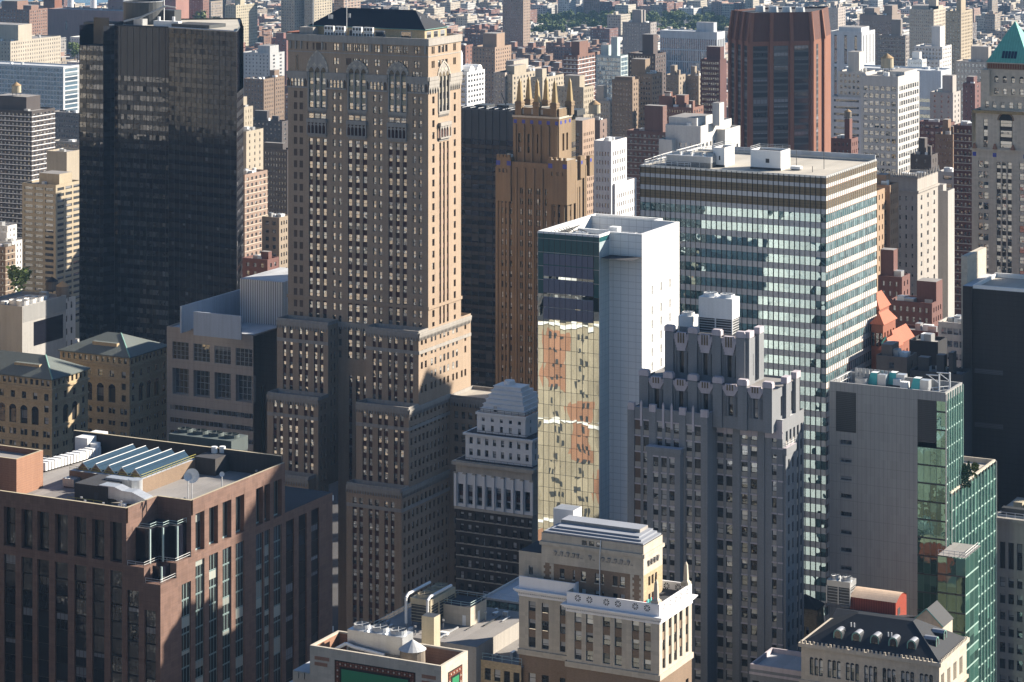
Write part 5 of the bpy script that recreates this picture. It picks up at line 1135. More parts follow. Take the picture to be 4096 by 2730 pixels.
for (z0, z1, k) in bands:
 if k == 'glass':
  for i in range(nb): b.win('N', rN, rX0 + bu * i, rX0 + bu * (i + 1), z0, z1, .1, 'win_ribbon')
  for i in range(nw): b.win('W', rX, rN + bv * i, rN + bv * (i + 1), z0, z1, .12, 'win_ribbon_w', 'west_window')
 else:
  b.q('N', rN, rX0, rX, z0, z1, 'bronze_louver' if k != 'spandrel' else 'spandrel_shaded', part='spandrels'); b.q('W', rX, rN, rB, z0, z1, 'bronze_louver' if k != 'spandrel' else 'spandrel_sunlit', part='spandrels')
  if k == 'spandrel':
   b.mb('spandrels').box(rX + .002, rN, z0 - .06, rX + .1, rB, z0 + .04, 'brick_orange', bottom=True)
   b.mb('spandrels').poly([(rX0, rN, z0), (rX, rN, z0), (rX, rN + .1, z0), (rX0, rN + .1, z0)], 'spandrel_shaded'); b.mb('spandrels').poly([(rX, rN, z0), (rX, rB, z0), (rX - .12, rB, z0), (rX - .12, rN, z0)], 'spandrel_sunlit')
for i in range(nb + 1): b.mb('mullions').box(rX0 + bu * i - .05, rN - .22, 0, rX0 + bu * i + .05, rN - .003, zr_ - .1, 'mullion_dark' if i % 1 == 0 else 'mullion_pale')
for i in range(1, nw): b.mb('west_fins').box(rX + .003, rN + bv * i - .03, 0, rX + .13, rN + bv * i + .03, zr_ - .1, 'spandrel_sunlit')
b.shell(rX0, rX, rN, rB, 0, zr_, 'panel_grey')
b.parapet(rX0, rX, rN, rB, zr_ - .55, .56, .3, 'mullion_pale', 'roof_tan'); b.mb('parapet').box(rX0 + 6, rB - .7, zr_, rX - .2, rB - .35, zr_ + 1.3, 'roof_pale')
RP = lambda px, py: Pb(px, py, zr_ - .5)
for (p, q_, h, lb, px1) in (((2500 + 1038 / 2.941, 550 + 350 / 2.941), 0, 7.2, 'w', 0),): pass
def mech(px0, px1, pxr, pyb, pyt):
 Yq = (CAMZ - zr_ + .5) / (pyb - HY) * F; x1, y0 = dep(px1, Yq); x0 = on_y(px0, y0); y1 = on_x(pxr, x1); h = (pyb - pyt) / F * Yq
 mm = b.piece('roof_penthouse'); mm.box(x0, y0, zr_ - .5, x1, y1, zr_ - .5 + h, 'white_soft', top='roof_dark');
 t = .25
 for bb in ((x0, y0, x1, y0 + t), (x0, y1 - t, x1, y1), (x0, y0 + t, x0 + t, y1 - t), (x1 - t, y0 + t, x1, y1 - t)): mm.box(bb[0], bb[1], zr_ - .5 + h, bb[2], bb[3], zr_ + h + .1, 'white_soft')
 railing(b.mb('roof_rail'), [(x0, y0, zr_ + h), (x0, y1, zr_ + h), (x1, y1, zr_ + h)], 1.0, 'mullion_pale', .05)
 mm.box(x0 + (x1 - x0) * .5, y0 - .04, zr_ + h * .3, x0 + (x1 - x0) * .62, y0 - .005, zr_ + h * .3 + 1.2, 'metal_dark'); mm.box(x0 - .1, y0 - .12, zr_ - .49, x1 + .1, y0 - .006, zr_ + .1, 'metal_dark'); return x0, x1, y0, y1
mech(2500 + 1038 / 2.941, 2500 + 1172 / 2.941, 2500 + 1287 / 2.941, 550 + 352 / 2.941, 550 + 150 / 2.941)
mech(2500 + 1477 / 2.941, 2500 + 1833 / 2.941, 2500 + 1943 / 2.941, 550 + 392 / 2.941, 550 + 190 / 2.941)
m = b.mb('roof_rail')
for o_ in (0, 1.2, 2.4): railing(m, [(rX0 + 1.5 + o_, rN + 6, zr_), (rX0 + 1.5 + o_, rB - 3, zr_)], 1.6 + o_ * .35, 'metal_white', .09, 3)
railing(m, [(rX0 + 1, rN + 2, zr_), (rX0 + 15, rN + 2, zr_)], 1.1, 'metal_white', .06); railing(m, [(rX0 + 1, rN + 1, zr_), (rX0 + 1, rB - 1, zr_)], 1.3, 'metal_white', .07); railing(m, [(rX0 + 1, rB - 1.2, zr_), (rX0 + 26, rB - 1.2, zr_)], 1.4, 'metal_white', .06)
for i, (px, py, h) in enumerate(((3296, 678, 5), (3186, 664, 4), (3250, 690, 1.2))):
 q = RP(px, py); m.tube([(q[0], q[1], zr_ - .5), (q[0], q[1], zr_ + h)], .1, 'metal_dark', 5)
b.done()
fan_tower('cooling_tower', 'low grey bank of roof fans behind white railings on the striped slab', rX0 + 6, rX0 + 20, rN + 5, rN + 13, zr_ - .5, 3.2, 4, 'metal_grey')
q = RP(3180, 682); duct_unit('roof_hatch', 'small white roof hatch box alone on the tan roof of the striped slab', q[0] - 1.5, q[0] + 1.5, q[1], q[1] + 2, zr_ - .5, 1.1, 'metal_white', 'rooftop unit')
# ================================================================ grey panel tower with green glass side
Yg = 596.0
gX, gN = dep(3782, Yg); gX0 = on_y(3316.6, gN); gB = on_x(3849, gX); zg = zz(1572.8, Yg); scG = 2.851
b = Bld('grey_panel_tower', 'grey metal-panelled tower with louvres and a green glass side', gX, gN, 'office building', zvis=5)
u = [on_y(3250 + a / scG, gN) for a in (190, 267, 497, 1197, 1415, 1517)]; xm = u[3]
zl1 = zat(1450 + 795 / scG, (u[1] + u[2]) / 2, gN); zl2 = zat(1450 + 905 / scG, u[3], gN); FG = 4.07
b.q('N', gN, u[0], u[1], 0, zg, 'panel_grey'); b.q('N', gN, u[1], u[2], zl1, zg - .3, 'louver_dark', d=.12); b.q('N', gN, u[1], u[2], zg - .3, zg, 'panel_grey')
for k in range(22):
 z = zl1 - .18 * 0 - .55 * k
nl = int((zg - .5 - zl1) / .42)
for i in range(nl):
 b.mb('louvers').box(u[1] + .05, gN + .01, zl1 + .1 + i * .42, u[2] - .05, gN + .11, zl1 + .26 + i * .42, 'metal_dark', bottom=True)
nl = int((zg - .5 - zl2) / .42)
for i in range(nl): b.mb('louvers').box(u[3] + .05, gN + .01, zl2 + .1 + i * .42, u[4] - .05, gN + .11, zl2 + .26 + i * .42, 'metal_dark', bottom=True)
s0, s1 = on_y(3250 + 312 / scG, gN), on_y(3250 + 447 / scG, gN); zs = zat(1450 + 880 / scG, s0, gN)
b.fac('N', gN, u[1], u[2], 0, zl1, [(s0, s1)], [(zs - FG * i - 1.05, zs - FG * i) for i in range(24) if zs - FG * i > 3], 'panel_grey', 'win_strip', .4)
b.q('N', gN, u[2], u[3], 0, zg, 'panel_grey'); b.q('N', gN, u[3], u[4], zl2, zg - .3, 'louver_dark', d=.12); b.q('N', gN, u[3], u[4], zg - .3, zg, 'panel_grey'); b.q('N', gN, u[4], u[5], zg - .4, zg, 'panel_grey')
for uu in u[1:5]: b.mb('wall').poly([(uu, gN, zl1 if uu < u[3] - 1 else zl2), (uu, gN + .12, zl1 if uu < u[3] - 1 else zl2), (uu, gN + .12, zg), (uu, gN, zg)], 'panel_grey')
zf = zg - .4; k = 0; FGl = (zg - .4 - zl2) / 3
def flat_glass(side, pl, u0, u1, n, z0, z1, part='window', off=0.0):
 w = (u1 - u0) / n
 for i in range(n): b.win(side, pl, u0 + w * i, u0 + w * (i + 1), z0, z1, off, 'win_green', part)
fl = []; z = zg - .4
while z > 4: fl.append(z); z -= FG
for z in fl:
 z0 = z - FG + .28
 flat_glass('N', gN, u[4], u[5], 2, z0, z)
 if z < zl2 + .5: flat_glass('N', gN, u[3], u[4], 3, z0, z)
 flat_glass('W', gX, gN, gB, 7, z0, z, 'west_window')
 for (side, a, c) in (('N', u[4], u[5]), ('W', gN, gB)) + ((('N', u[3], u[4]),) if z < zl2 + .5 else ()):
  q0, q1 = b.P(side, gN if side == 'N' else gX, a, z0 - .28, -.06), b.P(side, gN if side == 'N' else gX, c, z0, 0); b.mb('floor_bands').box(min(q0[0], q1[0]), min(q0[1], q1[1]), z0 - .28, max(q0[0], q1[0]), max(q0[1], q1[1]), z0, 'mullion_green' if side == 'W' else 'mullion_dark', bottom=True)
for i in range(8):
 v = gN + (gB - gN) / 7 * i; b.mb('glass_fins').box(gX + .01, v - .04, 0, gX + .3, v + .04, zg - .3, 'mullion_green' if i else 'mullion_pale')
b.shell(gX0, gX, gN, gB, 0, zg, 'panel_grey')
T = .45; b.parapet(gX0, gX, gN, gB, zg - 2.0, 2.05, T, 'panel_grey', 'roof_grey')
m = b.mb('roof_rail'); railing(m, [(gX0 + 1.2, gN + 1.5, zg - 2), (gX0 + 1.2, gB - 1, zg - 2)], 2.4, 'metal_white', .06, 1.5); railing(m, [(gX - 4.5, gN + 1.2, zg - 1.2), (gX - 1.0, gN + 5.5, zg - 1.2)], 1.6, 'metal_white', .07, 1.2)
for i in range(10): m.box(gX0 + 2 + i * .9, gB - .6, zg - 1.9, gX0 + 2.7 + i * .9, gB - .5, zg + 1.2, 'metal_grey')
m = b.mb('davit_arm')
for (fx, fy) in ((-2.6, 3.6), (-1.2, 7.0)):
 x, y = gX + fx, gN + fy; m.tube([(x, y, zg - 2), (x, y, zg + 3.2)], .2, 'metal_white', 6); m.tube([(x, y, zg + 3.0), (x - 3.5, y + 1.5, zg + 2.6)], .14, 'metal_white', 5); m.tube([(x, y, zg + 1.2), (x - 3.0, y + 1.2, zg + 2.6)], .1, 'metal_white', 5)
# west wing with a planted terrace
vX, vN = dep(3804, Yg + 2.5); vB = on_x(3982, vX); zv = zz(1969, Yg + 2.5)
fl2 = []; z = zv - .5
while z > 4: fl2.append(z); z -= FG
nv = 14
for z in fl2:
 z0 = z - FG + .28; flat_glass('W', vX, vN, vB, nv, z0, z, 'west_window'); flat_glass('N', vN, gX, vX, 1, z0, z)
 b.mb('floor_bands').box(vX, vN - .05, z0 - .28, vX + .08, vB, z0, 'mullion_green', bottom=True); b.mb('floor_bands').box(gX, vN - .06, z0 - .28, vX - .002, vN, z0, 'mullion_dark', bottom=True)
for i in range(nv + 1):
 v = vN + (vB - vN) / nv * i; b.mb('glass_fins').box(vX + .01, v - .04, 0, vX + .32, v + .04, zv - .3, 'mullion_green' if 0 < i < nv else 'mullion_pale')
b.shell(gX, vX, vN, vB, 0, zv, 'panel_grey', 'ES'); b.piece('roof').poly([(gX0, gB, zv - 1.1), (vX, gB, zv - 1.1), (vX, vB, zv - 1.1), (gX0, vB, zv - 1.1)], 'roof_tan'); b.piece('roof').poly([(gX, vN, zv - 1.1), (vX, vN, zv - 1.1), (vX, gB, zv - 1.1), (gX, gB, zv - 1.1)], 'roof_tan')
m = b.mb('parapet'); m.box(vX - .5, vN, zv - 1.1, vX, vB, zv, 'limestone'); m.box(gX0, vB - .4, zv - 1.1, vX - .5, vB, zv, 'limestone'); m.box(gX, vN, zv - 1.1, vX - .5, vN + .2, zv, 'mullion_dark')
# lower north bay with a small glazed balcony
oX, oN = dep(3862, Yg - 9); oX0 = gX + .3; zo = zz(2235, Yg - 9)
fl3 = []; z = zo - .2
while z > 4: fl3.append(z); z -= FG
for z in fl3:
 z0 = z - FG + .28; flat_glass('N', oN, oX0, oX, 3, z0, z); flat_glass('W', oX, oN, vN - .1, 3, z0, z, 'west_window')
 b.mb('floor_bands').box(oX0, oN - .06, z0 - .28, oX, oN, z0, 'mullion_dark', bottom=True); b.mb('floor_bands').box(oX + .002, oN, z0 - .28, oX + .08, vN - .1, z0, 'mullion_green', bottom=True)
b.q('E', oX0, oN, vN, 0, zo, 'mullion_dark'); b.piece('roof').poly([(oX0, oN, zo), (oX, oN, zo), (oX, vN + 2, zo), (oX0, vN + 2, zo)], 'roof_grey'); railing(b.mb('roof_rail'), [(oX0 + .1, oN + .1, zo), (oX - .1, oN + .1, zo), (oX - .1, vN, zo)], 1.2, 'mullion_pale', .05, 1.2)
b.done()
for k, (px, py, lb) in enumerate(((3470, 1522, 'left teal-hooded air handler on the grey panel roof'), (3545, 1522, 'middle teal-hooded air handler on the grey panel roof'), (3640, 1545, 'right teal-hooded air handler on the grey panel roof'))):
 q = Pb(px, py + 16, zg - 1.9); r = empty('air_handler', (q[0], q[1], zg - 2), lb, 'rooftop unit', 'teal air handlers'); o_ = (q[0], q[1], zg - 2)
 m = MB(); m.poly([(q[0], q[1], zg - 1.9), (q[0] + 2.2, q[1], zg - 1.9), (q[0] + 2.4, q[1], zg + .9), (q[0] + .8, q[1], zg + .9)], 'chair_teal'); m.poly([(q[0], q[1], zg - 1.9), (q[0], q[1] + 2, zg - 1.9), (q[0] + .8, q[1] + 2, zg + .9), (q[0] + .8, q[1], zg + .9)], 'chair_teal'); m.poly([(q[0] + .8, q[1], zg + .9), (q[0] + 2.4, q[1], zg + .9), (q[0] + 2.4, q[1] + 2, zg + .9), (q[0] + .8, q[1] + 2, zg + .9)], 'metal_white'); m.build('hood', r, o_)
 m = MB(); m.box(q[0] + 2.41, q[1] - .1, zg - 1.9, q[0] + 4.4, q[1] + 2, zg + .6, 'galv'); m.build('casing', r, o_)
for k, (px, lb) in enumerate(((3440, 'front round fan at the left of the grey panel roof'), (3452, 'rear round fan at the left of the grey panel roof'))):
 q = Pb(px, 1545 - 20 * k, zg - 1.9); m = MB(); m.cyl(q[0], q[1] + 1, zg - 1.9, zg - .2 + .7 * k, 1.55, 1.5, 'metal_grey', 18, cap='metal_dark'); thing_mesh('roof_fan', lb, 'rooftop unit', m, q[0], q[1], zg - 2, 'round fans on the grey panel roof')
for k, (px, py) in enumerate(((3600, 1557), (3655, 1562), (3572, 1545))):
 q = Pb(px, py, zg - 1.9); duct_unit('rooftop_unit', ['pale box unit between the teal air handlers', 'pale box unit nearest the glass corner of the grey panel roof', 'small pale box unit behind the front edge of the grey panel roof'][k], q[0], q[0] + 1.8, q[1], q[1] + 1.6, zg - 2, 1.7, 'metal_white', 'rooftop unit', 'box units on the grey panel roof')
def shrub(name, label, x, y, z, h, r_, mat='leaf_conifer', n=260, cone=True, cat='shrub', group=None):
 t = empty(name, (x, y, z), label, cat, group); m = MB(); R_ = random.Random(int(x * 10))
 for i in range(n):
  f = R_.random() ** .8; rad = r_ * ((1 - f) * .95 + .06 if cone else math.sqrt(max(0, 1 - (2 * f - 1) ** 2))) * (.55 + .45 * R_.random()); A = R_.random() * 6.283
  c = Vector((x + rad * math.cos(A), y + rad * math.sin(A), z + .25 + f * h)); s = r_ * .22 * (.6 + R_.random())
  u_ = Vector((R_.uniform(-1, 1), R_.uniform(-1, 1), R_.uniform(-1, 1))).normalized(); v_ = u_.orthogonal().normalized(); m.poly([tuple(c + u_ * s), tuple(c + v_ * s * .7), tuple(c - u_ * s), tuple(c - v_ * s * .7)], mat)
 m.build('crown', t, (x, y, z)); m = MB(); m.cyl(x, y, z, z + h * .5, .1, .06, 'bark', 5); m.build('trunk', t, (x, y, z)); return t
zt_ = zv - 1.1
for (px, py, h, rr, lb, cn) in ((3858, 1955, 5.2, 1.7, 'tallest dark conifer on the glass terrace against the tower', True), (3874, 1925, 4.2, 1.1, 'slimmer conifer behind the tallest one on the glass terrace', True), (3900, 1890, 1.9, 1.0, 'square clipped hedge bush at the back of the glass terrace', False), (3893, 1917, 1.1, .8, 'low rounded shrub in the middle of the glass terrace', False)):
 q = Pb(px, py, zt_); shrub('terrace_tree' if cn else 'terrace_shrub', lb, q[0], q[1], zt_, h, rr, 'leaf_conifer' if cn else 'leaf', 320, cn, 'tree' if cn else 'shrub')
# ================================================================ dark hip-roofed palazzo, lower right
Ym = 540.0
mX, mN = dep(3757, Ym); mX0 = on_y(3205, mN); mB = on_x(3866, mX); zm = zz(2653, Ym); s5 = 2.2402
b = Bld('dormered_palazzo', 'cream arcaded building with dark hip roof and round-topped dormers', mX, mN, 'building', zvis=70)
aw = []
for g in ((693, 818), (858, 982), (1022, 1147), (1187, 1313), (1355, 1482), (530, 655), (370, 495)):
 w = (g[1] - g[0]) / 3
 for i in range(3): aw.append((on_y(3072 + (g[0] + w * i + 4) / s5, mN), on_y(3072 + (g[0] + w * (i + 1) - 4) / s5, mN)))
za0, za1 = zm - 6.3, zm - 3.0
b.fac('N', mN, mX0, mX, zm - 8, zm, aw, [(za0, za1)], 'limestone', 'win_deco', .4)
b.fac('N', mN, mX0, mX, 0, zm - 8, cN(mN, 3072, s5, [(703, 742), (752, 792), (867, 905), (915, 955), (1030, 1070), (1080, 1120), (1195, 1235), (1245, 1285)]), [(zm - 12.6 - 4 * i, zm - 10.2 - 4 * i) for i in range(12)], 'brick_gold', 'win_deco', .4)
vw = []
for i in range(4):
 a = mN + 1.2 + (mB - mN - 2.0) / 4 * i
 for j in range(3): vw.append((a + .75 * j, a + .75 * j + .58))
b.fac('W', mX, mN, mB, zm - 8, zm, vw, [(za0, za1)], 'limestone', 'win_w', .4); b.fac('W', mX, mN, mB, 0, zm - 8, even(mN + 1, mB - 1, 5, 1.3), [(zm - 12.6 - 4 * i, zm - 10.2 - 4 * i) for i in range(12)], 'brick_gold', 'win_w', .4)
for c in aw + []:
 P_ = [(q[0], mN - .02, q[1]) for q in [(c[0] + (c[1] - c[0]) / 2 * (1 - math.cos(k * math.pi / 8)), za1 + (c[1] - c[0]) / 2 * math.sin(k * math.pi / 8)) for k in range(9)]]; b.mb('arch_heads').poly(P_, 'slate')
for c in vw:
 P_ = [(mX + .02, c[0] + (c[1] - c[0]) / 2 * (1 - math.cos(k * math.pi / 8)), za1 + (c[1] - c[0]) / 2 * math.sin(k * math.pi / 8)) for k in range(9)]; b.mb('arch_heads').poly(P_, 'slate')
b.band(mX0, mX, mN, mB, zm - 8.2, zm - 7.5, .35, 'limestone'); b.band(mX0, mX, mN, mB, zm - .7, zm + .1, .5, 'limestone')
for i in range(int((mX - mX0) / .9)): b.mb('roof_crest').box(mX0 + i * .9, mN - .5, zm + .1, mX0 + i * .9 + .4, mN - .3, zm + .7, 'limestone')
for i in range(int((mB - mN) / .9)): b.mb('roof_crest').box(mX + .3, mN + i * .9, zm + .1, mX + .5, mN + i * .9 + .4, zm + .7, 'limestone')
b.shell(mX0, mX, mN, mB, 0, zm, 'brick_gold')
hR = 4.9; ry0, ry1 = mN + 9, mB - 7.5; rx0, rx1 = mX0 + 9, mX - 8.5
if ry1 < ry0: ry0 = ry1 = (ry0 + ry1) / 2
m = b.mb('roof'); E = [(mX0, mN, zm + .1), (mX, mN, zm + .1), (mX, mB, zm + .1), (mX0, mB, zm + .1)]; TT = [(rx0, ry0, zm + hR), (rx1, ry0, zm + hR), (rx1, ry1 + .1, zm + hR), (rx0, ry1 + .1, zm + hR)]
for i in range(4): j = (i + 1) % 4; m.poly([E[i], E[j], TT[j], TT[i]], 'slate')
m.poly(TT, 'slate')
m.tube([E[1], TT[1]], .12, 'metal_dark', 4)
def dormer(x, y, z, side):
 m = b.piece('dormer'); w = .95
 A = [(w * math.cos(math.pi * k / 8), .9 + w * math.sin(math.pi * k / 8)) for k in range(9)]; prof = [(w, 0)] + A + [(-w, 0)]
 d = 2.6
 if side == 'N': f = lambda q, t: (x + q[0], y + t, z + q[1])
 else: f = lambda q, t: (x - t, y + q[0], z + q[1])
 for p, q in zip(prof[:-1], prof[1:]): m.poly([f(p, 0), f(q, 0), f(q, d), f(p, d)], 'slate' if p[1] < 1.5 else 'roof_lead')
 m.poly([f((q[0] * .78, q[1] * .9 + .05), -.0) for q in prof], 'black_glass_spandrel');
 for p, q in zip(prof[:-1], prof[1:]): m.poly([f(p, -.05), f(q, -.05), f((q[0] * .78, q[1] * .86), -.05), f((p[0] * .78, p[1] * .86), -.05)], 'copper_patina')
sl_n = hR / 9.0
for a in (625, 790, 955, 1120, 1285): dormer(on_y(3072 + a / s5, mN + 2.2), mN + 2.2, zm + .1 + 2.2 * sl_n, 'N')
for f in (.34, .62): dormer(mX - 2.4, mN + (mB - mN) * f, zm + .1 + 2.4 * hR / 8.5, 'W')
for (a, h) in ((745, .62), (1078, .5)):
 x = on_y(3072 + a / s5, mN + 9 * h);
 for k in (0, .7): b.mb('roof_vents').cyl(x + k, mN + 9 * h, zm + hR * h, zm + hR * h + .9, .14, .14, 'metal_white', 6)
b.done()
# golden brick house with arched pairs, left of the palazzo, and things behind
hX, hN = dep(3265, 612); hX0 = on_y(3150, hN); zh_ = zz(2440, 612)
b = Bld('yellow_brick_house', 'yellow brick wing with arched twin window under dark roofs beside the grey tower', hX, hN, 'building', nwin=20)
b.fac('N', hN, hX0, hX, 0, zh_, cN(hN, 3072, s5, [(300, 327), (337, 365)]), [(zh_ - 6.0 - 5.4 * i, zh_ - 4.2 - 5.4 * i) for i in range(8)], 'brick_buff', 'win_deco', .35); b.shell(hX0, hX, hN, hN + 5, 0, zh_, 'brick_buff', 'WES')
for i in range(9): b.mb('corbels').box(hX0 + 1 + i * .85, hN - .18, zh_ - 1.3, hX0 + 1.45 + i * .85, hN - .004, zh_ - .5, 'brick_buff', bottom=True)
m = b.mb('roof'); c_ = ((hX0 + hX) / 2, hN + 2.5, zh_ + 2.6)
E = [(hX0 - .4, hN - .4, zh_), (hX + .4, hN - .4, zh_), (hX + .4, hN + 5.4, zh_), (hX0 - .4, hN + 5.4, zh_)]
for i in range(4): m.poly([E[i], E[(i + 1) % 4], c_], 'slate')
b.done()
hX0, hN = on_y(3120, dep(3272, 552)[1]), dep(3272, 552)[1]
b = Bld('rear_dark_wing', 'dark slate-roofed rear wing with rust ridge behind the yellow brick wing', hX0, hN + 14, 'building', nwin=0)
x0, x1, y0, y1 = on_y(3300, hN + 15), on_y(3560, hN + 15), hN + 14, hN + 34; zq = zz(2425, 575)
b.mb('wall').box(x0, y0, 0, x1, y1, zq - 3, 'brick_gold'); m = b.mb('roof'); m.poly([(x0, y0, zq - 3), (x1, y0, zq - 3), (x1, y0 + 8, zq), (x0, y0 + 8, zq)], 'slate'); m.poly([(x0, y0 + 8, zq), (x1, y0 + 8, zq), (x1, y1, zq - 3), (x0, y1, zq - 3)], 'slate'); m.poly([(x0, y0, zq - 3), (x0, y0 + 8, zq), (x0, y1, zq - 3)], 'slate'); b.done()
qx, qy = dep(3583, 572); x0 = on_y(3401, qy); y1 = on_x(3626, qx); zb0, zb1 = zz(2472, 572), zz(2412, 572)
r = empty('red_metal_shed', (qx, qy, zq), 'red corrugated shed with shallow curved roof behind the dark hip roof', 'shed'); o_ = (qx, qy, zq)
m = MB(); m.box(x0, qy, zq - 3, qx, y1, zb1, 'red_metal'); m.box(qx + .005, qy + 1.2, zq - 1.5, qx + .06, qy + 2.8, zb1 - 1.6, 'metal_dark'); m.build('wall', r, o_)
m = MB(); n = 10
for i in range(n):
 f0, f1 = i / n, (i + 1) / n; ya_, yb_ = qy - .2 + (y1 - qy + .4) * f0, qy - .2 + (y1 - qy + .4) * f1; m.poly([(x0 - .2, ya_, zb1 + .02 + 1.1 * math.sin(math.pi * f0)), (qx + .2, ya_, zb1 + .02 + 1.1 * math.sin(math.pi * f0)), (qx + .2, yb_, zb1 + .02 + 1.1 * math.sin(math.pi * f1)), (x0 - .2, yb_, zb1 + .02 + 1.1 * math.sin(math.pi * f1))], 'pale_metal_roof')
m.poly([(qx, qy - .2 + (y1 - qy + .4) * i / n, zb1 + 1.1 * math.sin(math.pi * i / n)) for i in range(n + 1)], 'red_metal'); m.build('roof', r, o_)
qx, qy = dep(3400, 576); fan_tower('cooling_tower', 'grey louvred cooling tower beside the red shed', on_y(3307, qy), qx, qy, qy + 4, zz(2425, 576), 5.0, 2, 'metal_grey', lh=.75)
b = Bld('gabled_attic', 'small gabled attic with green trim between the red shed and glass wing', *dep(3770, 565), 'building', nwin=0)
qx, qy = dep(3770, 565); x0 = on_y(3645, qy); zk = zz(2505, 565); m = b.mb('wall'); m.box(x0, qy, 0, qx, qy + 7, zk, 'limestone'); m = b.mb('roof'); xc = (x0 + qx) / 2
m.poly([(x0 - .3, qy - .3, zk - .2), (xc, qy - .3, zk + 3.2), (xc, qy + 7, zk + 3.2), (x0 - .3, qy + 7, zk - .2)], 'slate'); m.poly([(xc, qy - .3, zk + 3.2), (qx + .3, qy - .3, zk - .2), (qx + .3, qy + 7, zk - .2), (xc, qy + 7, zk + 3.2)], 'slate'); m.poly([(x0, qy - .05, zk), (qx, qy - .05, zk), (xc, qy - .05, zk + 3)], 'limestone'); m.tube([(x0 - .3, qy - .35, zk - .2), (xc, qy - .35, zk + 3.25), (qx + .3, qy - .35, zk - .2)], .14, 'copper_patina', 4); b.done()
s5 = 2.2402
# ================================================================ stone block with the green panel, bottom
Yp = 470.0
pX, pN = dep(1765, Yp); pX0 = on_y(1239.6, pN); pB = on_x(1871, pX); zp_ = zz(2666, Yp)
b = Bld('stained_stone_block', 'stained stone block with a big green wall panel and a roof pit', pX, pN, 'building')
for side, pl, a, c in (('N', pN, pX0, pX), ('W', pX, pN, pB)): b.q(side, pl, a, c, 0, zp_ - .2, 'limestone')
b.shell(pX0, pX, pN, pB, 0, zp_ - 4, 'limestone'); b.parapet(pX0, pX, pN, pB, zp_ - 4.2, 4.2, .5, 'limestone', 'roof_grey')
m = b.mb('inner_wall')
m.poly([(pX0 + .6, pN + .52, zp_ - 4.1), (pX0 + .52, pB - .52, zp_ - 4.1), (pX0 + .52, pB - .52, zp_ - .3), (pX0 + .52, pN + .52, zp_ - .3)], 'brick_orange'); m.poly([(pX0 + .52, pB - .52, zp_ - 4.1), (pX - .52, pB - .52, zp_ - 4.1), (pX - .52, pB - .52, zp_ - .3), (pX0 + .52, pB - .52, zp_ - .3)], 'brick_orange')
def panel(side, pl, a, c, zt_, zb):
 P = lambda u, z, d: b.P(side, pl, u, z, d)
 for nm, i, mat, d in (('panel_edge', 0, 'panel_edge', -.04), ('panel_border', .2, 'panel_border', -.07), ('panel_edge', 1.05, 'panel_edge', -.10), ('green_panel', 1.45, 'green_panel', -.13)):
  b.mb(nm).poly([P(a + i, zb, d), P(c - i, zb, d), P(c - i, zt_ - i, d), P(a + i, zt_ - i, d)], mat)
 n = int((c - a) / 1.05)
 for k in range(1, n):
  u = a + .05 + k * (c - a) / n; b.mb('panel_studs').poly([P(u + .17 * math.cos(q * math.pi / 4), zt_ - .62 + .17 * math.sin(q * math.pi / 4), -.085) for q in range(8)], 'limestone')
 for s_ in (a + .62, c - .62):
  for k in range(8): b.mb('panel_studs').poly([P(s_ + .17 * math.cos(q * math.pi / 4), zt_ - 1.8 - k * 1.1 + .17 * math.sin(q * math.pi / 4), -.085) for q in range(8)], 'limestone')
u0, u1 = on_y(1024 + 705 / s5, pN), on_y(1024 + 1430 / s5, pN); panel('N', pN, u0, u1, zat(2030 + 1365 / s5, u0, pN), zp_ - 18)
v0, v1 = on_x(1024 + 1720 / s5, pX), on_x(1024 + 1848 / s5, pX); panel('W', pX, v0, v1, zat(2030 + 1480 / s5, pX, v0), zp_ - 18)
for (a, c, y) in ((525, 657, 1340), (525, 640, 1392), (1485, 1612, 1505), (1485, 1600, 1560)):
 x0, x1 = on_y(1024 + a / s5, pN), on_y(1024 + c / s5, pN); z = zat(2030 + y / s5, x0, pN); b.mb('brick_inlay').box(x0, pN - .03, z - .45, x1, pN - .003, z + .2, 'brick_orange')
sx0 = on_y(1171, pN + 1); sz = zat(2030 + 1460 / s5, sx0, pN + 1); b.mb('wall').box(sx0, pN + 1, 0, pX0 - .01, pN + 9, sz, 'limestone', top='roof_pale'); b.mb('wall').box(sx0 - 2.4, pN + 2, 0, sx0 - .01, pN + 9, sz - 3.2, 'limestone', top='roof_pale')
for i in range(5): b.mb('shoulder_cap').box(sx0 + .3 + i * 1.25, pN + .75, sz - 1.2, sx0 + 1.3 + i * 1.25, pN + .99, sz - .1, 'limestone')
b.mb('chimney_pipe').cyl(on_y(1288, pN + 1.4), pN + 1.5, sz, sz + 3.2, .32, .32, 'metal_dark', 8)
b.done()
zq = zp_ - 4.1
fan_tower('cooling_tower', 'row of three white fan units in the roof pit above the green panel', pX0 + 4.2, pX0 + 15.6, pN + 6.2, pN + 10.2, zq + 1.3, 4.6, 3, 'galv', lh=.3)
water_tank('water_tank', 'weathered round wooden tank with grey cone roof above the green panel', on_y(1650, pN + 5.0), pN + 5.0, zq, 2.35, 2.9, 1.7, 'wood_tank', 'tank_cone')
r = empty('roof_pipe', (pX0 + 3, pN + 3, zq), 'bent white pipe in front of the three fan units', 'pipe'); m = MB(); m.tube([(pX0 + 2, pN + 5, zq + .3), (pX0 + 2.5, pN + 4.5, zq + 2.4), (pX0 + 4.5, pN + 5.2, zq + 3.6), (pX0 + 6, pN + 5.2, zq + 3.2), (pX0 + 12.5, pN + 5.2, zq + 2.6)], .33, 'metal_white', 8); m.build('pipe_run', r, (pX0 + 3, pN + 3, zq))
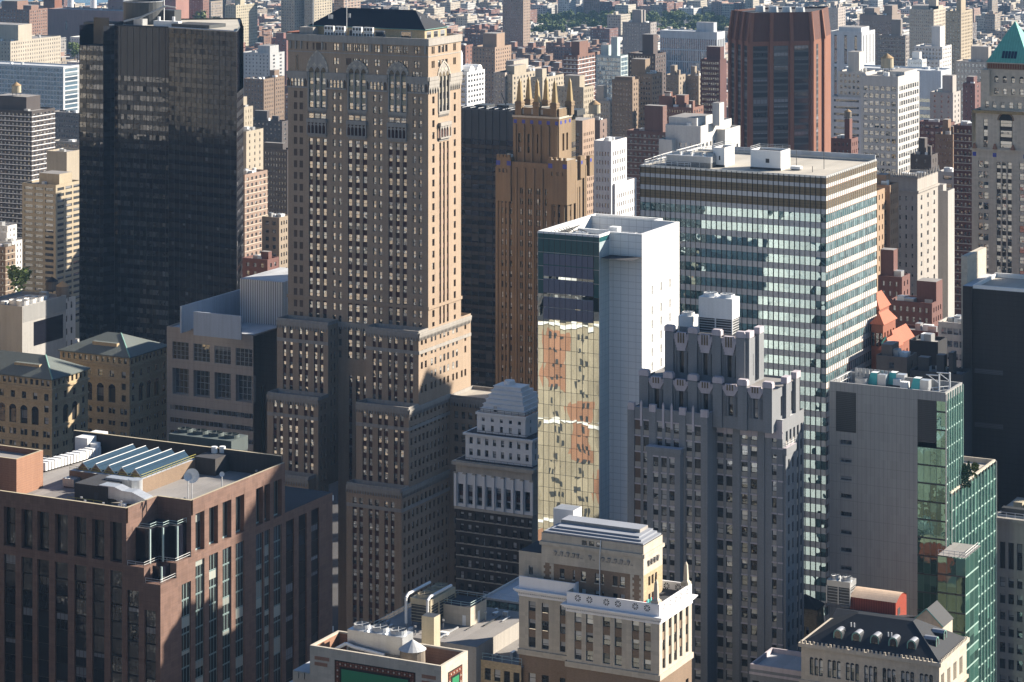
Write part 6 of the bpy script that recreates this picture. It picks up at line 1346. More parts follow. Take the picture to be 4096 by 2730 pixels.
q = Pb(1655, 2590, zp_ - 3); m = MB(); m.box(q[0], q[1] + 3, zp_ - 5, q[0] + 2.6, q[1] + 5.4, zp_ + 2.0, 'awning_tan', top='metal_dark'); thing_mesh('tan_chimney', 'square tan chimney behind the grey cone tank', 'chimney', m, q[0], q[1] + 3, zp_ - 5)
# neighbour with big cooling tower and grey stair block
Yn = 545.0; nX, nN = dep(1905, Yn); nX0 = on_y(1470, nN); nz = zz(2590, Yn)
b = Bld('grey_roofed_block', 'low block with cluttered grey roof and stair tower behind the green panel', nX, nN, 'building', nwin=40); nB = nN + 26
b.mb('wall').box(nX0, nN, 0, nX, nB, nz, 'stone_grey', top='roof_grey'); clutter(b, nX0 + 1, nX - 1, nN + 1, nB - 2, nz, 26, 8); clutter(b, nX + 1, nX + 9, nN + 3, nB - 2, nz - 3.5, 16, 9); ex1 = on_y(2085, nN + 2)
b.fac('N', nN + 2, nX, ex1, 0, nz - 3, even(nX + .5, ex1, 4, 1.4), [(nz - 7 - 4 * i, nz - 4.6 - 4 * i) for i in range(8)], 'brick_buff', 'win_deco', .3); b.piece('roof').poly([(nX, nN + 2, nz - 3.5), (ex1, nN + 2, nz - 3.5), (ex1, nB, nz - 3.5), (nX, nB, nz - 3.5)], 'roof_grey'); railing(b.mb('roof_rail'), [(nX + .3, nN + 2.2, nz - 3), (ex1, nN + 2.2, nz - 3)], 1.3, 'teal_rail', .05)
kx1, ky0 = dep(1882, Yn + 14); kx0 = on_y(1767, ky0); ky1 = on_x(1946, kx1); kz = zz(2432, Yn + 14)
m = b.mb('stair_tower'); m.box(kx0, ky0, nz, kx1, ky1, kz, 'limestone', top='roof_dark'); railing(b.mb('roof_rail'), [(kx0, ky0, kz), (kx1, ky0, kz), (kx1, ky1, kz), (kx0, ky1, kz), (kx0, ky0, kz)], 1.0, 'teal_rail', .045); b.mb('door').box(kx0 + (kx1 - kx0) * .72, ky0 - .05, nz, kx0 + (kx1 - kx0) * .84, ky0 - .005, nz + 2.2, 'metal_white'); b.mb('door').box(kx1 + .005, ky0 + 3.2, kz - 4.2, kx1 + .05, ky0 + 4.2, kz - 1.6, 'metal_white')
m = b.mb('stair');
for i in range(12): m.box(kx1 + .1, ky0 + 4.2 - i * .55, kz - 4.4 - i * .5, kx1 + 1.1, ky0 + 4.7 - i * .55, kz - 4.3 - i * .5, 'metal_dark', bottom=True)
m.tube([(kx1 + 1.1, ky0 + 4.4, kz - 3.3), (kx1 + 1.1, ky0 - 2, kz - 9.2)], .06, 'metal_dark', 4); m.tube([(kx1 + 1.1, ky0 + 4.4, kz - 4.4), (kx1 + 1.1, ky0 - 2, kz - 10.2)], .14, 'metal_dark', 4)
railing(b.mb('roof_rail'), [(nX0 + .4, nN + 2, nz), (nX0 + .4, nB - .5, nz), (kx0, nB - .5, nz)], 1.2, 'teal_rail', .05)
b.done()
fan_tower('cooling_tower', 'long tan louvred cooling tower with white pipes behind the tan chimney', on_y(1660, nN + 8), on_y(1660, nN + 8) + 4.8, nN + 6, nN + 17, nz + 1.2, 5.0, 3, 'awning_tan', axis='y', lh=.75)
r = empty('white_pipe', (nX0 + 8, nN + 6, nz), 'pair of long white pipes over the tan cooling tower', 'pipe'); m = MB(); x = on_y(1660, nN + 8)
for k in (-.5, 4.6): m.tube([(x + k, nN + 5, nz + 1), (x + k, nN + 5, nz + 6.3), (x + k, nN + 6, nz + 6.9), (x + k, nN + 15.5, nz + 6.9)], .3, 'metal_white', 8)
m.build('pipe_run', r, (nX0 + 8, nN + 6, nz))
for k, (px, py) in enumerate(((1995, 2560), (2022, 2552))): q = Pb(px, py, nz - 3.5); duct_unit('rooftop_unit', ['left grey condenser on the roof beside the stair tower', 'right grey condenser on the roof beside the stair tower'][k], q[0], q[0] + 2, q[1], q[1] + 2.4, nz - 3.5, 1.7, 'metal_grey', 'air conditioner', 'condensers beside the stair tower')
# flat pale roof with teal glass front further back
Yk = 610.0; x1, y0 = dep(2080, Yk); x0 = on_y(1930, y0); zk = zz(2412, Yk); b = Bld('teal_glass_block', 'low teal glass block with a pale flat roof left of the white cornice', x1, y0, 'building', nwin=30); z = zk - .5
while z > 4:
 for q in even(x0, x1 + 8, 8, (x1 + 8 - x0) / 8): b.win('N', y0, q[0], q[1], z - 3.4, z, 0, 'win_ribbon')
 b.mb('wall').box(x0, y0 - .05, z - 3.9, x1 + 8, y0 + .05, z - 3.4, 'mullion_pale'); z -= 3.9
b.shell(x0, x1 + 8, y0, y0 + 30, 0, zk, 'panel_grey', 'WES'); b.parapet(x0, x1 + 8, y0, y0 + 30, zk - .4, .5, .3, 'mullion_pale', 'roof_pale'); railing(b.mb('roof_rail'), [(x0, y0 + .5, zk), (x1 + 8, y0 + .5, zk)], 1.2, 'mullion_pale', .05); b.done()
# ================================================================ white-crowned classical tower
Yc = 758.0; cX, cN_ = dep(2128, Yc); cX0 = on_y(1823, cN_); cB = cN_ + 24; s2 = 2.2402
ZY = lambda y: zat(y, cX0, cN_)
b = Bld('white_crowned_tower', 'old tower with white colonnade and stepped white pyramid crown', cX, cN_, 'building', zvis=20)
zc_ = ZY(1400 + 985 / s2); zcb = ZY(1400 + 1370 / s2)
fp = 48.2 / F * Yc
cols = cN(cN_, 1024, s2, [(1830, 1862), (1897, 1930), (1963, 1995), (2035, 2050), (2092, 2128), (2158, 2195), (2235, 2252), (2300, 2335), (2368, 2400), (2440, 2470)])
b.fac('N', cN_, cX0, cX, 0, zcb - 1, cols, [(zcb - 2.4 - fp * i - 2.0, zcb - 2.4 - fp * i) for i in range(32) if zcb - 5 - fp * i > 0], 'dark_brick', 'win_deco', .3, sill='limestone')
for i in range(1, 30): b.mb('string_course').box(cX0, cN_ - .06, zcb - 1 - fp * i - .35, cX, cN_ - .003, zcb - 1 - fp * i - .1, 'limestone')
n = 8; w = (cX - cX0) / n
wn_ = [(cX0 + w * i + w * .24, cX0 + w * (i + 1) - w * .16) for i in range(n)]
b.fac('N', cN_, cX0, cX, zcb - 1, zc_ - 3.4, wn_, [(zcb + fp * k, zcb + fp * k + 2.2) for k in range(3)], 'white_soft', 'win_deco', .8, span=('brick_red_dark', .75))
for i in range(n + 1): m = b.mb('pilasters'); x = cX0 + w * i; m.box(x - .42, cN_ - .45, zcb - .8, x + .42, cN_ - .004, zc_ - 3.7, 'white_soft'); m.box(x - .6, cN_ - .6, zc_ - 3.7, x + .6, cN_ - .005, zc_ - 3.41, 'limestone', bottom=True)
b.q('N', cN_, cX0, cX, zc_ - 3.4, zc_, 'limestone'); b.band(cX0, cX, cN_, cB, zc_ - 1.2, zc_ - .2, .9, 'limestone'); b.band(cX0, cX, cN_, cB, zcb - 1.6, zcb - .9, .4, 'limestone')
b.shell(cX0, cX, cN_, cB, 0, zc_, 'limestone', 'WES'); b.piece('roof').poly([(cX0, cN_, zc_), (cX, cN_, zc_), (cX, cB, zc_), (cX0, cB, zc_)], 'roof_dark')
railing(b.mb('roof_rail'), [(cX0 + .5, cN_ - .3, zc_), (cX + .5, cN_ - .3, zc_)], 1.1, 'metal_dark', .05)
t0 = cN_ + 2.0; x0 = on_y(1024 + 1877 / s2, t0); z1 = ZY(1400 + 745 / s2)
cc = cN(t0, 1024, s2, [(1912, 1942), (1982, 2012), (2052, 2082), (2122, 2152), (2195, 2223), (2268, 2294), (2340, 2368), (2415, 2443)])
b.fac('N', t0, x0, cX - 1, zc_, z1, cc, [(zc_ + 1.3, zc_ + 3.2), (zc_ + 4.6, zc_ + 6.5)], 'white_soft', 'win_deco', .3); b.fac('W', cX - 1, t0, cB - 2, zc_, z1, even(t0 + 1, cB - 3, 6, 1.1), [(zc_ + 1.3, zc_ + 3.2), (zc_ + 4.6, zc_ + 6.5)], 'white_soft', 'win_w', .3); b.band(x0, cX - 1, t0, cB - 2, z1 - .6, z1, .6, 'white_soft'); b.piece('roof').poly([(x0, t0, z1), (cX - 1, t0, z1), (cX - 1, cB - 2, z1), (x0, cB - 2, z1)], 'roof_dark')
railing(b.mb('roof_rail'), [(x0 + .3, t0 - .3, z1), (cX - .8, t0 - .3, z1), (cX - .8, cB - 3, z1)], 1.1, 'metal_dark', .05)
t1 = t0 + 1.6; x1a = on_y(1024 + 1980 / s2, t1); xr = on_y(2101, t1); z2 = ZY(1400 + 560 / s2)
cc = even(x1a + .6, xr - .4, 5, .95); rw = [(z1 + .6, z1 + 2.3), (z1 + 3.4, z1 + 4.4)]
b.fac('N', t1, x1a, xr, z1, z2, cc, rw, 'white_soft', 'win_deco', .3); b.fac('W', xr, t1, cB - 3, z1, z2, even(t1 + 1, cB - 4, 3, .9), rw, 'white_soft', 'win_w', .3); b.band(x1a, xr, t1, cB - 3, z2 - .7, z2, .35, 'white_soft'); railing(b.mb('roof_rail'), [(x1a, t1 - .1, z2), (xr + .1, t1 - .1, z2), (xr + .1, cB - 4, z2)], 1.0, 'metal_dark', .05)
ns = 6; ztop = ZY(1400 + 350 / s2); xl2, xr2 = on_y(1024 + 2120 / s2, t1 + 5), on_y(2048 + 70 / s2, t1 + 5)
for k in range(ns):
 f = k / (ns - 1); a, c = x1a + .8 + (xl2 - x1a - .8) * f, xr - .6 + (xr2 - xr + .6) * f; m = b.mb('stepped_crown'); m.box(a, t1 + .8 + 5 * f, z2 + (ztop - z2) * k / ns, c, cB - 4 - 5 * f, z2 + (ztop - z2) * (k + 1) / ns, 'white_soft', bottom=True)
 m.box(a - .2, t1 + .6 + 5 * f, z2 + (ztop - z2) * (k + .8) / ns, c + .2, t1 + .795 + 5 * f, z2 + (ztop - z2) * (k + 1) / ns - .01, 'white_soft', bottom=True)
b.win('N', t1 + .8, x1a + 5, x1a + 6, z2 + .3, z2 + 1.8, -.02, 'win_deco'); b.done()
q = (x1a + 6, t1 + 9); m = MB(); m.cyl(q[0], q[1], ztop, ztop + 1.2, 1.8, 1.5, 'metal_white', 12); thing_mesh('roof_vent_drum', 'low white vent drum on top of the stepped white crown', 'rooftop unit', m, *q, ztop)
# ================================================================ beige office block with square window grids
Yo = 885.0; oX, oN = dep(1013, Yo); oX0 = on_y(667, oN); oz = zz(1341, Yo); oB = oN + 34
b = Bld('beige_granite_block', 'beige granite office block with big square windows and roof screens tinted as in blue shade', oX, oN, 'office building', zvis=20)
Zo = lambda zy, off=700: zat(off + zy / s5, on_y(690, oN), oN)
sq = [(on_y(a / s5, oN), on_y(c / s5, oN)) for a, c in ((1545, 1690), (1733, 1880), (1922, 2068), (2112, 2262))]
r1 = (Zo(80, 1400), Zo(1490)); r2 = (Zo(395, 1400), Zo(160, 1400))
b.fac('N', oN, oX0, oX, r2[1] + 1, oz, sq, [r1], 'granite_beige', 'win_office', .3); b.fac('N', oN, oX0, oX, r2[0] - 1, r2[1] + 1, sq, [r2], 'granite_beige', 'win_office', 2.0)
rb = [(Zo(y + 47, 1400), Zo(y, 1400)) for y in (490, 603, 717)]; dz = rb[0][0] - rb[1][0]; rb += [(rb[2][0] - dz * i, rb[2][1] - dz * i) for i in range(1, 24) if rb[2][0] - dz * i > 2]
b.fac('N', oN, oX0, oX, 0, r2[0] - 1, [(sq[0][0] - 1 + i * (sq[3][1] - sq[0][0] + 3) / 20, sq[0][0] - 1 + (i + 1) * (sq[3][1] - sq[0][0] + 3) / 20 - .02) for i in range(20)], rb, 'granite_beige', 'win_strip', .3)
b.shell(oX0, oX, oN, oB, 0, oz, 'granite_beige'); b.parapet(oX0, oX, oN, oB, oz - .5, .5, .4, 'granite_beige', 'roof_pale')
v = on_x(1045, oX); b.q('W', oX + .02, v, v + 2.2, oz - 45, oz - 18, 'win_bronze')
q = Pb(774, 1335, oz); m = b.mb('roof_screen'); wx0 = on_y(774, q[1]); h = zat(1247, wx0, q[1]) - oz; m.box(wx0, q[1], oz - .5, oX - .5, q[1] + .5, oz + h, 'screen_shaded'); m.box(on_y(720, q[1] + 1), q[1] + 1, oz - .5, on_y(720, q[1] + 1) + .6, oB + 4, oz + h * 1.15, 'screen_shaded'); m.box(on_y(720, q[1] + 1), oB + 4, oz - .5, oX + 2, oB + 4.5, oz + h * 1.15, 'screen_shaded')
cx0, cyy = on_y(960, oN + 20), oN + 20; ch = zat(1115, cx0, cyy); b.mb('corrugated_plant').box(cx0, cyy, oz - .5, cx0 + 17, cyy + 26, ch, 'corrugated', top='roof_pale'); b.done()
# ================================================================ two brick blocks with hip roofs and tall arches
def hip_block(label, pc, pyc, Y, pl, pr, ppk, first):
 X1, N0 = dep(pc, Y); X0 = on_y(pl, N0); B1 = on_x(pr, X1); z = zz(pyc, Y)
 b = Bld('hip_roofed_brick_block', label, X1, N0, 'building', None, 20)
 f = 47.0 / F * Y; att = z - 3.4
 nN = max(4, round((X1 - X0) / 4.6)); nW = max(4, round((B1 - N0) / 5.0))
 cN1, cW1 = even(X0, X1, nN, 1.7), even(N0, B1, nW, 1.7)
 cA, cB_ = even(X0 + .5, X1 - .5, nN * 2, 1.15), even(N0 + .5, B1 - .5, nW * 2, 1.2)
 for side, pl_, a, c, c1, c2, wn_ in (('N', N0, X0, X1, cN1, cA, 'win_deco'), ('W', X1, N0, B1, cW1, cB_, 'win_w')):
  b.fac(side, pl_, a, c, att, z, c2, [(att + .9, att + 2.7)], 'brick_buff', wn_, .35)
  b.fac(side, pl_, a, c, att - f * 1.15, att, c1, [(att - f * 1.0, att - f * 1.0 + 2.2)], 'brick_buff', wn_, .35)
  tall = c1[1:-1]; ends = [c1[0], c1[-1]]
  e1, e2 = (c1[0][1] + c1[1][0]) / 2, (c1[-2][1] + c1[-1][0]) / 2
  zb0 = att - f * 3.3
  b.fac(side, pl_, a, e1, zb0, att - f * 1.15, [c1[0]], [(att - f * 2, att - f * 2 + 2.2), (att - f * 3, att - f * 3 + 2.2)], 'brick_buff', wn_, .35); b.fac(side, pl_, e2, c, zb0, att - f * 1.15, [c1[-1]], [(att - f * 2, att - f * 2 + 2.2), (att - f * 3, att - f * 3 + 2.2)], 'brick_buff', wn_, .35)
  b.fac(side, pl_, e1, e2, zb0, att - f * 1.15, [(q[0] - .55, q[1] + .55) for q in tall], [(zb0 + .5, att - f * 1.95)], 'brick_buff', 'win_dark', .5)
  for q in tall:
   r_ = (q[1] - q[0]) / 2 + .55; uc = (q[0] + q[1]) / 2
   b.mb('arch_heads').poly([b.P(side, pl_, uc - r_ * math.cos(k * math.pi / 8), att - f * 1.95 + r_ * math.sin(k * math.pi / 8), -.02) for k in range(9)], 'black_glass_spandrel')
  rr = [(zb0 - 1.2 - f * i - 2.0, zb0 - 1.2 - f * i) for i in range(20) if zb0 - 4 - f * i > 0]
  b.fac(side, pl_, a, c, 0, zb0, c1 if len(c1) < 3 else [x for q in c1 for x in ((q[0] - .5, q[0] + .75), (q[1] - .75, q[1] + .5))], rr, 'brick_buff', wn_, .35)
 b.shell(X0, X1, N0, B1, 0, z, 'brick_buff')
 for zc in (att, att - f * 1.15, zb0 if False else att - f * 3.3, att - f * 4.6): b.band(X0, X1, N0, B1, zc - .35, zc + .25, .45 if zc == att else .25, 'brick_buff')
 b.band(X0, X1, N0, B1, z - .3, z + .05, .6, 'roof_patina', 'eaves')
 m = b.mb('roof'); hr = 5.2; d = min(X1 - X0, B1 - N0) / 2; E = [(X0 - .6, N0 - .6, z + .06), (X1 + .6, N0 - .6, z + .06), (X1 + .6, B1 + .6, z + .06), (X0 - .6, B1 + .6, z + .06)]
 if X1 - X0 > B1 - N0: r0, r1 = (X0 + d, (N0 + B1) / 2, z + hr), (X1 - d, (N0 + B1) / 2, z + hr); F_ = [[E[0], E[1], r1, r0], [E[1], E[2], r1], [E[2], E[3], r0, r1], [E[3], E[0], r0]]
 else: r0, r1 = ((X0 + X1) / 2, N0 + d, z + hr), ((X0 + X1) / 2, B1 - d, z + hr); F_ = [[E[0], E[1], r0], [E[1], E[2], r1, r0], [E[2], E[3], r1], [E[3], E[0], r0, r1]]
 for q in F_: m.poly(q, 'roof_patina')
 m.tube([E[1], r1 if X1 - X0 > B1 - N0 else r0], .25, 'copper_patina', 5)
 b.mb('dormer_strip').box(X1 - 18, N0 + 4.0, z + 1.2, X1 - 8, N0 + 5.5, z + 3.2, 'win_dark' if False else 'brick_buff', top='roof_patina')
 b.done()
hip_block('buff brick block with sunlit hip roof at the left edge', 208, 1518, 860, -190, 352, 0, True)
hip_block('buff brick block with hip roof standing behind the left-edge one', 518, 1430, 900, 240, 672, 0, False)
# ================================================================ tower with golden obelisks
Yt = 930.0; tX, tN = dep(2262, Yt); tX0 = on_y(1986, tN); tB = on_x(2347, tX); ts = zz(660, Yt); pm = Yt / F
b = Bld('obelisk_crowned_tower', 'golden brown tower crowned by six gilded obelisks', tX, tN, 'skyscraper', zvis=40)
g = 62.0 / s5 * pm * 1.35
c7 = [(70, 86), (88, 108), (143, 164), (166, 190), (218, 240), (243, 268), (296, 312)]
cc = cN(tN, 2048, s5, c7) + cN(tN, 2048, s5, [(-95, -78), (-60, -45), (-18, 0), (20, 36)])
rr = [(ts - 9 - 3.7 * i - 2.1, ts - 9 - 3.7 * i) for i in range(44) if ts - 12 - 3.7 * i > 0]
b.fac('N', tN, tX0, tX, 0, ts, cc + cN(tN, 2048, s5, [(372, 388), (415, 430)]), rr, 'brick_gold', 'win_deco', .4, span=('brick_brown', .2))
b.fac('W', tX, tN, tB, 0, ts, cW(tX, 2048, s5, [(500, 512), (520, 532), (553, 563), (578, 588), (603, 612), (640, 652)]), rr, 'brick_gold', 'win_w', .5, span=('brick_brown', .25))
b.shell(tX0, tX, tN, tB, 0, ts, 'brick_gold'); b.piece('roof').poly([(tX0, tN, ts - .3), (tX, tN, ts - .3), (tX, tB, ts - .3), (tX0, tB, ts - .3)], 'roof_tan')
m = b.mb('piers')
for px in (1990, 2035, 2066, 2100, 2136, 2170, 2205, 2230, 2256): x = on_y(px, tN); m.box(x - .55, tN - .5, 0, x + .35, tN - .004, ts - 2, 'brick_gold')
for v in (tN + 1.2, tN + 8, tN + 15, tB - 1.5): m.box(tX + .004, v - .7, 0, tX + .5, v + .5, ts - 2, 'brick_gold')
def tile(side, pl, u, z, s=.8): b.mb('blue_tiles').poly([b.P(side, pl, u - s, z - s, -.03), b.P(side, pl, u + s, z - s, -.03), b.P(side, pl, u + s, z + s, -.03), b.P(side, pl, u - s, z + s, -.03)], 'blue_tile')
# corner pavilions
for (p0, p1, yb, dz, d) in ((1986, 2042, tN - .8, 0, 9), (2192, 2268, tN - .8, 0, 7)):
 a, c = on_y(p0, yb), on_y(p1, yb); b.fac('N', yb, a, c, ts - 14, ts + 1.5, even(a + .5, c - .5, 3, .8), [(ts - 4, ts - 2.6)], 'brick_gold', 'win_dark', .4); b.q('W', c, yb, yb + d, ts - 14, ts + 1.5, 'brick_gold'); b.q('E', a, yb, yb + d, ts - 14, ts + 1.5, 'brick_gold'); b.piece('roof').poly([(a, yb, ts + 1.5), (c, yb, ts + 1.5), (c, yb + d, ts + 1.5), (a, yb + d, ts + 1.5)], 'roof_tan')
 for k in range(4): x = a + (c - a) * (k + .5) / 4; b.mb('wall').box(x - .5, yb - .2, ts + 1.5, x + .5, yb + .6, ts + 2.4, 'brick_gold')
 tile('N', yb, a + (c - a) * .12, ts - .6); tile('N', yb, c - (c - a) * .12, ts - .6)
for k in range(3): v = tN + 3 + k * 7.5; b.mb('wall').box(tX - .5, v, ts - 6, tX + .9, v + 3.4, ts + 1.2 + .6 * (k % 2), 'brick_gold'); tile('W', tX + .9, v + .9, ts - .4, .6)
for (side, pl, us) in (('N', tN, [on_y(2048 + 395 / s5, tN)]), ('W', tX, [tN + 4, tN + 14])):                # little balconies
 for u in us: q0, q1 = b.P(side, pl, u - 1.3, 0, -1.1), b.P(side, pl, u + 1.3, 0, -.01); b.mb('balcony').box(min(q0[0], q1[0]), min(q0[1], q1[1]), ts - 26, max(q0[0], q1[0]), max(q0[1], q1[1]), ts - 23.6, 'limestone', bottom=True)
# upper tower
U = tN + 2.5; ux1, ux0 = on_y(2236, U), on_y(2052, U); uB = on_x(2286, ux1); uz = zat(470, ux1, U)
uw = even(ux0 + .8, ux1 - 2.4, 4, 1.25)
b.fac('N', U, ux0, ux1, ts - 2, uz, uw, [(ts + 3, ts + 5), (ts + 6.6, ts + 10.2), (ts + 10.6, uz - 6.4)], 'brick_gold', 'win_dark', .6, span=('brick_brown', .5))
b.fac('W', ux1, U, uB, ts - 2, uz, even(U + 2, uB - 2, 2, 1.5), [(ts + 4, uz - 6.0)], 'brick_gold', 'win_bronze', 1.0); b.shell(ux0, ux1, U, uB, ts - 2, uz, 'brick_gold'); b.band(ux0, ux1, U, uB, uz - .7, uz, .25, 'limestone')
for i in range(6): x = ux0 + .9 + (ux1 - ux0 - 1.8) / 5 * i; tile('N', U, x, uz - 2.2, .62); b.mb('piers').box(x - .5, U - .55, ts - 2, x + .5, U - .004, uz - 3.2, 'brick_gold')
for i in range(3): tile('W', ux1, U + 1.6 + i * (uB - U - 3) / 2, uz - 2.0, .6)
# crown block with pierced screens and obelisks
V = U + .8; vx0, vx1, vB = ux0 + .4, ux1 - .3, uB - 1; vz = zat(420, vx1, V)
m = b.mb('crown'); m.box(vx0, V, uz, vx1, vB, vz - 1.5, 'brick_gold', top='roof_tan')
for i in range(4): x = vx0 + (vx1 - vx0) * (.18 + .215 * i); b.mb('pierced_screen').poly([(x - .42, V - .03, uz + .5), (x + .42, V - .03, uz + .5), (x + .42, V - .03, vz - 2), (x - .42, V - .03, vz - 2)], 'win_strip')
ob = [(on_y(px, V), V) for px in (2078, 2148, 2218)] + [(on_y(px, vB), vB) for px in (2114, 2184)] + [(vx1, vB)]
for (x, y) in ob:
 zb0 = vz - 1.6; m.box(x - 1.15, y - .9, uz if False else zb0 - 2.6, x + 1.15, y + 1.3, zb0 + .6, 'brick_gold'); q = b.piece('obelisk'); y += .2
 q.cyl(x, y, zb0 + .6, zb0 + 1.6, 2.0, 1.6, 'brick_gold', 4, a0=math.pi / 4); q.cyl(x, y, zb0 + 1.6, zb0 + 2.2, 2.0, 1.6, 'brick_gold', 4, a0=math.pi / 4); q.cyl(x, y, zb0 + 2.2, zb0 + 9.0, 1.3, .62, 'gold', 4, a0=math.pi / 4); q.cyl(x, y, zb0 + 9.0, zb0 + 10.4, .62, 0, 'gold', 4, a0=math.pi / 4)
b.done()
# ================================================================ dark bronze slab behind it
def glass_grid(b, side, pl, a, c, z0, z1, n, fh, gh, win, band, depthw=.06, part=None):
 w = (c - a) / n; z = z1
 while z - fh > z0:
  for i in range(n): b.win(side, pl, a + w * i, a + w * (i + 1), z - gh, z, .03, win, part)
  b.q(side, pl, a, c, z - fh, z - gh, band); z -= fh
 b.q(side, pl, a, c, z0, z, band)
Yv = 1150.0; x1, y0 = dep(2254, Yv); x0 = on_y(1640, y0); y1 = on_x(2302, x1); z = zz(457, Yv)
b = Bld('bronze_glass_slab', 'dark bronze glass slab half hidden behind the obelisk tower', x1, y0, 'office building', zvis=60)
glass_grid(b, 'N', y0, x0, x1, 0, z - 13, 22, 3.9, 2.3, 'win_bronze', 'bronze_band'); b.q('N', y0, x0, x1, z - 13, z, 'louver_dark'); b.q('W', x1, y0, y1, 0, z, 'bronze_louver'); glass_grid(b, 'W', x1 + .05, y0, y1, 0, z - 13, 5, 3.9, 2.5, 'win_bronze', 'bronze_louver')
for i in range(23): b.mb('mullions').box(x0 + (x1 - x0) / 22 * i - .08, y0 - .2, 0, x0 + (x1 - x0) / 22 * i + .08, y0 - .01, z, 'mullion_dark')
b.shell(x0, x1, y0, y1, 0, z, 'louver_dark'); b.parapet(x0, x1, y0, y1, z - 1.5, 1.5, .4, 'louver_dark', 'roof_dark'); m = b.mb('roof_plant')
for i in range(14): m.tube([(x0 + 20 + i * 4, y0 + 4, z), (x0 + 22 + i * 4, y1 - 2, z + .3)], .25, 'metal_grey', 4)
for i in range(5): m.box(x0 + 28 + i * 11, y0 + 8, z - 1.5, x0 + 34 + i * 11, y0 + 16, z + 1.0 + .5 * (i % 2), 'metal_dark')
m.tube([(x1 - 30, y0 + 6, z), (x1 - 33, y0 + 6, z + 7)], .25, 'metal_dark', 4); m.tube([(x1 - 22, y0 + 6, z), (x1 - 24, y0 + 6, z + 8)], .25, 'metal_dark', 4); b.done()
# ================================================================ brown pleated tower turned across the grid
Y3 = 1490.0; A0, A1, A2, A3 = dep(2923, Y3 + 22), dep(3000, Y3 - 3), dep(3246, Y3 + 6), dep(3291, Y3 + 24)
pts = [A0, A1, A2, A3, (A3[0] - 6, A3[1] + 30), (A0[0] + 5, A0[1] + 26)]
z3t = zz(52, Y3); b = Bld('pleated_brown_tower', 'rust brown brick tower with ribbed tapering crown', A1[0], A1[1], 'skyscraper', zvis=70); cxx = sum(p[0] for p in pts) / 6; cyy_ = sum(p[1] for p in pts) / 6
zk = z3t - 16; crown = [(p[0] + (cxx - p[0]) * .06, p[1] + (cyy_ - p[1]) * .06) for p in pts]
for i in range(6):
 j = (i + 1) % 6; p, q = pts[i], pts[j]; b.mb('wall').poly([(*p, 0), (*q, 0), (*q, zk), (*p, zk)], 'brick_rust'); b.mb('crown').poly([(*p, zk), (*q, zk), (*crown[j], z3t), (*crown[i], z3t)], 'brick_rust_shaded')
b.piece('roof').poly([(*c, z3t - 1) for c in crown], 'roof_dark')
low_w = MB()
def strips(i, n, win, big=.52):
 p, q = Vector(pts[i]), Vector(pts[(i + 1) % 6]); d = (q - p); nn = Vector((d.y, -d.x)).normalized(); m = b.mb('piers')
 for k in range(n + 1):
  c = p + d * (k / n); w = d.normalized() * .95
  P0, P1 = c - w, c + w
  for z0, z1, o0, o1, s0, s1 in ((0, zk, 1.3, 1.3, p, p), (zk, z3t, 1.9, 1.2, p, p)):
   ins = (Vector((cxx, cyy_)) - c) * .06 if z0 else Vector((0, 0))
   a, bb = P0 + nn * o0, P1 + nn * o0; a2, b2 = P0 + nn * o1 + ins, P1 + nn * o1 + ins
   m.poly([(*a, z0), (*bb, z0), (*b2, z1), (*a2, z1)], 'brick_rust'); m.poly([(*P0, z0), (*a, z0), (*a2, z1), (*(P0 + ins), z1)], 'brick_rust'); m.poly([(*P1, z0), (*bb, z0), (*b2, z1), (*(P1 + ins), z1)], 'brick_rust')
 for k in range(n):
  c0, c1 = p + d * ((k + .5 - big / 2 * 1.35) / n), p + d * ((k + .5 + big / 2 * 1.35) / n); z = zk - 2.5
  while z > 20:
   o = nn * .06; mw = MB() if z > 100 else low_w
   mw.poly([(*(c0 + o), z - 2.6), (*(c1 + o), z - 2.6), (*(c1 + o), z), (*(c0 + o), z)], win, UV4, RND.random()); b.mb('black_spandrel').poly([(*(c0 + o), z - 3.7), (*(c1 + o), z - 3.7), (*(c1 + o), z - 2.6), (*(c0 + o), z - 2.6)], 'louver_dark')
   if z > 100: mw.build('window', b.root, b.o)
   z -= 3.7
G('win_park', tint=(.012, .013, .018), blind=.2, bcol=(.2, .2, .22), frame=(.02, .02, .022), refl=.09, tilt=.03, wave=.04, sash=False, nu=4, fw=.02, fh=.04, mull=.02)
strips(0, 3, 'win_park'); strips(1, 3, 'win_park', .52); strips(2, 1, 'win_park', .12); low_w.build('window', b.root, b.o, kind='stuff')
for i in range(4): m = b.mb('roof_plant'); m.cyl(cxx - 12 + i * 8, cyy_ - 6, z3t - 1, z3t + 2.2, 3, 2.6, 'metal_grey', 12)
b.done()
# ================================================================ tower with green copper pyramid, right edge
Ys = 928.0; K0, kN = dep(3887, Ys); kx1_ = on_y(4142, kN); kD = 24
b = Bld('copper_pyramid_tower', 'tan stone tower with green copper pyramid roof at the right edge', K0, kN, 'skyscraper', zvis=80)
Zk = lambda y, off: zat(off + y / s5, K0, kN)
z_c1 = Zk(985, 0); z_low = Zk(1330, 0)
def grp(L): return [(on_y(3072 + a / s5, kN), on_y(3072 + c / s5, kN)) for a, c in L]
c8 = grp([(1886, 1924), (1934, 1975), (2048, 2085), (2097, 2133), (2147, 2183), (2252, 2294), (2304, 2345)])
mid = [(c8[2][0], c8[2][1], None, ('mullion_dark', .3)), (c8[3][0], c8[3][1], None, ('mullion_dark', .3)), (c8[4][0], c8[4][1], None, ('mullion_dark', .3))]
G('win_stone', tint=(.010, .012, .014), blind=.45, bcol=(.40, .40, .37), frame=(.025, .04, .036), refl=.38, tilt=.04, wave=.05)
rr = [(z_low - 4.2 - 3.6 * i - 2.3, z_low - 4.2 - 3.6 * i) for i in range(40) if z_low - 7 - 3.6 * i > 0]
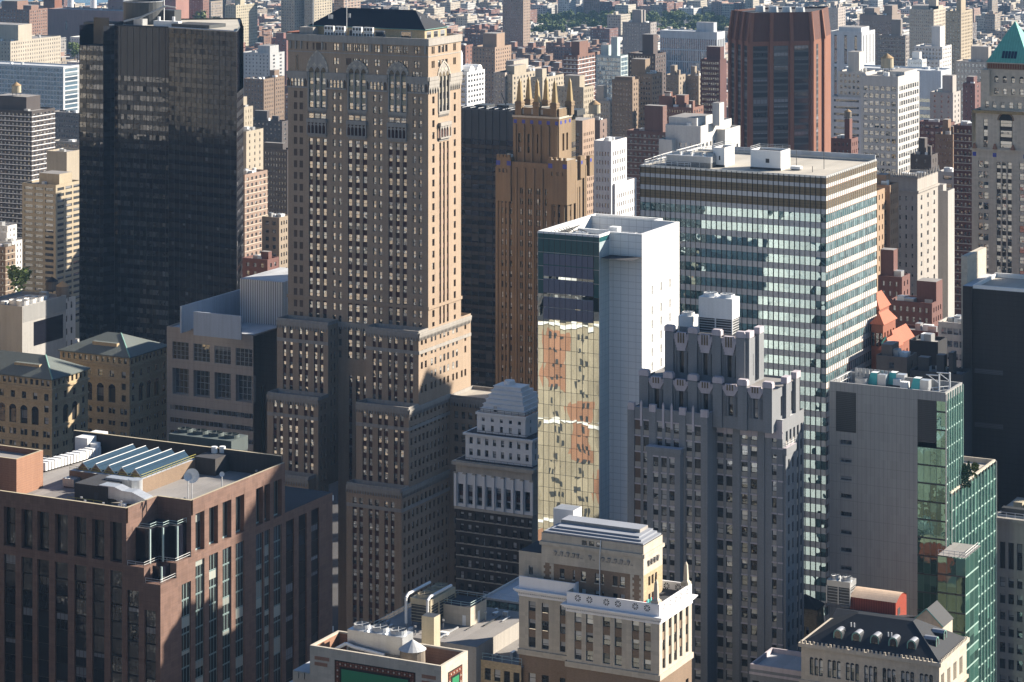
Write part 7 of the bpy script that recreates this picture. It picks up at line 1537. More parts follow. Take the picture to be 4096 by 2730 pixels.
b.fac('N', kN, K0, kx1_, 0, z_low, c8[:2] + mid + c8[5:], rr, 'limestone', 'win_stone', .4)
x0 = K0 + 1.4; r_ = [(z_c1 - 3.0 - 3.65 * i - 2.4, z_c1 - 3.0 - 3.65 * i) for i in range(5)]
b.fac('N', kN, x0, kx1_, z_low, z_c1, grp([(1930, 1968)]) + [(on_y(3072 + 2075 / s5, kN), on_y(3072 + 2190 / s5, kN))], [r for r in r_ if r[0] > z_low + .5], 'limestone', 'win_stone', .4, span=('mullion_dark', .5))
uc, ru = on_y(3072 + 2132 / s5, kN), (on_y(3072 + 2195 / s5, kN) - on_y(3072 + 2070 / s5, kN)) / 2
m = b.mb('arch_frame')
for k in range(12):
 A, B_ = math.pi * k / 12, math.pi * (k + 1) / 12; zc0 = r_[0][1] - .2; m.poly([(uc + (ru + e_) * math.cos(t_), kN - .25, zc0 + (ru + e_) * math.sin(t_)) for t_, e_ in ((A, 0), (B_, 0), (B_, .55), (A, .55))], 'brick_brown')
m.poly([(uc + ru * math.cos(math.pi * k / 12), kN - .08, zc0 + ru * math.sin(math.pi * k / 12)) for k in range(13)], 'win_dark')
b.band(x0, kx1_, kN, kN + kD, z_c1 - .9, z_c1, .9, 'gold'); b.band(K0, kx1_, kN, kN + kD, z_low - .6, z_low + .2, .4, 'limestone')
for u in (K0 + 1.2, c8[2][0] - .4, c8[4][1] + .6): b.mb('carved_beast').cyl(u, kN - .6, z_low + .2, z_low + 2.0, .9, .3, 'brick_orange', 6)
for k in range(3): b.q('N', kN, K0 + .3 + [0, 7.2, 18][k], K0 + 1.6 + [0, 7.2, 18][k], z_low - 2.6, z_low - 1.2, 'blue_tile', d=-.02)
# upper stages
q0 = on_y(3072 + 1905 / s5, kN + 2); z2_ = Zk(860, 0); z3_ = Zk(620, 0); z4_ = Zk(560, 0)
b.fac('N', kN + 2, q0, kx1_ - 2, z_c1, z2_, [(on_y(3072 + a / s5, kN + 2), on_y(3072 + c / s5, kN + 2)) for a, c in ((1945, 1978), (2010, 2045), (2085, 2120), (2158, 2195), (2235, 2272))], [(z_c1 + .8, z_c1 + 3.0)], 'limestone', 'win_stone', .4)
q1_ = on_y(3072 + 1970 / s5, kN + 3.5); A_ = [(on_y(3072 + a / s5, kN + 3.5), on_y(3072 + c / s5, kN + 3.5)) for a, c in ((2028, 2065), (2103, 2138), (2178, 2213), (2253, 2290))]
zz2 = z2_; b.fac('N', kN + 3.5, q1_, kx1_ - 3.5, zz2, z3_, A_, [(zz2 + .6, zz2 + 2.6), (zz2 + 4.6, z3_ - 3.0)], 'limestone', 'win_stone', .5); b.mb('wall').box(q0, kN + 2.01, zz2, q1_ + 1, kN + 12, z3_ - .3, 'limestone')
for c in A_: b.mb('arch_heads').poly([((c[0] + c[1]) / 2 + (c[1] - c[0]) / 2 * math.cos(math.pi * k / 8), kN + 3.47, z3_ - 3.0 + (c[1] - c[0]) / 2 * math.sin(math.pi * k / 8)) for k in range(9)], 'slate')
b.q('N', kN + 3.3, q1_ - .3, kx1_ - 3.2, z3_, z4_, 'brick_brown')
for i in range(16): x = q1_ + .2 + i * (kx1_ - q1_ - 4) / 16; b.q('N', kN + 3.3, x, x + .55, z3_ + .3, z4_ - .4, 'panel_border', d=-.03)
b.band(q1_, kx1_ - 3.5, kN + 3.5, kN + kD - 3, z4_ - .3, z4_, .6, 'limestone')
for (x_, y_) in ((q0, kN + 2),): pass
b.shell(K0, kx1_, kN, kN + kD, 0, z_c1, 'limestone'); b.shell(q1_, kx1_ - 3.5, kN + 3.5, kN + kD - 3, z_c1, z4_, 'limestone'); b.piece('roof').poly([(K0, kN, z_c1 - .1), (kx1_, kN, z_c1 - .1), (kx1_, kN + kD, z_c1 - .1), (K0, kN + kD, z_c1 - .1)], 'roof_dark')
m = b.mb('pyramid_roof'); E = [(q1_ - .5, kN + 3, z4_ + .02), (kx1_ - 3, kN + 3, z4_ + .02), (kx1_ - 3, kN + kD - 2.5, z4_ + .02), (q1_ - .5, kN + kD - 2.5, z4_ + .02)]; xc = (E[0][0] + E[1][0]) / 2; yc = (E[0][1] + E[2][1]) / 2; zt_ = z4_ + 14
for i in range(4): m.poly([E[i], E[(i + 1) % 4], (xc, yc, zt_)], 'copper_green')
ta, tb = .10, .27; L_ = lambda u, t_: (E[0][0] + (E[1][0] - E[0][0]) * (.5 + (u - .5) * (1)) , E[0][1] + (yc - E[0][1]) * t_ - .05, z4_ + 14 * t_ + .1)
for i in range(5): u0_ = .34 + .07 * i; b.mb('skylight').poly([L_(u0_, ta), L_(u0_ + .06, ta), L_(u0_ + .06, tb), L_(u0_, tb)], 'solar_glass')
b.done()
# ================================================================ dark windowless slab, right edge
Yz = 690.0; dX0, dN_ = dep(3855, Yz); dX1 = on_y(4250, dN_); dz_ = zat(1142, dX0, dN_); d2 = on_y(3891, dN_)
b = Bld('dark_blank_slab', 'dark windowless slab with a pale flat roof at the right edge', dX0, dN_, 'building')
b.mb('wall').box(dX0, dN_ - .8, 0, d2, dN_ + 20, dz_, 'dark_slab', top='roof_pale'); b.mb('wall').box(d2 + .003, dN_, 0, dX1, dN_ + 20, dz_ - .6, 'dark_slab', top='roof_tan'); m = b.mb('parapet'); m.box(d2, dN_ + .02, dz_ - .6, dX1, dN_ + .5, dz_ + .3, 'white_soft'); m.box(d2, dN_ + .5, dz_ - .6, d2 + .5, dN_ + 20, dz_ + .3, 'white_soft'); m.box(d2, dN_ + 19.5, dz_ - .6, dX1, dN_ + 20, dz_ + .5, 'white_soft')
for (y, w) in ((1480, .55), (1500 + 0, 0), (1695, .5)):
 if w: z = zat(y, d2, dN_); b.mb('wall').box(d2 + .5, dN_ - .04, z - .7, d2 + 8, dN_ - .003, z + .5, 'louver_dark')
b.mb('wall').box(dX0 - 1.6, dN_ + 3, 0, dX0 - .01, dN_ + 20, dz_ + 7, 'limestone'); b.done()
Yx = 640.0; x0, y0 = dep(3983, Yx); x1 = on_y(4200, y0); z = zat(2068, x0, y0)
b = Bld('stone_office', 'grey stone office with tall upper windows at the lower right edge', x0, y0, 'building', nwin=60)
pc = even(x0 + .6, x1, 6, 1.35)
b.fac('N', y0, x0, x1, z - 13, z - 3, pc, [(z - 12.2, z - 5.8)], 'stone_grey', 'win_dark', .5); b.fac('N', y0, x0, x1, 0, z - 13, pc, [(z - 16.6 - 3.9 * i, z - 14.2 - 3.9 * i) for i in range(20) if z - 17 - 3.9 * i > 0], 'stone_grey', 'win_deco', .4)
b.q('N', y0, x0, x1, z - 3, z, 'stone_grey'); b.band(x0, x1, y0, y0 + 20, z - .8, z, .7, 'stone_grey'); b.piece('roof').poly([(x0, y0, z), (x1, y0, z), (x1, y0 + 20, z), (x0, y0 + 20, z)], 'roof_tan'); b.shell(x0, x1, y0, y0 + 20, 0, z, 'stone_grey', 'ESW'); railing(b.mb('roof_rail'), [(x0 + .3, y0 + .5, z), (x1, y0 + .5, z)], 1.2, 'white_paint', .05); b.mb('skylight').box(x0 + .5, y0 + 3, z, x1 - 2, y0 + 5, z + 1.6, 'metal_dark'); b.mb('roof_bulkhead').box(x0 + 1, y0 + 21, 0, x1, y0 + 40, z + 6, 'limestone', top='roof_grey'); b.done()
for k in range(3): duct_unit('rooftop_unit', ['left pale box unit on the stone office roof', 'middle pale box unit on the stone office roof', 'right pale box unit on the stone office roof'][k], x0 + 2 + 3.2 * k, x0 + 4.2 + 3.2 * k, y0 + 8, y0 + 11, z, 2.0, 'awning_tan', 'rooftop unit', 'box units on the stone office roof')
# ================================================================ black faceted glass tower, left
Yl = 1040.0
H1, H2 = dep(947, Yl), dep(974, Yl + 24); H0 = dep(675, Yl + 22); G0 = dep(458, Yl + 40); I0 = dep(413, Yl + 12); I1 = dep(320, Yl + 60)
fp_ = [I1, I0, G0, H0, H1, H2]; zl = zat(128, *H1)
# straighten: facets d (bright corner), c and a face the avenue's north, b is the re-entrant
H0 = (H0[0], H0[1]); c_w = on_y(458, H0[1]); fp_ = [(on_y(318, H0[1] - 5), H0[1] - 5), (on_y(413, H0[1] - 5), H0[1] - 5), (c_w, H0[1]), (H0[0], H0[1]), H1, H2]
b = Bld('black_glass_tower', 'black faceted glass tower with round tank on its roof', H1[0], H1[1], 'skyscraper', zvis=55)
back = [dep(962, Yl + 75), (fp_[0][0] + 4, fp_[0][1] + 40)]
allp = fp_ + back; zsl = zat(181, *fp_[0])
tops = [zsl, zl, zl, zl, zl, zsl - 7, zl, zl]
low_s = MB()
def curtain(p, q, z1, z0=0, mat='win_curtain_black', top_blank=0.0, fh=3.85, bw=1.55):
 p, q = Vector(p), Vector(q); d = q - p; n = max(2, round(d.length / bw)); nn = Vector((d.y, -d.x)).normalized(); z = z1
 if top_blank: b.mb('blank_wall').poly([(*p, z1 - top_blank), (*q, z1 - top_blank), (*q, z1), (*p, z1)], 'black_glass_spandrel'); z -= top_blank
 while z - fh > z0:
  mm = MB() if z > 110 else low_s
  for i in range(n):
   a, c = p + d * (i / n), p + d * ((i + 1) / n); mm.poly([(*a, z - 2.1), (*c, z - 2.1), (*c, z), (*a, z)], mat, UV4, RND.random())
  if z > 110: mm.build('window_strip', b.root, b.o)
  b.mb('spandrel').poly([(*p, z - fh), (*q, z - fh), (*q, z - 2.1), (*p, z - 2.1)], 'black_glass_spandrel'); z -= fh
 for i in range(0, n + 1, 2):
  a = p + d * (i / n); w = d.normalized() * .05; b.mb('mullions').poly([(*(a - w + nn * .12), 0), (*(a + w + nn * .12), 0), (*(a + w + nn * .12), z1), (*(a - w + nn * .12), z1)], 'mullion_dark'); b.mb('mullions').poly([(*(a + w), 0), (*(a + w + nn * .12), 0), (*(a + w + nn * .12), z1), (*(a + w), z1)], 'mullion_dark')
A = fp_
curtain(A[0], A[1], zsl, mat='win_curtain_shiny'); curtain(A[1], A[2], zl); curtain(A[2], A[3], zl, top_blank=20, mat='win_curtain_shiny'); curtain(A[3], A[4], zl); curtain(A[4], A[5], zl - 24, mat='win_park'); low_s.build('window_strip', b.root, b.o, kind='stuff')
b.mb('blank_wall').poly([(*A[0], zsl), (*A[1], zsl), (A[1][0], A[1][1] + 4, zsl), (A[0][0], A[0][1] + 4, zsl)], 'roof_dark')
p_, q_ = (A[0][0] + 4, A[0][1] + 4), (A[1][0], A[1][1] + 4); b.mb('blank_wall').poly([(*p_, zsl), (*q_, zsl), (*q_, zl + 3), (*p_, zl + 3)], 'black_glass_spandrel')
q5 = (A[5][0] - 1.5, A[5][1] - .5); b.mb('blank_wall').poly([(*A[4], zl - 24), (*q5, zl - 24), (*q5, zl), (*A[4], zl)], 'black_glass_spandrel')
for p, q in ((A[5], back[0]), (back[0], back[1]), (back[1], A[0])): b.mb('wall').poly([(*p, 0), (*q, 0), (*q, zl), (*p, zl)], 'black_glass_spandrel')
b.piece('roof').poly([(*p, zl - .6) for p in (p_, q_, A[2], A[3], A[4], q5, back[0], back[1])], 'roof_tan')
m = b.mb('roof_edge')
for p, q in ((q_, A[2]), (A[2], A[3]), (A[3], A[4]), (A[4], q5)): m.tube([(*p, zl + .1), (*q, zl + .1)], .3, 'mullion_pale' if p == A[3] or p == q_ else 'metal_dark', 4)
cx_, cy_ = dep(572, Yl + 52); m = b.mb('roof_well'); m.box(cx_ - 18, cy_ - 16, zl - .59, cx_ - 4, cy_ - 8, zl + .5, 'metal_dark', top='roof_dark'); m.box(cx_ + 22, cy_ - 12, zl - .59, cx_ + 40, cy_, zl + .8, 'metal_dark', top='roof_dark'); m.box(cx_ + 8, cy_ + 2, zl - .59, cx_ + 14, cy_ + 7, zl + 5, 'metal_dark'); b.done()
m = MB(); m.cyl(cx_, cy_, zl - .59, zl + 8.5, 8.0, 8.0, 'metal_dark', 28, cap=False); m.cyl(cx_, cy_, zl - .5, zl + 8.0, 7.4, 7.4, 'metal_dark', 28, cap='roof_dark'); m.tube([(cx_ + 8 * math.cos(i * .3), cy_ + 8 * math.sin(i * .3), zl + 8.5) for i in range(22)], .2, 'metal_grey', 4); thing_mesh('round_tank', 'open round dark tank drum on the black glass tower roof', 'tank', m, cx_, cy_, zl)
m = MB(); gx, gy = cx_ + 5, cy_ - 9; m.box(gx - 2, gy - 2, zl - .6, gx + 2, gy + 2, zl + 2, 'metal_grey'); m.tube([(gx - 6, gy - 3, zl + 1), (gx, gy, zl + 2.6), (gx + 9, gy + 5, zl + 7.2)], .45, 'metal_grey', 5); m.tube([(gx + 9, gy + 5, zl + 7.2), (gx + 13, gy + 6, zl + 6.6)], .3, 'metal_grey', 5); m.tube([(gx + 8, gy + 5, zl), (gx + 8, gy + 5, zl + 10)], .2, 'metal_white', 5); thing_mesh('window_crane', 'grey window-cleaning crane in front of the round roof tank', 'crane', m, gx, gy, zl)
m = MB(); m.box(gx + 7, gy - 1, zl - .6, gx + 19, gy + 1.5, zl + 1.6, 'metal_white'); m.cyl(gx + 9, gy, zl + 1.6, zl + 3.2, .6, .6, 'metal_white', 8); m.cyl(gx + 16, gy, zl + 1.6, zl + 3.4, .6, .6, 'metal_white', 8); thing_mesh('roof_cradle', 'white machinery box right of the window-cleaning crane', 'rooftop unit', m, gx + 7, gy, zl)
# ---------------------------------------------------------------- the city behind, one building after another
FOOT = []                                       # footprints already taken (x0, x1, y0, y1)
NAMED = []                                      # (px, py, short name) for saying where things are
def mid(label, pl, pc, pr, py, Y, col, nN=6, nW=4, wf=.5, pit=3.1, win='win_far', bulk=(), name='apartment_building', band=None, roof='roof_grey', tank=None, short=None, steps=(), top=0.0, hf=.5):
 x0, x1, y0, y1, z = blk(pl, pc, pr, py, Y)
 if x1 - x0 < 8: x0 = x1 - 8
 if y1 - y0 < 8: y1 = y0 + 8
 y1 = min(y1, y0 + 75); FOOT.append((x0, x1, y0, y1)); NAMED.append(((pl + pr) / 2, py, short or label))
 lu = sum(col) / 3; k_ = .7 if col[0] > 1.6 * col[2] else .86; col = tuple((lu + (q - lu) * .75) * k_ for q in col)
 b = Bld(name, label, x1, y0, 'building', zvis=max(0, z - 60), tint=(*col, 1), nwin=60, minpx=1.6)
 zb = 0
 def body(x0, x1, y0, y1, z0, z, nN, nW):
  rows = []; k = z - 1.6 - top
  while k - pit * hf > max(z0, z - 75): rows.append((k - pit * hf, k)); k -= pit
  if nN: b.fac('N', y0, x0, x1, z0, z, even(x0 + .8, x1 - .8, nN, (x1 - x0 - 1.6) / nN * wf), rows, 'tint', win, .25)
  else: b.q('N', y0, x0, x1, z0, z, 'tint')
  if nW: b.fac('W', x1, y0, y1, z0, z, even(y0 + .8, y1 - .8, nW, (y1 - y0 - 1.6) / nW * wf), rows, 'tint', win, .25)
  else: b.q('W', x1, y0, y1, z0, z, 'tint')
  b.shell(x0, x1, y0, y1, z0, z, 'tint'); b.parapet(x0, x1, y0, y1, z - .9, .9, .35, 'tint', roof)
  if band:
   for r in rows: b.band(x0, x1, y0, y1, r[0] - .45, r[0] - .1, .12, band, 'floor_bands')
 body(x0, x1, y0, y1, 0, z, nN, nW)
 for (a, c, d, e, dz, n_, m_) in steps: body(x0 + (x1 - x0) * a, x0 + (x1 - x0) * c, y0 + (y1 - y0) * d, y0 + (y1 - y0) * e, 0 if dz < 0 else z, z + dz, n_, m_)
 for (a, c, d, e, h) in bulk: b.piece('roof_bulkhead').box(x0 + (x1 - x0) * a, y0 + (y1 - y0) * d, z - .9, x0 + (x1 - x0) * c, y0 + (y1 - y0) * e, z + h, 'tint', top='roof_grey')
 for i in range(int(RND.random() * 5) + 2):
  u, v = x0 + 1.5 + (x1 - x0 - 5) * RND.random(), y0 + 1.5 + (y1 - y0 - 5) * RND.random(); b.piece('roof_plant').box(u, v, z - .9, u + 1.2 + 2 * RND.random(), v + 1.2 + 2 * RND.random(), z + .4 + RND.random(), 'metal_white' if i % 2 else 'metal_grey')
 if band == 'metal_white': railing(b.mb('roof_rail'), [(x0, y0, z), (x1, y0, z), (x1, y1, z)], 1.1, 'metal_white', .06, 3)
 b.done()
 if tank: water_tank('water_tank', tank[4], x0 + (x1 - x0) * tank[0], y0 + (y1 - y0) * tank[1], z + tank[2] - .9, tank[3], tank[3] * 1.5, tank[3], 'wood_tank' if tank[3] < 2.6 else 'awning_tan', 'tank_cone_tan')
 return x0, x1, y0, y1, z
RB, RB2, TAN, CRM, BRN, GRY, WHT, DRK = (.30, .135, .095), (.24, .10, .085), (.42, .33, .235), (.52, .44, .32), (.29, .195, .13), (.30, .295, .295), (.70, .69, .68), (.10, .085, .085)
Bk = ((.25, .75, .2, .7, 5),)
S = ((.3, .6, .3, .7, 6), (.7, .85, .4, .6, 3))
mid('broad brown brick hospital block with stepped roof at the top left', -40, 118, 190, 40, 2808, (.33, .18, .125), 12, 8, .4, 3.4, bulk=((.2, .6, .2, .8, 8), (.75, .95, .2, .6, 4)), name='hospital', short='brown hospital')
mid('tan concrete hospital with closely spaced slit windows and taller rear block', -60, 42, 283, 167, 2400, (.45, .39, .30), 8, 22, .3, 3.6, bulk=((-.4, 1, .15, .42, 14),), name='hospital', short='tan hospital')
mid('blue glass laboratory with white striped west wall left of the black tower', -70, 254, 318, 268, 2000, (.62, .64, .66), 26, 1, .95, 3.4, 'win_blueglass', name='glass_laboratory', hf=.8, short='blue glass laboratory', roof='roof_pale')
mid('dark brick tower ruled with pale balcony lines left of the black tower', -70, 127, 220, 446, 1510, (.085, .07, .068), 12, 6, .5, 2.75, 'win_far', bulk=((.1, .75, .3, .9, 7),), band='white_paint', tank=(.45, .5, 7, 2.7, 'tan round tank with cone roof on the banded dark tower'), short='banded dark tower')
mid('dull grey office block tucked against the black tower', 200, 345, 385, 455, 1750, (.20, .185, .18), 14, 3, .6, 3.3, name='office_building', short='dull grey office')
mid('low grey office with rooftop vents below the dull grey one', 205, 345, 380, 572, 1600, (.33, .31, .28), 12, 3, .6, 3.3, name='office_building', short='low grey office')
mid('plain beige windowless block with a dark slot beside the black tower', 187, 267, 335, 609, 1450, (.52, .44, .32), 0, 0, name='plant_building', short='windowless beige block')
mid('beige tower with wide dark ribbon windows left of the black tower', 89, 223, 326, 742, 1350, (.55, .45, .29), 3, 3, .82, 3.0, 'win_far_dark', bulk=((.35, .95, .2, .7, 5),), name='office_building', short='beige ribbon-window tower')
mid('white stepped terrace house at the left edge below the banded tower', -50, 30, 54, 905, 1420, WHT, 3, 2, .3, short='white stepped house'); mid('small white house with roof garden at the left edge', -20, 48, 92, 968, 1400, WHT, 2, 3, .3, bulk=((.1, .5, .3, .6, 4),), short='white garden house')
mid('brown brick flats with pale floor lines at the left edge', -50, 22, 37, 990, 1330, BRN, 4, 2, .4, band='limestone', short='brown flats at left edge')
x0, x1, y0, y1, z = mid('grey louvred plant block with six fan drums at the left edge', -90, 89, 264, 1227, 1000, (.40, .39, .37), 0, 0, name='plant_building', short='louvred plant block')
for i in range(6):
 u, v = x0 + (x1 - x0) * (.72 + .16 * (i % 2)), y0 + 3.5 + (i // 2) * 4.6; m = MB(); m.cyl(u, v, z - .9, z + 1.6, 2.1, 2.3, 'white_soft', 18, cap=False); m.cyl(u, v, z - .8, z + 1.1, 2.0, 2.0, 'metal_dark', 18); thing_mesh('fan_drum', ['front left', 'front right', 'middle left', 'middle right', 'rear left', 'rear right'][i] + ' white fan drum on the louvred plant block', 'rooftop unit', m, u, v, z - .9, 'fan drums on the plant block')
m = MB(); m.box(x1 + .01, y0 + 7, z - 16, x1 + .08, y1 - 2, z - 7, 'black_glass_spandrel')
for i in range(16): m.box(x1 + .01, y0 + .5, z - 6 + i * .38, x1 + .14, y1, z - 5.85 + i * .38, 'metal_grey')
thing_mesh('dark_window_band', 'long dark window band under ribbed grey cladding on the plant block', 'window', m, x1, y0, z - 16)
water_tank('water_tank', 'brown wooden water tank behind the louvred plant block', x1 - 3, y1 + 2, z - 3, 2.6, 4.0, 2.0); water_tank('water_tank', 'dark conical-roofed tank at the left edge behind the fan drums', x0 + 9, y1 + 7, z - 1, 2.4, 3.2, 1.2, 'wood_tank', 'slate')
mid('bright white block with tilted windows right of the louvred plant block', 225, 250, 302, 1200, 1040, (.78, .76, .72), 1, 2, .35, 5, name='house', short='bright white block')
mid('cream slab sliver between the black tower and gothic tower', 930, 976, 1012, 430, 1380, CRM, 2, 3, .2, bulk=Bk, short='cream slab sliver'); mid('lower cream slab beside the gothic tower with few windows', 930, 985, 1053, 527, 1330, CRM, 2, 3, .2, short='lower cream slab')
mid('pink and cream striped flats between the black and gothic towers', 950, 979, 1070, 700, 1220, (.42, .28, .21), 2, 5, .45, 2.9, band='limestone', short='striped pink flats')
mid('brown slab tower with ruled windows left of the gothic tower', 975, 1055, 1097, 318, 2000, BRN, 6, 5, .35, short='left brown slab tower'); mid('second brown slab tower close to the gothic tower', 1062, 1100, 1138, 310, 2030, BRN, 3, 4, .35, bulk=Bk, short='second brown slab tower')
mid('pale grey tower with rounded top left of the gothic tower', 960, 1080, 1138, 215, 2300, (.42, .43, .44), 8, 2, .3, bulk=((.5, .9, .2, .8, 6),), short='pale grey tower'); mid('deep red block directly left of the gothic tower crown', 1085, 1146, 1153, 155, 2500, (.33, .14, .12), 3, 1, .3, bulk=Bk, short='deep red block')
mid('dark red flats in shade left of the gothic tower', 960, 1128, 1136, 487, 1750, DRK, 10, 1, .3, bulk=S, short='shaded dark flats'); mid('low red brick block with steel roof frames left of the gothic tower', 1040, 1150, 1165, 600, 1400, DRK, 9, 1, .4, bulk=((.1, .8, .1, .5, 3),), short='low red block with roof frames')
mid('tan house with pale window bars against the gothic tower', 1100, 1117, 1165, 872, 1050, TAN, 2, 4, .5, short='tan house'); mid('flat red brick house below the striped pink flats', 970, 1070, 1104, 1040, 1000, RB2, 3, 2, .4, bulk=((.6, .9, .3, .6, 2.5),), short='flat red house')
mid('tall tan brick tower with windowless penthouse right of the gothic tower', 1888, 1980, 2045, 190, 2000, (.45, .295, .195), 7, 7, .35, 2.8, bulk=((.4, 1.0, .1, .6, 10),), short='tall tan brick tower')
x0, x1, y0, y1, z = mid('white balcony tower with rounded roof vaults right of the gothic tower', 1843, 1868, 1939, 290, 1500, (.74, .76, .79), 2, 6, .7, 2.9, 'win_far_dark', band='white_paint', short='white vaulted tower')
m = MB()
for k, (fy, r_, h_, x) in enumerate(((.28, 3.2, 0, x1), (.72, 3.2, 0, x1), (-.05, 3.6, 9, x0 + 4))):
 cy = y0 + (y1 - y0) * fy; A = [(cy + r_ * math.cos(math.pi * i / 10), z + h_ + r_ * math.sin(math.pi * i / 10)) for i in range(11)]
 if h_: m.box(x - 9, cy - r_, z - .5, x - .01, cy + r_, z + h_, 'white_soft')
 for p, q in zip(A[:-1], A[1:]): m.poly([(x, *p), (x, *q), (x - 9, *q), (x - 9, *p)], 'white_soft')
 m.poly([(x, *p) for p in A], 'white_soft')
thing_mesh('roof_vaults', 'three white barrel roof vaults topping the white balcony tower', 'roof vault', m, x1, y0, z)
mid('pinkish grey flats behind the bronze slab roof', 1975, 2020, 2165, 292, 1650, (.47, .385, .32), 3, 10, .45, bulk=((.1, .8, .3, .7, 6),), short='pinkish grey flats'); mid('red brick slab beside the tall tan brick tower', 1800, 1862, 1892, 182, 2150, RB, 5, 2, .3, short='red brick slab')
mid('tall brown slab at the top centre left of the tree park', 2010, 2093, 2121, -60, 2900, (.38, .27, .2), 8, 4, .3, short='tall brown slab')
mid('long cream flats left of the golden obelisks', 2012, 2050, 2168, 300, 1650, CRM, 3, 9, .4, bulk=((.2, .9, .1, .5, 5),), short='long cream flats'); mid('cream penthouse flats behind the golden obelisks', 2150, 2170, 2255, 312, 1620, CRM, 2, 8, .4, bulk=((.2, .8, .1, .3, 5),), short='cream penthouse flats')
mid('red brown tower with white balcony bands above the obelisks', 2255, 2311, 2380, 222, 1800, (.27, .13, .095), 3, 5, .6, 2.9, band='white_paint', bulk=((.4, 1.0, .1, .6, 9),), roof='roof_pale', short='white-banded red tower')
mid('teal glass tower with grey rooftop stack in the middle distance', 2385, 2483, 2512, 225, 1900, (.45, .55, .55), 12, 4, .9, 3.2, 'win_blueglass', hf=.8, bulk=((.1, .4, .3, .7, 7), (.55, .8, .2, .6, 13)), name='glass_tower', short='teal glass tower')
mid('plain grey slab tower with stair head below the tree park', 2490, 2602, 2626, 92, 2400, (.31, .28, .265), 10, 3, .25, bulk=((.3, .62, .2, .6, 11), (.68, .74, .2, .4, 11)), short='plain grey slab tower')
mid('white-finned modern block with white roof box right of the grey slab', 2640, 2868, 2900, 130, 2700, (.46, .49, .53), 30, 4, .55, 12, 'win_far_dark', bulk=((.6, .9, .3, .7, 9),), top=6, hf=.9, name='office_building', short='white-finned block', roof='roof_pale')
mid('dark brown tower with boxed rooftop tank in the middle distance', 2512, 2621, 2664, 217, 1700, (.115, .085, .08), 9, 4, .4, 2.9, bulk=((.45, .85, .2, .6, 12),), short='dark brown tower')
mid('tan brown tower with glazed roof vault beside the obelisks', 2448, 2530, 2553, 322, 1450, (.34, .235, .155), 6, 2, .35, 2.8, bulk=((.1, .95, .15, .6, 1.6),), short='tan vaulted tower'); mid('rear wing of windows beside the tan vaulted tower', 2545, 2607, 2649, 298, 1470, (.36, .26, .17), 5, 4, .5, 2.8, bulk=((-.35, .55, .05, .5, 8),), short='rear tan wing')
mid('left tan apartment block in front of the white-finned block', 2655, 2715, 2742, 302, 1750, TAN, 5, 2, .3, bulk=S, short='left tan apartments'); mid('right tan apartment block beside the modern red block', 2742, 2795, 2814, 305, 1760, TAN, 5, 2, .3, bulk=S, short='right tan apartments')
mid('modern red grid block with pale west wall left of the pleated tower', 2802, 2880, 2906, 240, 1700, (.17, .065, .06), 8, 0, .7, 3.3, 'win_far', bulk=((.25, .95, .2, .8, 8),), roof='roof_pale', short='modern red grid block')
mid('small red tower with pyramid cap above the white stepped office', 2657, 2690, 2705, 386, 1450, RB, 0, 1, .2, bulk=((.3, .7, .3, .7, 2),), short='small red tower'); mid('long low red flats with terraces left of the pleated tower', 2657, 2772, 2814, 432, 1440, RB, 10, 4, .45, bulk=S, short='long low red flats')
mid('cream block with small square windows under the banded tower', 2215, 2334, 2375, 350, 1500, CRM, 9, 5, .35, bulk=((.3, .8, .2, .7, 6),), short='cream small-window block'); mid('low cream stepped house right of the cream block', 2374, 2440, 2452, 405, 1480, (.53, .46, .37), 5, 2, .4, bulk=((.1, .55, .2, .7, 8),), short='low cream stepped house')
mid('slim pink tower with teal glass top right of the obelisk tower', 2295, 2330, 2379, 520, 1180, (.50, .335, .23), 2, 6, .4, 2.9, name='apartment_tower', bulk=((.0, 1.0, .0, 1.0, 4),), short='slim pink tower')
mid('narrow brown house with round tank behind the white window tower', 2376, 2400, 2415, 482, 1300, (.3, .2, .165), 1, 1, .2, tank=(.4, .5, .9, 2.9, 'pale round tank on the narrow brown house'), short='narrow brown house')
mid('white tower with narrow west windows left of the red trimmed flats', 2376, 2445, 2507, 566, 1120, (.74, .72, .725), 5, 6, .4, 3.6, 'win_far_dark', top=3, steps=((-.15, 1.12, .12, 1.5, -18, 6, 9),), name='office_building', short='white window tower')
mid('red brown flats with grey trim and boxed roof tower', 2508, 2668, 2692, 530, 1250, (.245, .125, .105), 8, 3, .55, 2.9, bulk=((.42, .88, .1, .7, 12),), band='stone_grey', short='red trimmed flats')
mid('white stepped art deco office before the pleated tower', 2662, 2803, 2926, 506, 1150, (.68, .66, .62), 6, 8, .4, 3.6, 'win_far_dark', top=6, bulk=((.0, .8, .1, .6, 3), (1.02, 1.22, .35, .5, 9)), steps=((-.08, .3, -.12, .4, -6, 3, 0), (.85, 1.25, .5, 1.0, -3, 2, 3)), name='office_building', short='white art deco office')
mid('cream tower with gridded windows right of the pleated tower', 3445, 3592, 3677, 308, 1250, (.56, .54, .51), 6, 9, .74, 3.5, 'win_far', hf=.6, top=3.2, bulk=((.5, 1.0, .3, .9, 1.5),), tank=(.5, .35, 1, 3.0, 'brown wooden tank with cone lid on the cream gridded tower'), name='office_building', short='cream gridded tower')
mid('pale blue sloping-topped block behind the cream gridded tower', 3380, 3764, 3805, 285, 1750, (.52, .60, .68), 2, 2, .95, 5.2, 'win_blueglass', top=17, hf=.45, name='office_building', short='pale blue block', roof='roof_pale'); mid('white banded podium left of the cream gridded tower', 3325, 3446, 3470, 392, 1650, (.62, .61, .62), 1, 1, .9, 4.2, 'win_far_dark', hf=.35, name='office_building', short='white banded podium')
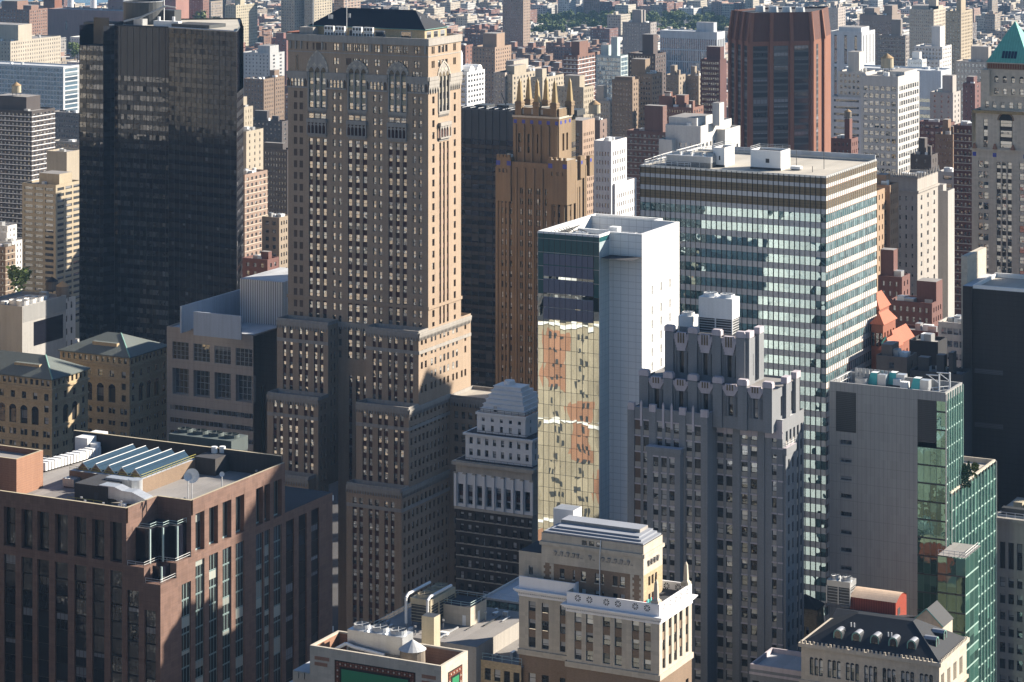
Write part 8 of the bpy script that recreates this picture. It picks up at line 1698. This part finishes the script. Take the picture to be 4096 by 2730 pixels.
mid('building wrapped in white sheeting and scaffolding right of the pleated tower', 3318, 3447, 3500, 130, 2000, (.55, .57, .60), 3, 4, .25, 24, 'win_far_dark', top=1, hf=.9, bulk=((.2, .9, .2, .8, 3),), name='scaffolded_building', short='sheeted scaffold building')
mid('grey brown flats with side balconies right of the scaffold building', 3512, 3622, 3636, 145, 1850, (.25, .22, .205), 9, 2, .4, 2.9, bulk=((.45, .8, .2, .7, 11),), band='stone_grey', short='grey brown flats')
mid('tall tan tower with ruled windows near the top right', 3782, 3844, 3890, 46, 2200, (.52, .415, .27), 5, 7, .4, 2.8, bulk=((.55, .85, .2, .6, 14),), short='tall tan tower'); mid('tan office with crowning turret near the top right', 3637, 3735, 3783, 40, 2500, (.5, .42, .315), 12, 8, .4, 3.2, bulk=((.7, 1.0, .2, .4, 16), (0, 1, .2, .8, 3)), name='office_building', short='turreted tan office')
mid('wide brown gothic-topped office near the top right', 3438, 3568, 3604, 62, 2600, (.33, .25, .2), 16, 6, .35, 3.4, top=5, bulk=((.1, .4, .2, .8, 6), (.7, .95, .2, .8, 9)), name='office_building', short='brown gothic office')
mid('white stepped apartments with terraces near the right', 3658, 3770, 3806, 188, 1900, (.67, .65, .63), 8, 4, .5, 2.9, bulk=((.55, .85, .2, .7, 14),), steps=((-.1, 1.0, -.3, 0, -9, 7, 2),), short='white stepped apartments')
mid('greyish tan stepped flats right of the pleated tower top', 3296, 3352, 3382, 32, 2900, (.42, .36, .32), 6, 4, .35, bulk=S, short='stepped tan flats'); mid('small white flats before the grey brown flats', 3630, 3690, 3706, 240, 1800, WHT, 6, 3, .5, bulk=Bk, short='small white flats'); mid('cream loft building behind the cream gridded tower', 3352, 3462, 3500, 290, 1650, (.6, .55, .48), 6, 4, .55, 3.6, bulk=((.3, .7, .2, .7, 12),), name='loft_building', short='cream loft building')
mid('red brick walk-up with iron tank stand below the pleated tower', 3324, 3405, 3432, 557, 1100, RB2, 4, 3, .3, tank=(.7, .4, 8, 1.5, 'dark tank on a tall stand above the red walk-up'), bulk=((.6, .85, .2, .6, 8),), short='red walk-up')
mid('long tan arcade-topped hall left of the copper pyramid', 3822, 3962, 3990, 250, 1800, (.42, .355, .305), 9, 2, .5, 4, bulk=((.4, .9, .2, .6, 10),), name='hall', short='tan arcaded hall'); mid('small red gabled house left of the copper pyramid', 3865, 3900, 3923, 335, 1700, (.24, .10, .09), 2, 1, .2, bulk=((.2, .8, .2, .8, 4),), name='house', short='red gabled house')
mid('grey stone block with green roof edges right of the cream gridded tower', 3720, 3812, 3842, 372, 1600, (.42, .38, .35), 3, 2, .25, bulk=((.5, .95, .1, .6, 10),), short='grey green-edged block', roof='copper_patina'); mid('dark red construction frame with orange netting right of the cream tower', 3675, 3800, 3812, 492, 1400, (.20, .08, .07), 6, 2, .8, 3.4, 'win_far_dark', band='panel_border', name='construction_frame', short='red construction frame')
mid('ornate brown brick hotel left of the red balcony tower', 3743, 3812, 3842, 540, 1150, (.34, .205, .125), 6, 3, .35, bulk=S, name='hotel', short='ornate brown hotel'); mid('red brick balcony tower beside the copper pyramid tower', 3826, 3893, 3912, 505, 1060, (.16, .065, .06), 4, 2, .5, 2.9, band='stone_grey', short='red balcony tower')
mid('dark brown loft with blank wall below the cream gridded tower', 3641, 3725, 3746, 622, 1010, DRK, 2, 2, .2, bulk=S, name='loft_building', short='dark brown loft')
x0, x1, y0, y1, z = mid('grey stone hotel with ornate balustrade and sunlit west side', 3555, 3670, 3752, 715, 960, (.40, .365, .33), 4, 3, .25, 3.4, 'win_far', top=5, name='hotel', short='ornate grey hotel')
m = MB()
for i in range(14): u = x0 + (x1 - x0) * i / 13; m.cyl(u, y0 - .2, z, z + 2.2, .55, .1, 'stone_grey', 5)
for i in range(8): u = y0 + (y1 - y0) * i / 7; m.cyl(x1 + .2, u, z, z + 2.2, .55, .1, 'stone_grey', 5)
m.box(x0 - .6, y0 - .6, z - 5.2, x1 + .6, y0 - .003, z - 4.4, 'stone_grey', bottom=True); m.box(x1 + .003, y0, z - 5.2, x1 + .6, y1, z - 4.4, 'stone_grey', bottom=True); thing_mesh('roof_balustrade', 'row of stone finials along the ornate grey hotel roof', 'balustrade', m, x1, y0, z)
mid('orange tan stepped tower between the striped slab and grey hotel', 3500, 3560, 3594, 742, 900, (.47, .285, .155), 4, 4, .3, 3.4, bulk=((.3, .7, .3, .8, 3),), short='orange tan tower'); mid('lower orange tan front wing hugging the striped slab', 3480, 3508, 3528, 765, 890, (.50, .32, .18), 2, 2, .3, 3.4, short='orange front wing')
mid('blank pale concrete shaft right of the ornate grey hotel', 3747, 3792, 3802, 765, 1000, (.44, .42, .40), 0, 0, name='concrete_tower', bulk=((.3, .7, .2, .7, 2),), short='blank pale shaft'); mid('pale tower with a white window strip beside the dark red balconies', 3796, 3828, 3842, 690, 1080, (.46, .44, .43), 1, 1, .6, 3.2, short='white window strip tower')
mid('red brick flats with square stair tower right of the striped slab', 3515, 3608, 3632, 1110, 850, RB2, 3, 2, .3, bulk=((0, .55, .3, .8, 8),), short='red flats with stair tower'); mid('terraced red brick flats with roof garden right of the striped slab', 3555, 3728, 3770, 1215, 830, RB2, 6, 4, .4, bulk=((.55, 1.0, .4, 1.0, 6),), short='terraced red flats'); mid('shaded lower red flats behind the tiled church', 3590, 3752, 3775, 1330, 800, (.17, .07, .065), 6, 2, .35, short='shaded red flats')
mid('pale office with dark window bands left of the dark slab', 3753, 3870, 3900, 1297, 760, (.52, .48, .44), 4, 2, .85, 3.6, 'win_office', name='office_building', short='pale banded office')
mid('dark brown roof block with ducts behind the grey panel tower', 3505, 3628, 3640, 1432, 690, (.20, .155, .13), 1, 1, .2, bulk=((.1, .45, .2, .9, 2.6),), name='plant_building', short='dark brown roof block'); mid('black flat-topped block behind the grey panel tower', 3664, 3752, 3760, 1370, 715, (.035, .037, .045), 0, 0, name='plant_building', short='black block'); mid('dark roof with pipes between the grey panel tower and dark slab', 3640, 3850, 3860, 1500, 680, (.08, .08, .085), 0, 0, bulk=((.1, .3, .3, .6, 3), (.45, .6, .3, .6, 4), (.7, .78, .2, .6, 5)), name='plant_building', short='dark piped roof')
mid('huge red brick power plant hall at the top left', 190, 640, 700, 52, 3000, (.34, .165, .135), 3, 2, .06, 20, 'win_far_dark', top=12, name='power_plant', short='power plant hall'); mid('taller sunlit red power plant block at the top left', 432, 703, 756, -70, 3050, (.44, .20, .15), 8, 0, .1, 14, 'win_far', top=14, name='power_plant', short='tall power plant block')
mid('cream housing slab left of the gothic tower near the top', 900, 944, 1030, 22, 2900, (.55, .48, .32), 4, 10, .4, bulk=((.3, .8, .3, .5, 6),), short='cream housing slab'); mid('red brick housing slab beside the power plant', 755, 812, 836, -20, 3150, RB, 5, 3, .3, short='red slab by power plant'); mid('dark housing slab between power plant and cream slab', 832, 905, 925, -60, 3500, DRK, 7, 2, .3, short='dark housing slab')
mid('cream tower block topping out of frame left of the hip roof', 1124, 1178, 1217, -80, 2950, (.52, .44, .31), 5, 5, .4, short='left cream tower block'); mid('second cream tower block out of frame above the hip roof', 1217, 1257, 1328, -90, 2950, (.52, .44, .31), 4, 7, .4, short='second cream tower block'); mid('brown balconied tower block above the hip roof ridge', 1336, 1375, 1442, -90, 3000, (.42, .27, .21), 4, 5, .5, band='limestone', short='brown balconied block')
for k, (px, lb) in enumerate(((282, 'left white power plant chimney at the top left'), (373, 'right white power plant chimney at the top left'))):
 x, y = dep(px, 3200); m = MB(); m.cyl(x, y, 0, 100, 4.2, 3.4, 'white_soft', 16); m.cyl(x, y, 52, 54, 5.6, 5.6, 'white_soft', 12); thing_mesh('chimney', lb, 'chimney', m, x, y, 0)
x, y = dep(196, 3100); m = MB(); m.box(x - 8, y, 0, x + 8, y + 14, 84, 'brick_rust'); thing_mesh('brick_stack', 'square brick stack at the left end of the power plant', 'chimney', m, x, y, 0)
# church with orange tiles
def tiled(label, pl, pc, pr, py, Y, hr, wins=3):
 x0, x1, y0, y1, z = blk(pl, pc, pr, py, Y); FOOT.append((x0, x1, y0, y1)); b = Bld('tiled_church_block', label, x1, y0, 'church', 'orange-tiled church', nwin=12); rows = [(z - 6.5, z - 2.5)]
 b.fac('N', y0, x0, x1, 0, z, even(x0, x1, max(1, wins - 1), .9), rows, 'brick_red', 'win_far_dark', .4); b.fac('W', x1, y0, y1, 0, z, even(y0 + .5, y1 - .5, wins, 1.1), rows, 'brick_red', 'win_far_dark', .5); b.shell(x0, x1, y0, y1, 0, z, 'brick_red'); m = b.mb('roof')
 E = [(x0 - .5, y0 - .5, z), (x1 + .5, y0 - .5, z), (x1 + .5, y1 + .5, z), (x0 - .5, y1 + .5, z)]; d = min(x1 - x0, y1 - y0) * .5; lx = (x1 - x0) > (y1 - y0); r0, r1 = ((x0 + d, (y0 + y1) / 2, z + hr), (x1 - d, (y0 + y1) / 2, z + hr)) if lx else (((x0 + x1) / 2, y0 + d, z + hr), ((x0 + x1) / 2, y1 - d, z + hr))
 for q in ([[E[0], E[1], r1, r0], [E[1], E[2], r1], [E[2], E[3], r0, r1], [E[3], E[0], r0]] if lx else [[E[0], E[1], r0], [E[1], E[2], r1, r0], [E[2], E[3], r1], [E[3], E[0], r0, r1]]): m.poly(q, 'tile_orange')
 b.done()
tiled('tall brick church tower with orange hip roof beside the striped slab', 3470, 3515, 3556, 1240, 790, 4.5); tiled('arcaded church front with small orange pyramids', 3485, 3532, 3582, 1300, 780, 3, 4); tiled('main church nave under long orange tiles', 3540, 3580, 3650, 1385, 770, 4, 5); tiled('low orange-tiled side chapel before the nave', 3520, 3560, 3606, 1402, 745, 3, 3)
x, y = dep(3543, 772); m = MB(); zc = zz(1405, 772); m.cyl(x, y, zc - 4, zc + 2.2, 1.2, 1.2, 'copper_green', 8); m.cyl(x, y, zc + 2.2, zc + 3.2, 1.3, .8, 'copper_green', 8); m.cyl(x, y, zc + 3.2, zc + 4.2, .8, .1, 'copper_green', 8); thing_mesh('green_cupola', 'small green copper cupola on the orange church', 'cupola', m, x, y, zc - 4)
import numpy as np
SHAPES = []                                     # far buildings: (list of boxes, tint, word, roof feature)
def clash(x0, x1, y0, y1, g=3):
 return any(x0 < f[1] + g and x1 > f[0] - g and y0 < f[3] + g and y1 > f[2] - g for f in FOOT)
def infr(x, y, z): p = proj(x, y, z); return p[2] > 300 and -60 < p[0] < 4150 and p[1] < 2750
PARK = [dep(2090, 3330), dep(2880, 3330), dep(2960, 3780), dep(2060, 3780)]
px_ = [p[0] for p in PARK]; py_ = [p[1] for p in PARK]
def inpark(x, y):
 s = 0
 for i in range(4):
  a, c = PARK[i], PARK[(i + 1) % 4]
  if (c[0] - a[0]) * (y - a[1]) - (c[1] - a[1]) * (x - a[0]) < 0: return False
 return True
R2 = random.Random(5)
# brick housing estate: long cross-shaped slabs with stair heads
def estate(x, y, k):
 L = []; h = 36 + R2.choice((0, 0, 0, 2.5)); s = 1 if k % 2 else -1
 L.append((x - 34, x + 34, y - 7, y + 7, 0, h))
 for c in (-20, 20): L.append((x + c - 8, x + c + 8, y - 21 * (1 if s * c > 0 else .5), y + 21 * (1 if s * c < 0 else .5), 0, h - .2))
 for c in (-20, 0, 22): L.append((x + c - 3.2, x + c + 3.2, y - 2.5, y + 3.5, h, h + 5.5))
 return L
for j in range(15):
 for i in range(40):
  y = 2020 + j * 68; x = -2150 + i * 86 + (j % 2) * 43
  p = proj(x, y, 36)
  if not (860 < p[0] < 2450 and 1900 < p[2] < 3120): continue
  if p[0] > 2000 and p[2] > 2950: continue
  if clash(x - 36, x + 36, y - 22, y + 22, 2) or inpark(x, y): continue
  FOOT.append((x - 36, x + 36, y - 22, y + 22)); SHAPES.append((estate(x, y, i + j), (.175 + .03 * R2.random(), .105 + .02 * R2.random(), .088), 'estate', 'stair heads'))
PAL = [((.30, .14, .10), 'red brick'), ((.25, .11, .09), 'dark red'), ((.42, .33, .24), 'tan'), ((.54, .47, .36), 'cream'), ((.66, .64, .60), 'white'), ((.33, .31, .30), 'grey'), ((.47, .28, .21), 'pink brick'), ((.18, .14, .13), 'dark brown')]
for by in range(12, 62):
 yb = by * 81.0
 if yb < 900: continue
 for bx in range(-60, 40):
  xb = bx * 150.0
  for row in (0, 1):
   x = xb + 5
   while x < xb + 132:
    far = yb > 2300; w = R2.uniform(12, 26) if far else R2.uniform(14, 32); d = R2.uniform(20, 29)
    y0 = yb + 8 + row * 33; x1 = min(x + w, xb + 138)
    h = R2.choice((13, 15, 17, 18, 20, 22)) + R2.random() * 2
    if R2.random() < (.05 if far else .10): h = R2.uniform(28, 46)
    if yb < 1500: h = min(h, 24)
    if infr(x, y0, h) and not clash(x, x1, y0, y0 + d) and not inpark(x, y0) and not (proj(x, y0, 0)[0] < 470 and depth(x, y0) > 3850) and R2.random() < .96:
     L = [(x, x1 - .3, y0, y0 + d, 0, h)]; ft = 'flat roof'
     if R2.random() < .7: u = x + (x1 - x) * R2.uniform(.15, .5); L.append((u, u + R2.uniform(3, 6), y0 + d * .35, y0 + d * .6, h, h + R2.uniform(2.5, 4))); ft = 'stair head'
     if R2.random() < .6: u = x + (x1 - x) * R2.uniform(.4, .75); L.append((u, u + 2.2, y0 + d * .15, y0 + d * .3, h, h + 1.8))
     if R2.random() < .3: L.append((x, x + 2.5, y0 + d * .6, y0 + d * .9, h, h + R2.uniform(2, 5)))
     c, wd_ = R2.choice(PAL if not far else PAL + PAL[3:5] + PAL[2:4]); v = R2.uniform(.85, 1.15); SHAPES.append((L, tuple((q * .7 + sum(c) / 3 * .3) * v * .72 for q in c), wd_, ft))
    x = x1 + (0 if R2.random() < .75 else R2.uniform(1, 6))
# which of them can be seen: painter's raster over everything standing
GW, GH = 1024, 683; K = GW / 4096
buf = np.full((GH, GW), -1, np.int32)
def faces(L, idx):
 out = []
 for (x0, x1, y0, y1, z0, z1) in L:
  out += [([(x0, y0, z0), (x1, y0, z0), (x1, y0, z1), (x0, y0, z1)], idx), ([(x1, y0, z0), (x1, y1, z0), (x1, y1, z1), (x1, y0, z1)], idx), ([(x0, y0, z1), (x1, y0, z1), (x1, y1, z1), (x0, y1, z1)], idx)]
 return out
F_ = list(OCC)
for i, s_ in enumerate(SHAPES): F_ += faces(s_[0], i)
key = []
for p, i in F_:
 q = [proj(*v) for v in p]; key.append((-sum(v[2] for v in q) / len(q), [(v[0] * K, v[1] * K) for v in q], i))
key.sort(key=lambda k: k[0])
for _, q, i in key:
 xs = [v[0] for v in q]; ys = [v[1] for v in q]; a, c, e, f = max(0, int(min(xs))), min(GW, int(max(xs)) + 1), max(0, int(min(ys))), min(GH, int(max(ys)) + 1)
 if a >= c or e >= f: continue
 X, Y_ = np.meshgrid(np.arange(a, c) + .5, np.arange(e, f) + .5); sg = None; pos = np.ones(X.shape, bool); neg = np.ones(X.shape, bool)
 for (ax, ay), (bx_, by_) in zip(q, q[1:] + q[:1]):
  cr = (bx_ - ax) * (Y_ - ay) - (by_ - ay) * (X - ax); pos &= cr >= 0; neg &= cr <= 0
 buf[e:f, a:c][pos | neg] = i
cnt = np.bincount(buf[buf >= 0].ravel(), minlength=len(SHAPES))
est = [i for i, s_ in enumerate(SHAPES) if s_[2] == 'estate']; gen = [i for i, s_ in enumerate(SHAPES) if s_[2] != 'estate']
solo = [i for i in est if cnt[i] > 2] + sorted([i for i in gen if cnt[i] > 2], key=lambda i: -cnt[i])[:285]
ss = set(solo)
print('FAR', len(SHAPES), 'seen', int((cnt > 0).sum()), 'solo', len(solo), 'estate', sum(cnt[i] > 2 for i in est))
rest = MB()
labels = {}
for i in solo:
 L, c, wd_, ft = SHAPES[i]
 ys_, xs_ = np.nonzero(buf == i); cx, cy = xs_.mean() / K, ys_.mean() / K
 if wd_ == 'estate': labels[i] = ('cross-shaped dark red brick estate slab with stair heads on its flat roof', cx, cy); continue
 n = min(NAMED, key=lambda q: ((q[0] - cx) / 1.3) ** 2 + ((q[1] - cy)) ** 2); dx, dy = n[0] - cx, n[1] - cy
 rel = ('left of' if dx > 0 else 'right of') if abs(dx) > abs(dy) else ('beyond' if dy > 0 else 'in front of')
 hh = L[0][5]; kind = 'low house' if hh < 16 else 'walk-up' if hh < 21 else 'mid-rise' if hh < 27 else 'tall block'
 labels[i] = ('%s %s with %s %s the %s' % (wd_, kind, ft, rel, n[2]), cx, cy)
by_l = {}
for i, l in labels.items(): by_l.setdefault(l[0], []).append(i)
ORD = ['leftmost', 'second', 'third', 'fourth', 'fifth', 'sixth', 'seventh', 'eighth', 'ninth', 'tenth']
final = {}
for l, ids in by_l.items():
 ids.sort(key=lambda i: labels[i][1])
 for k, i in enumerate(ids): final[i] = l if len(ids) == 1 or SHAPES[i][2] == 'estate' else ((ORD[k] + (' ' if k == 0 else ' from left ')) if k < 10 else 'last ') + l
for i, (L, c, wd_, ft) in enumerate(SHAPES):
 if i in ss:
  m = MB(); rr_ = MB(); m.cur = rr_.cur = (*c, 1); m.rn = rr_.rn = R2.random() + 1e-4
  body = [q for q in L if q[4] == 0]; bh = [q for q in L if q[4] > 0]; x, y = (L[0][0] + L[0][1]) / 2, L[0][2]
  for q in body: m.box(q[0], q[2], 0, q[1], q[3], q[5], 'city')
  for q in body:
   t = .35;
   for bb in ((q[0], q[2], q[1], q[2] + t), (q[0], q[3] - t, q[1], q[3]), (q[0], q[2] + t, q[0] + t, q[3] - t), (q[1] - t, q[2] + t, q[1], q[3] - t)): m.box(bb[0], bb[1], q[5] + .001, bb[2], bb[3], q[5] + .9, 'tint')
  r = empty('estate_block' if wd_ == 'estate' else 'walk_up_house' if L[0][5] < 21 else 'mid_rise_building', (x, y, 0), final[i], 'building', 'cross-shaped brick estate slabs' if wd_ == 'estate' else 'buildings of the far city')
  m.build('wall', r, (x, y, 0))
  for q in bh: k_ = MB(); k_.cur = (*c, 1); k_.rn = m.rn; k_.box(q[0], q[2], q[4], q[1], q[3], q[5], 'tint', top='roof_pale' if i % 3 else 'roof_grey'); k_.build('stair_head' if q[1] - q[0] > 2.5 else 'roof_box', r, (x, y, 0))
 else:
  rest.cur = (*c, 1); rest.rn = R2.random() + 1e-4
  for q in L: rest.box(q[0], q[2], q[4], q[1], q[3], q[5], 'city')
o = rest.build('far_rooftops'); tag(o, 'mass of small roofs and walls filling the far city', 'rooftops', None, 'stuff')
# ---------------------------------------------------------------- trees
def tree_proto(seed, h=13.0, w=5.2, n=330):
 R_ = random.Random(seed); m = MB(); cl = [(R_.uniform(-w * .55, w * .55), R_.uniform(-w * .55, w * .55), R_.uniform(h * .42, h * .86), R_.uniform(w * .32, w * .55)) for _ in range(9)]
 for i in range(n):
  c = R_.choice(cl); v = Vector((R_.gauss(0, 1), R_.gauss(0, 1), R_.gauss(0, 1))).normalized() * c[3] * R_.uniform(.6, 1.05); p = Vector(c[:3]) + v; u_ = Vector((R_.uniform(-1, 1), R_.uniform(-1, 1), R_.uniform(-.6, .6))).normalized(); q = u_.orthogonal().normalized(); s = R_.uniform(.55, 1.0); m.poly([tuple(p + u_ * s), tuple(p + q * s * .8), tuple(p - u_ * s), tuple(p - q * s * .8)], 'leaf')
 crown = m.build('crown'); t = MB(); t.cyl(0, 0, 0, h * .5, .38, .2, 'bark', 6)
 for k in range(4): A = k * 1.57 + R_.random(); t.tube([(0, 0, h * .35), (w * .4 * math.cos(A), w * .4 * math.sin(A), h * .66)], .13, 'bark', 4)
 return crown.data, t.build('trunk').data, crown
PRO = [tree_proto(s_) for s_ in (1, 2, 3)]
for nm in ('crown', 'trunk'):
 for o in [o for o in COL.objects if o.name.split('.')[0] == nm and o.parent is None]: bpy.data.objects.remove(o)
def plant(x, y, s, label, group, k, z=0):
 t = empty('street_tree' if 'park' not in group else 'park_tree', (x, y, z), label, 'tree', group); t.rotation_euler = (0, 0, k * 1.3); t.scale = (s, s, s)
 for nm, me in (('crown', PRO[k % 3][0]), ('trunk', PRO[k % 3][1])): o = bpy.data.objects.new(nm, me); COL.objects.link(o); o.parent = t
k = 0
for j in range(26):
 for i in range(26):
  u, v = (i + R2.random()) / 26, (j + R2.random()) / 26
  a = Vector(PARK[0]).lerp(Vector(PARK[1]), u); c = Vector(PARK[3]).lerp(Vector(PARK[2]), u); p = a.lerp(c, v)
  if k < 230 and R2.random() < .42: plant(p.x, p.y, R2.uniform(1.0, 1.7), 'leafy green tree in the far park beyond the brick estate', 'trees of the far park', k); k += 1
for n_, (px, py, Y, s, lb) in enumerate(((1118, 800, 1500, 1.5, 'big leafy tree beside the gothic tower shaft below the low red block'), (1140, 770, 1560, 1.4, 'tree half hidden by the gothic tower shaft above the big leafy tree'), (1100, 855, 1420, 1.0, 'small yellowing tree under the big leafy tree by the gothic tower'), (1060, 690, 1680, 1.2, 'dark tree above the striped pink flats'), (1040, 665, 1760, 1.0, 'small tree behind the striped pink flats'), (75, 1105, 1230, 1.3, 'dark tree between the left edge houses and the ribbon-window tower'), (300, 190, 2500, 1.4, 'tree right of the tan hospital'), (310, 205, 2450, 1.1, 'lower tree right of the tan hospital'), (805, 75, 3000, 2.2, 'tall tree by the red housing slab at the top left'), (865, 85, 2900, 1.4, 'tree between red slab and cream housing slab'))):
 x, y = dep(px, Y); plant(x, y, s, lb, 'street trees', n_, max(0, zz(py, Y) - 9 * s))
m = MB(); a, c = dep(-600, 3960), dep(520, 3990); e, f = dep(700, 5200), dep(-900, 7000); m.poly([(*a, .6), (*c, .6), (*e, .6), (*f, .6)], 'water'); tag(m.build('water'), 'blue river water at the top left corner', None, None, 'structure')
# ---------------------------------------------------------------- unseen city round about, added for the glass to mirror and to throw shade
R3_ = random.Random(21); m = MB(); m2 = MB()
for by in range(-6, 12):
 for bx in range(-20, 9):
  y0 = by * 81.0 + 8; x0 = bx * 66.0
  for (dx, w) in ((3, 28), (34, 28)):
   d = 62; h = R3_.choice((150, 175, 190, 205, 220, 235, 245)) if x0 < -280 else R3_.choice((45, 60, 75, 90, 110, 130, 150, 175)); c = R3_.choice(((.42, .33, .22), (.50, .43, .32), (.36, .25, .17), (.55, .52, .47), (.30, .30, .31), (.45, .36, .27)))
   if x0 > -640 and y0 < 450: c = (.07, .068, .072)  # near blocks darkened to cut sunlight bounced onto the brown block
   cs = [(x0 + dx, y0), (x0 + dx + w, y0), (x0 + dx + w, y0 + d), (x0 + dx, y0 + d)]
   ok = True; Yx = [depth(*q) for q in cs]
   if 60 < min(Yx) and max(Yx) < 470 and y0 + d < 392 and x0 < -20: h = min(h * 1.5, 270 - .328 * max(Yx)); ok = None
   for q in () if ok is None else cs + [((cs[0][0] + cs[1][0]) / 2, y0), (cs[0][0], y0 + d / 2), (cs[1][0], y0 + d / 2)]:
    Y = depth(*q)
    if Y > -60 and math.hypot(*q) < 95: ok = False
    if Y > 5 and -90 < proj(q[0], q[1], 0)[0] < 4400: ok = False
   if ok is False or h < 15 or (y0 + d > 445 and x0 > -620): continue
   if x0 > -240 and y0 > 330: continue        # the sunny side stays open, save for the tower below
   m.cur = (*c, 1); m.rn = R3_.random() + 1e-4; m.box(x0 + dx, y0, 0, x0 + dx + w, y0 + d, h, 'city')
for i in range(9):
 for j in range(3): m.cur = (.4, .36, .3, 1); m.box(-60 + 60 * j, 380 + i * 100, 0, -8 + 60 * j, 460 + i * 100, R3_.uniform(80, 112), 'city')  # unseen west blocks added to dim the canyon walls
for (x, y, w, d, h) in ((-395, 585, 45, 60, 42), (-345, 600, 30, 50, 46), (-395, 655, 60, 60, 36)): m.box(x, y, 0, x + w, y + d, h, 'dark_brick')  # hidden low blocks added to keep low light out of the canyon
m.cur = (.45, .37, .27, 1); m.rn = .37; m.box(-135, 710, 0, -112, 760, 266, 'city'); m.cur = (.4, .38, .36, 1); m.box(-150, 470, 0, -118, 520, 60, 'city')  # tall tower added out of view to shade the brown granite block
tag(m.build('unseen_shade_blocks'), 'mass of unseen city blocks added to shade and reflect into the view', 'city blocks', None, 'stuff')
def hazebox():
 m = bpy.data.materials.new('haze'); m.use_nodes = True; t = m.node_tree; t.nodes.clear(); v = t.nodes.new('ShaderNodeVolumePrincipled'); o = t.nodes.new('ShaderNodeOutputMaterial')
 v.inputs['Color'].default_value = (.33, .6, 1, 1); v.inputs['Density'].default_value = .00003; v.inputs['Anisotropy'].default_value = .1
 t.links.new(v.outputs[0], o.inputs['Volume']); MATS['haze'] = m; b = MB(); b.box(-9500, -2600, -1, 6500, 9500, 300, 'haze', bottom=True)
 ob = b.build('haze'); ob['kind'] = 'stuff'; ob['label'] = 'thin blue haze over the far city'; return ob
hazebox()
m = MB(); m.poly([(-9000, -2500, 0), (6000, -2500, 0), (6000, 9000, 0), (-9000, 9000, 0)], 'ground'); o = m.build('ground'); o['kind'] = 'structure'; o['label'] = 'asphalt street level between the buildings'
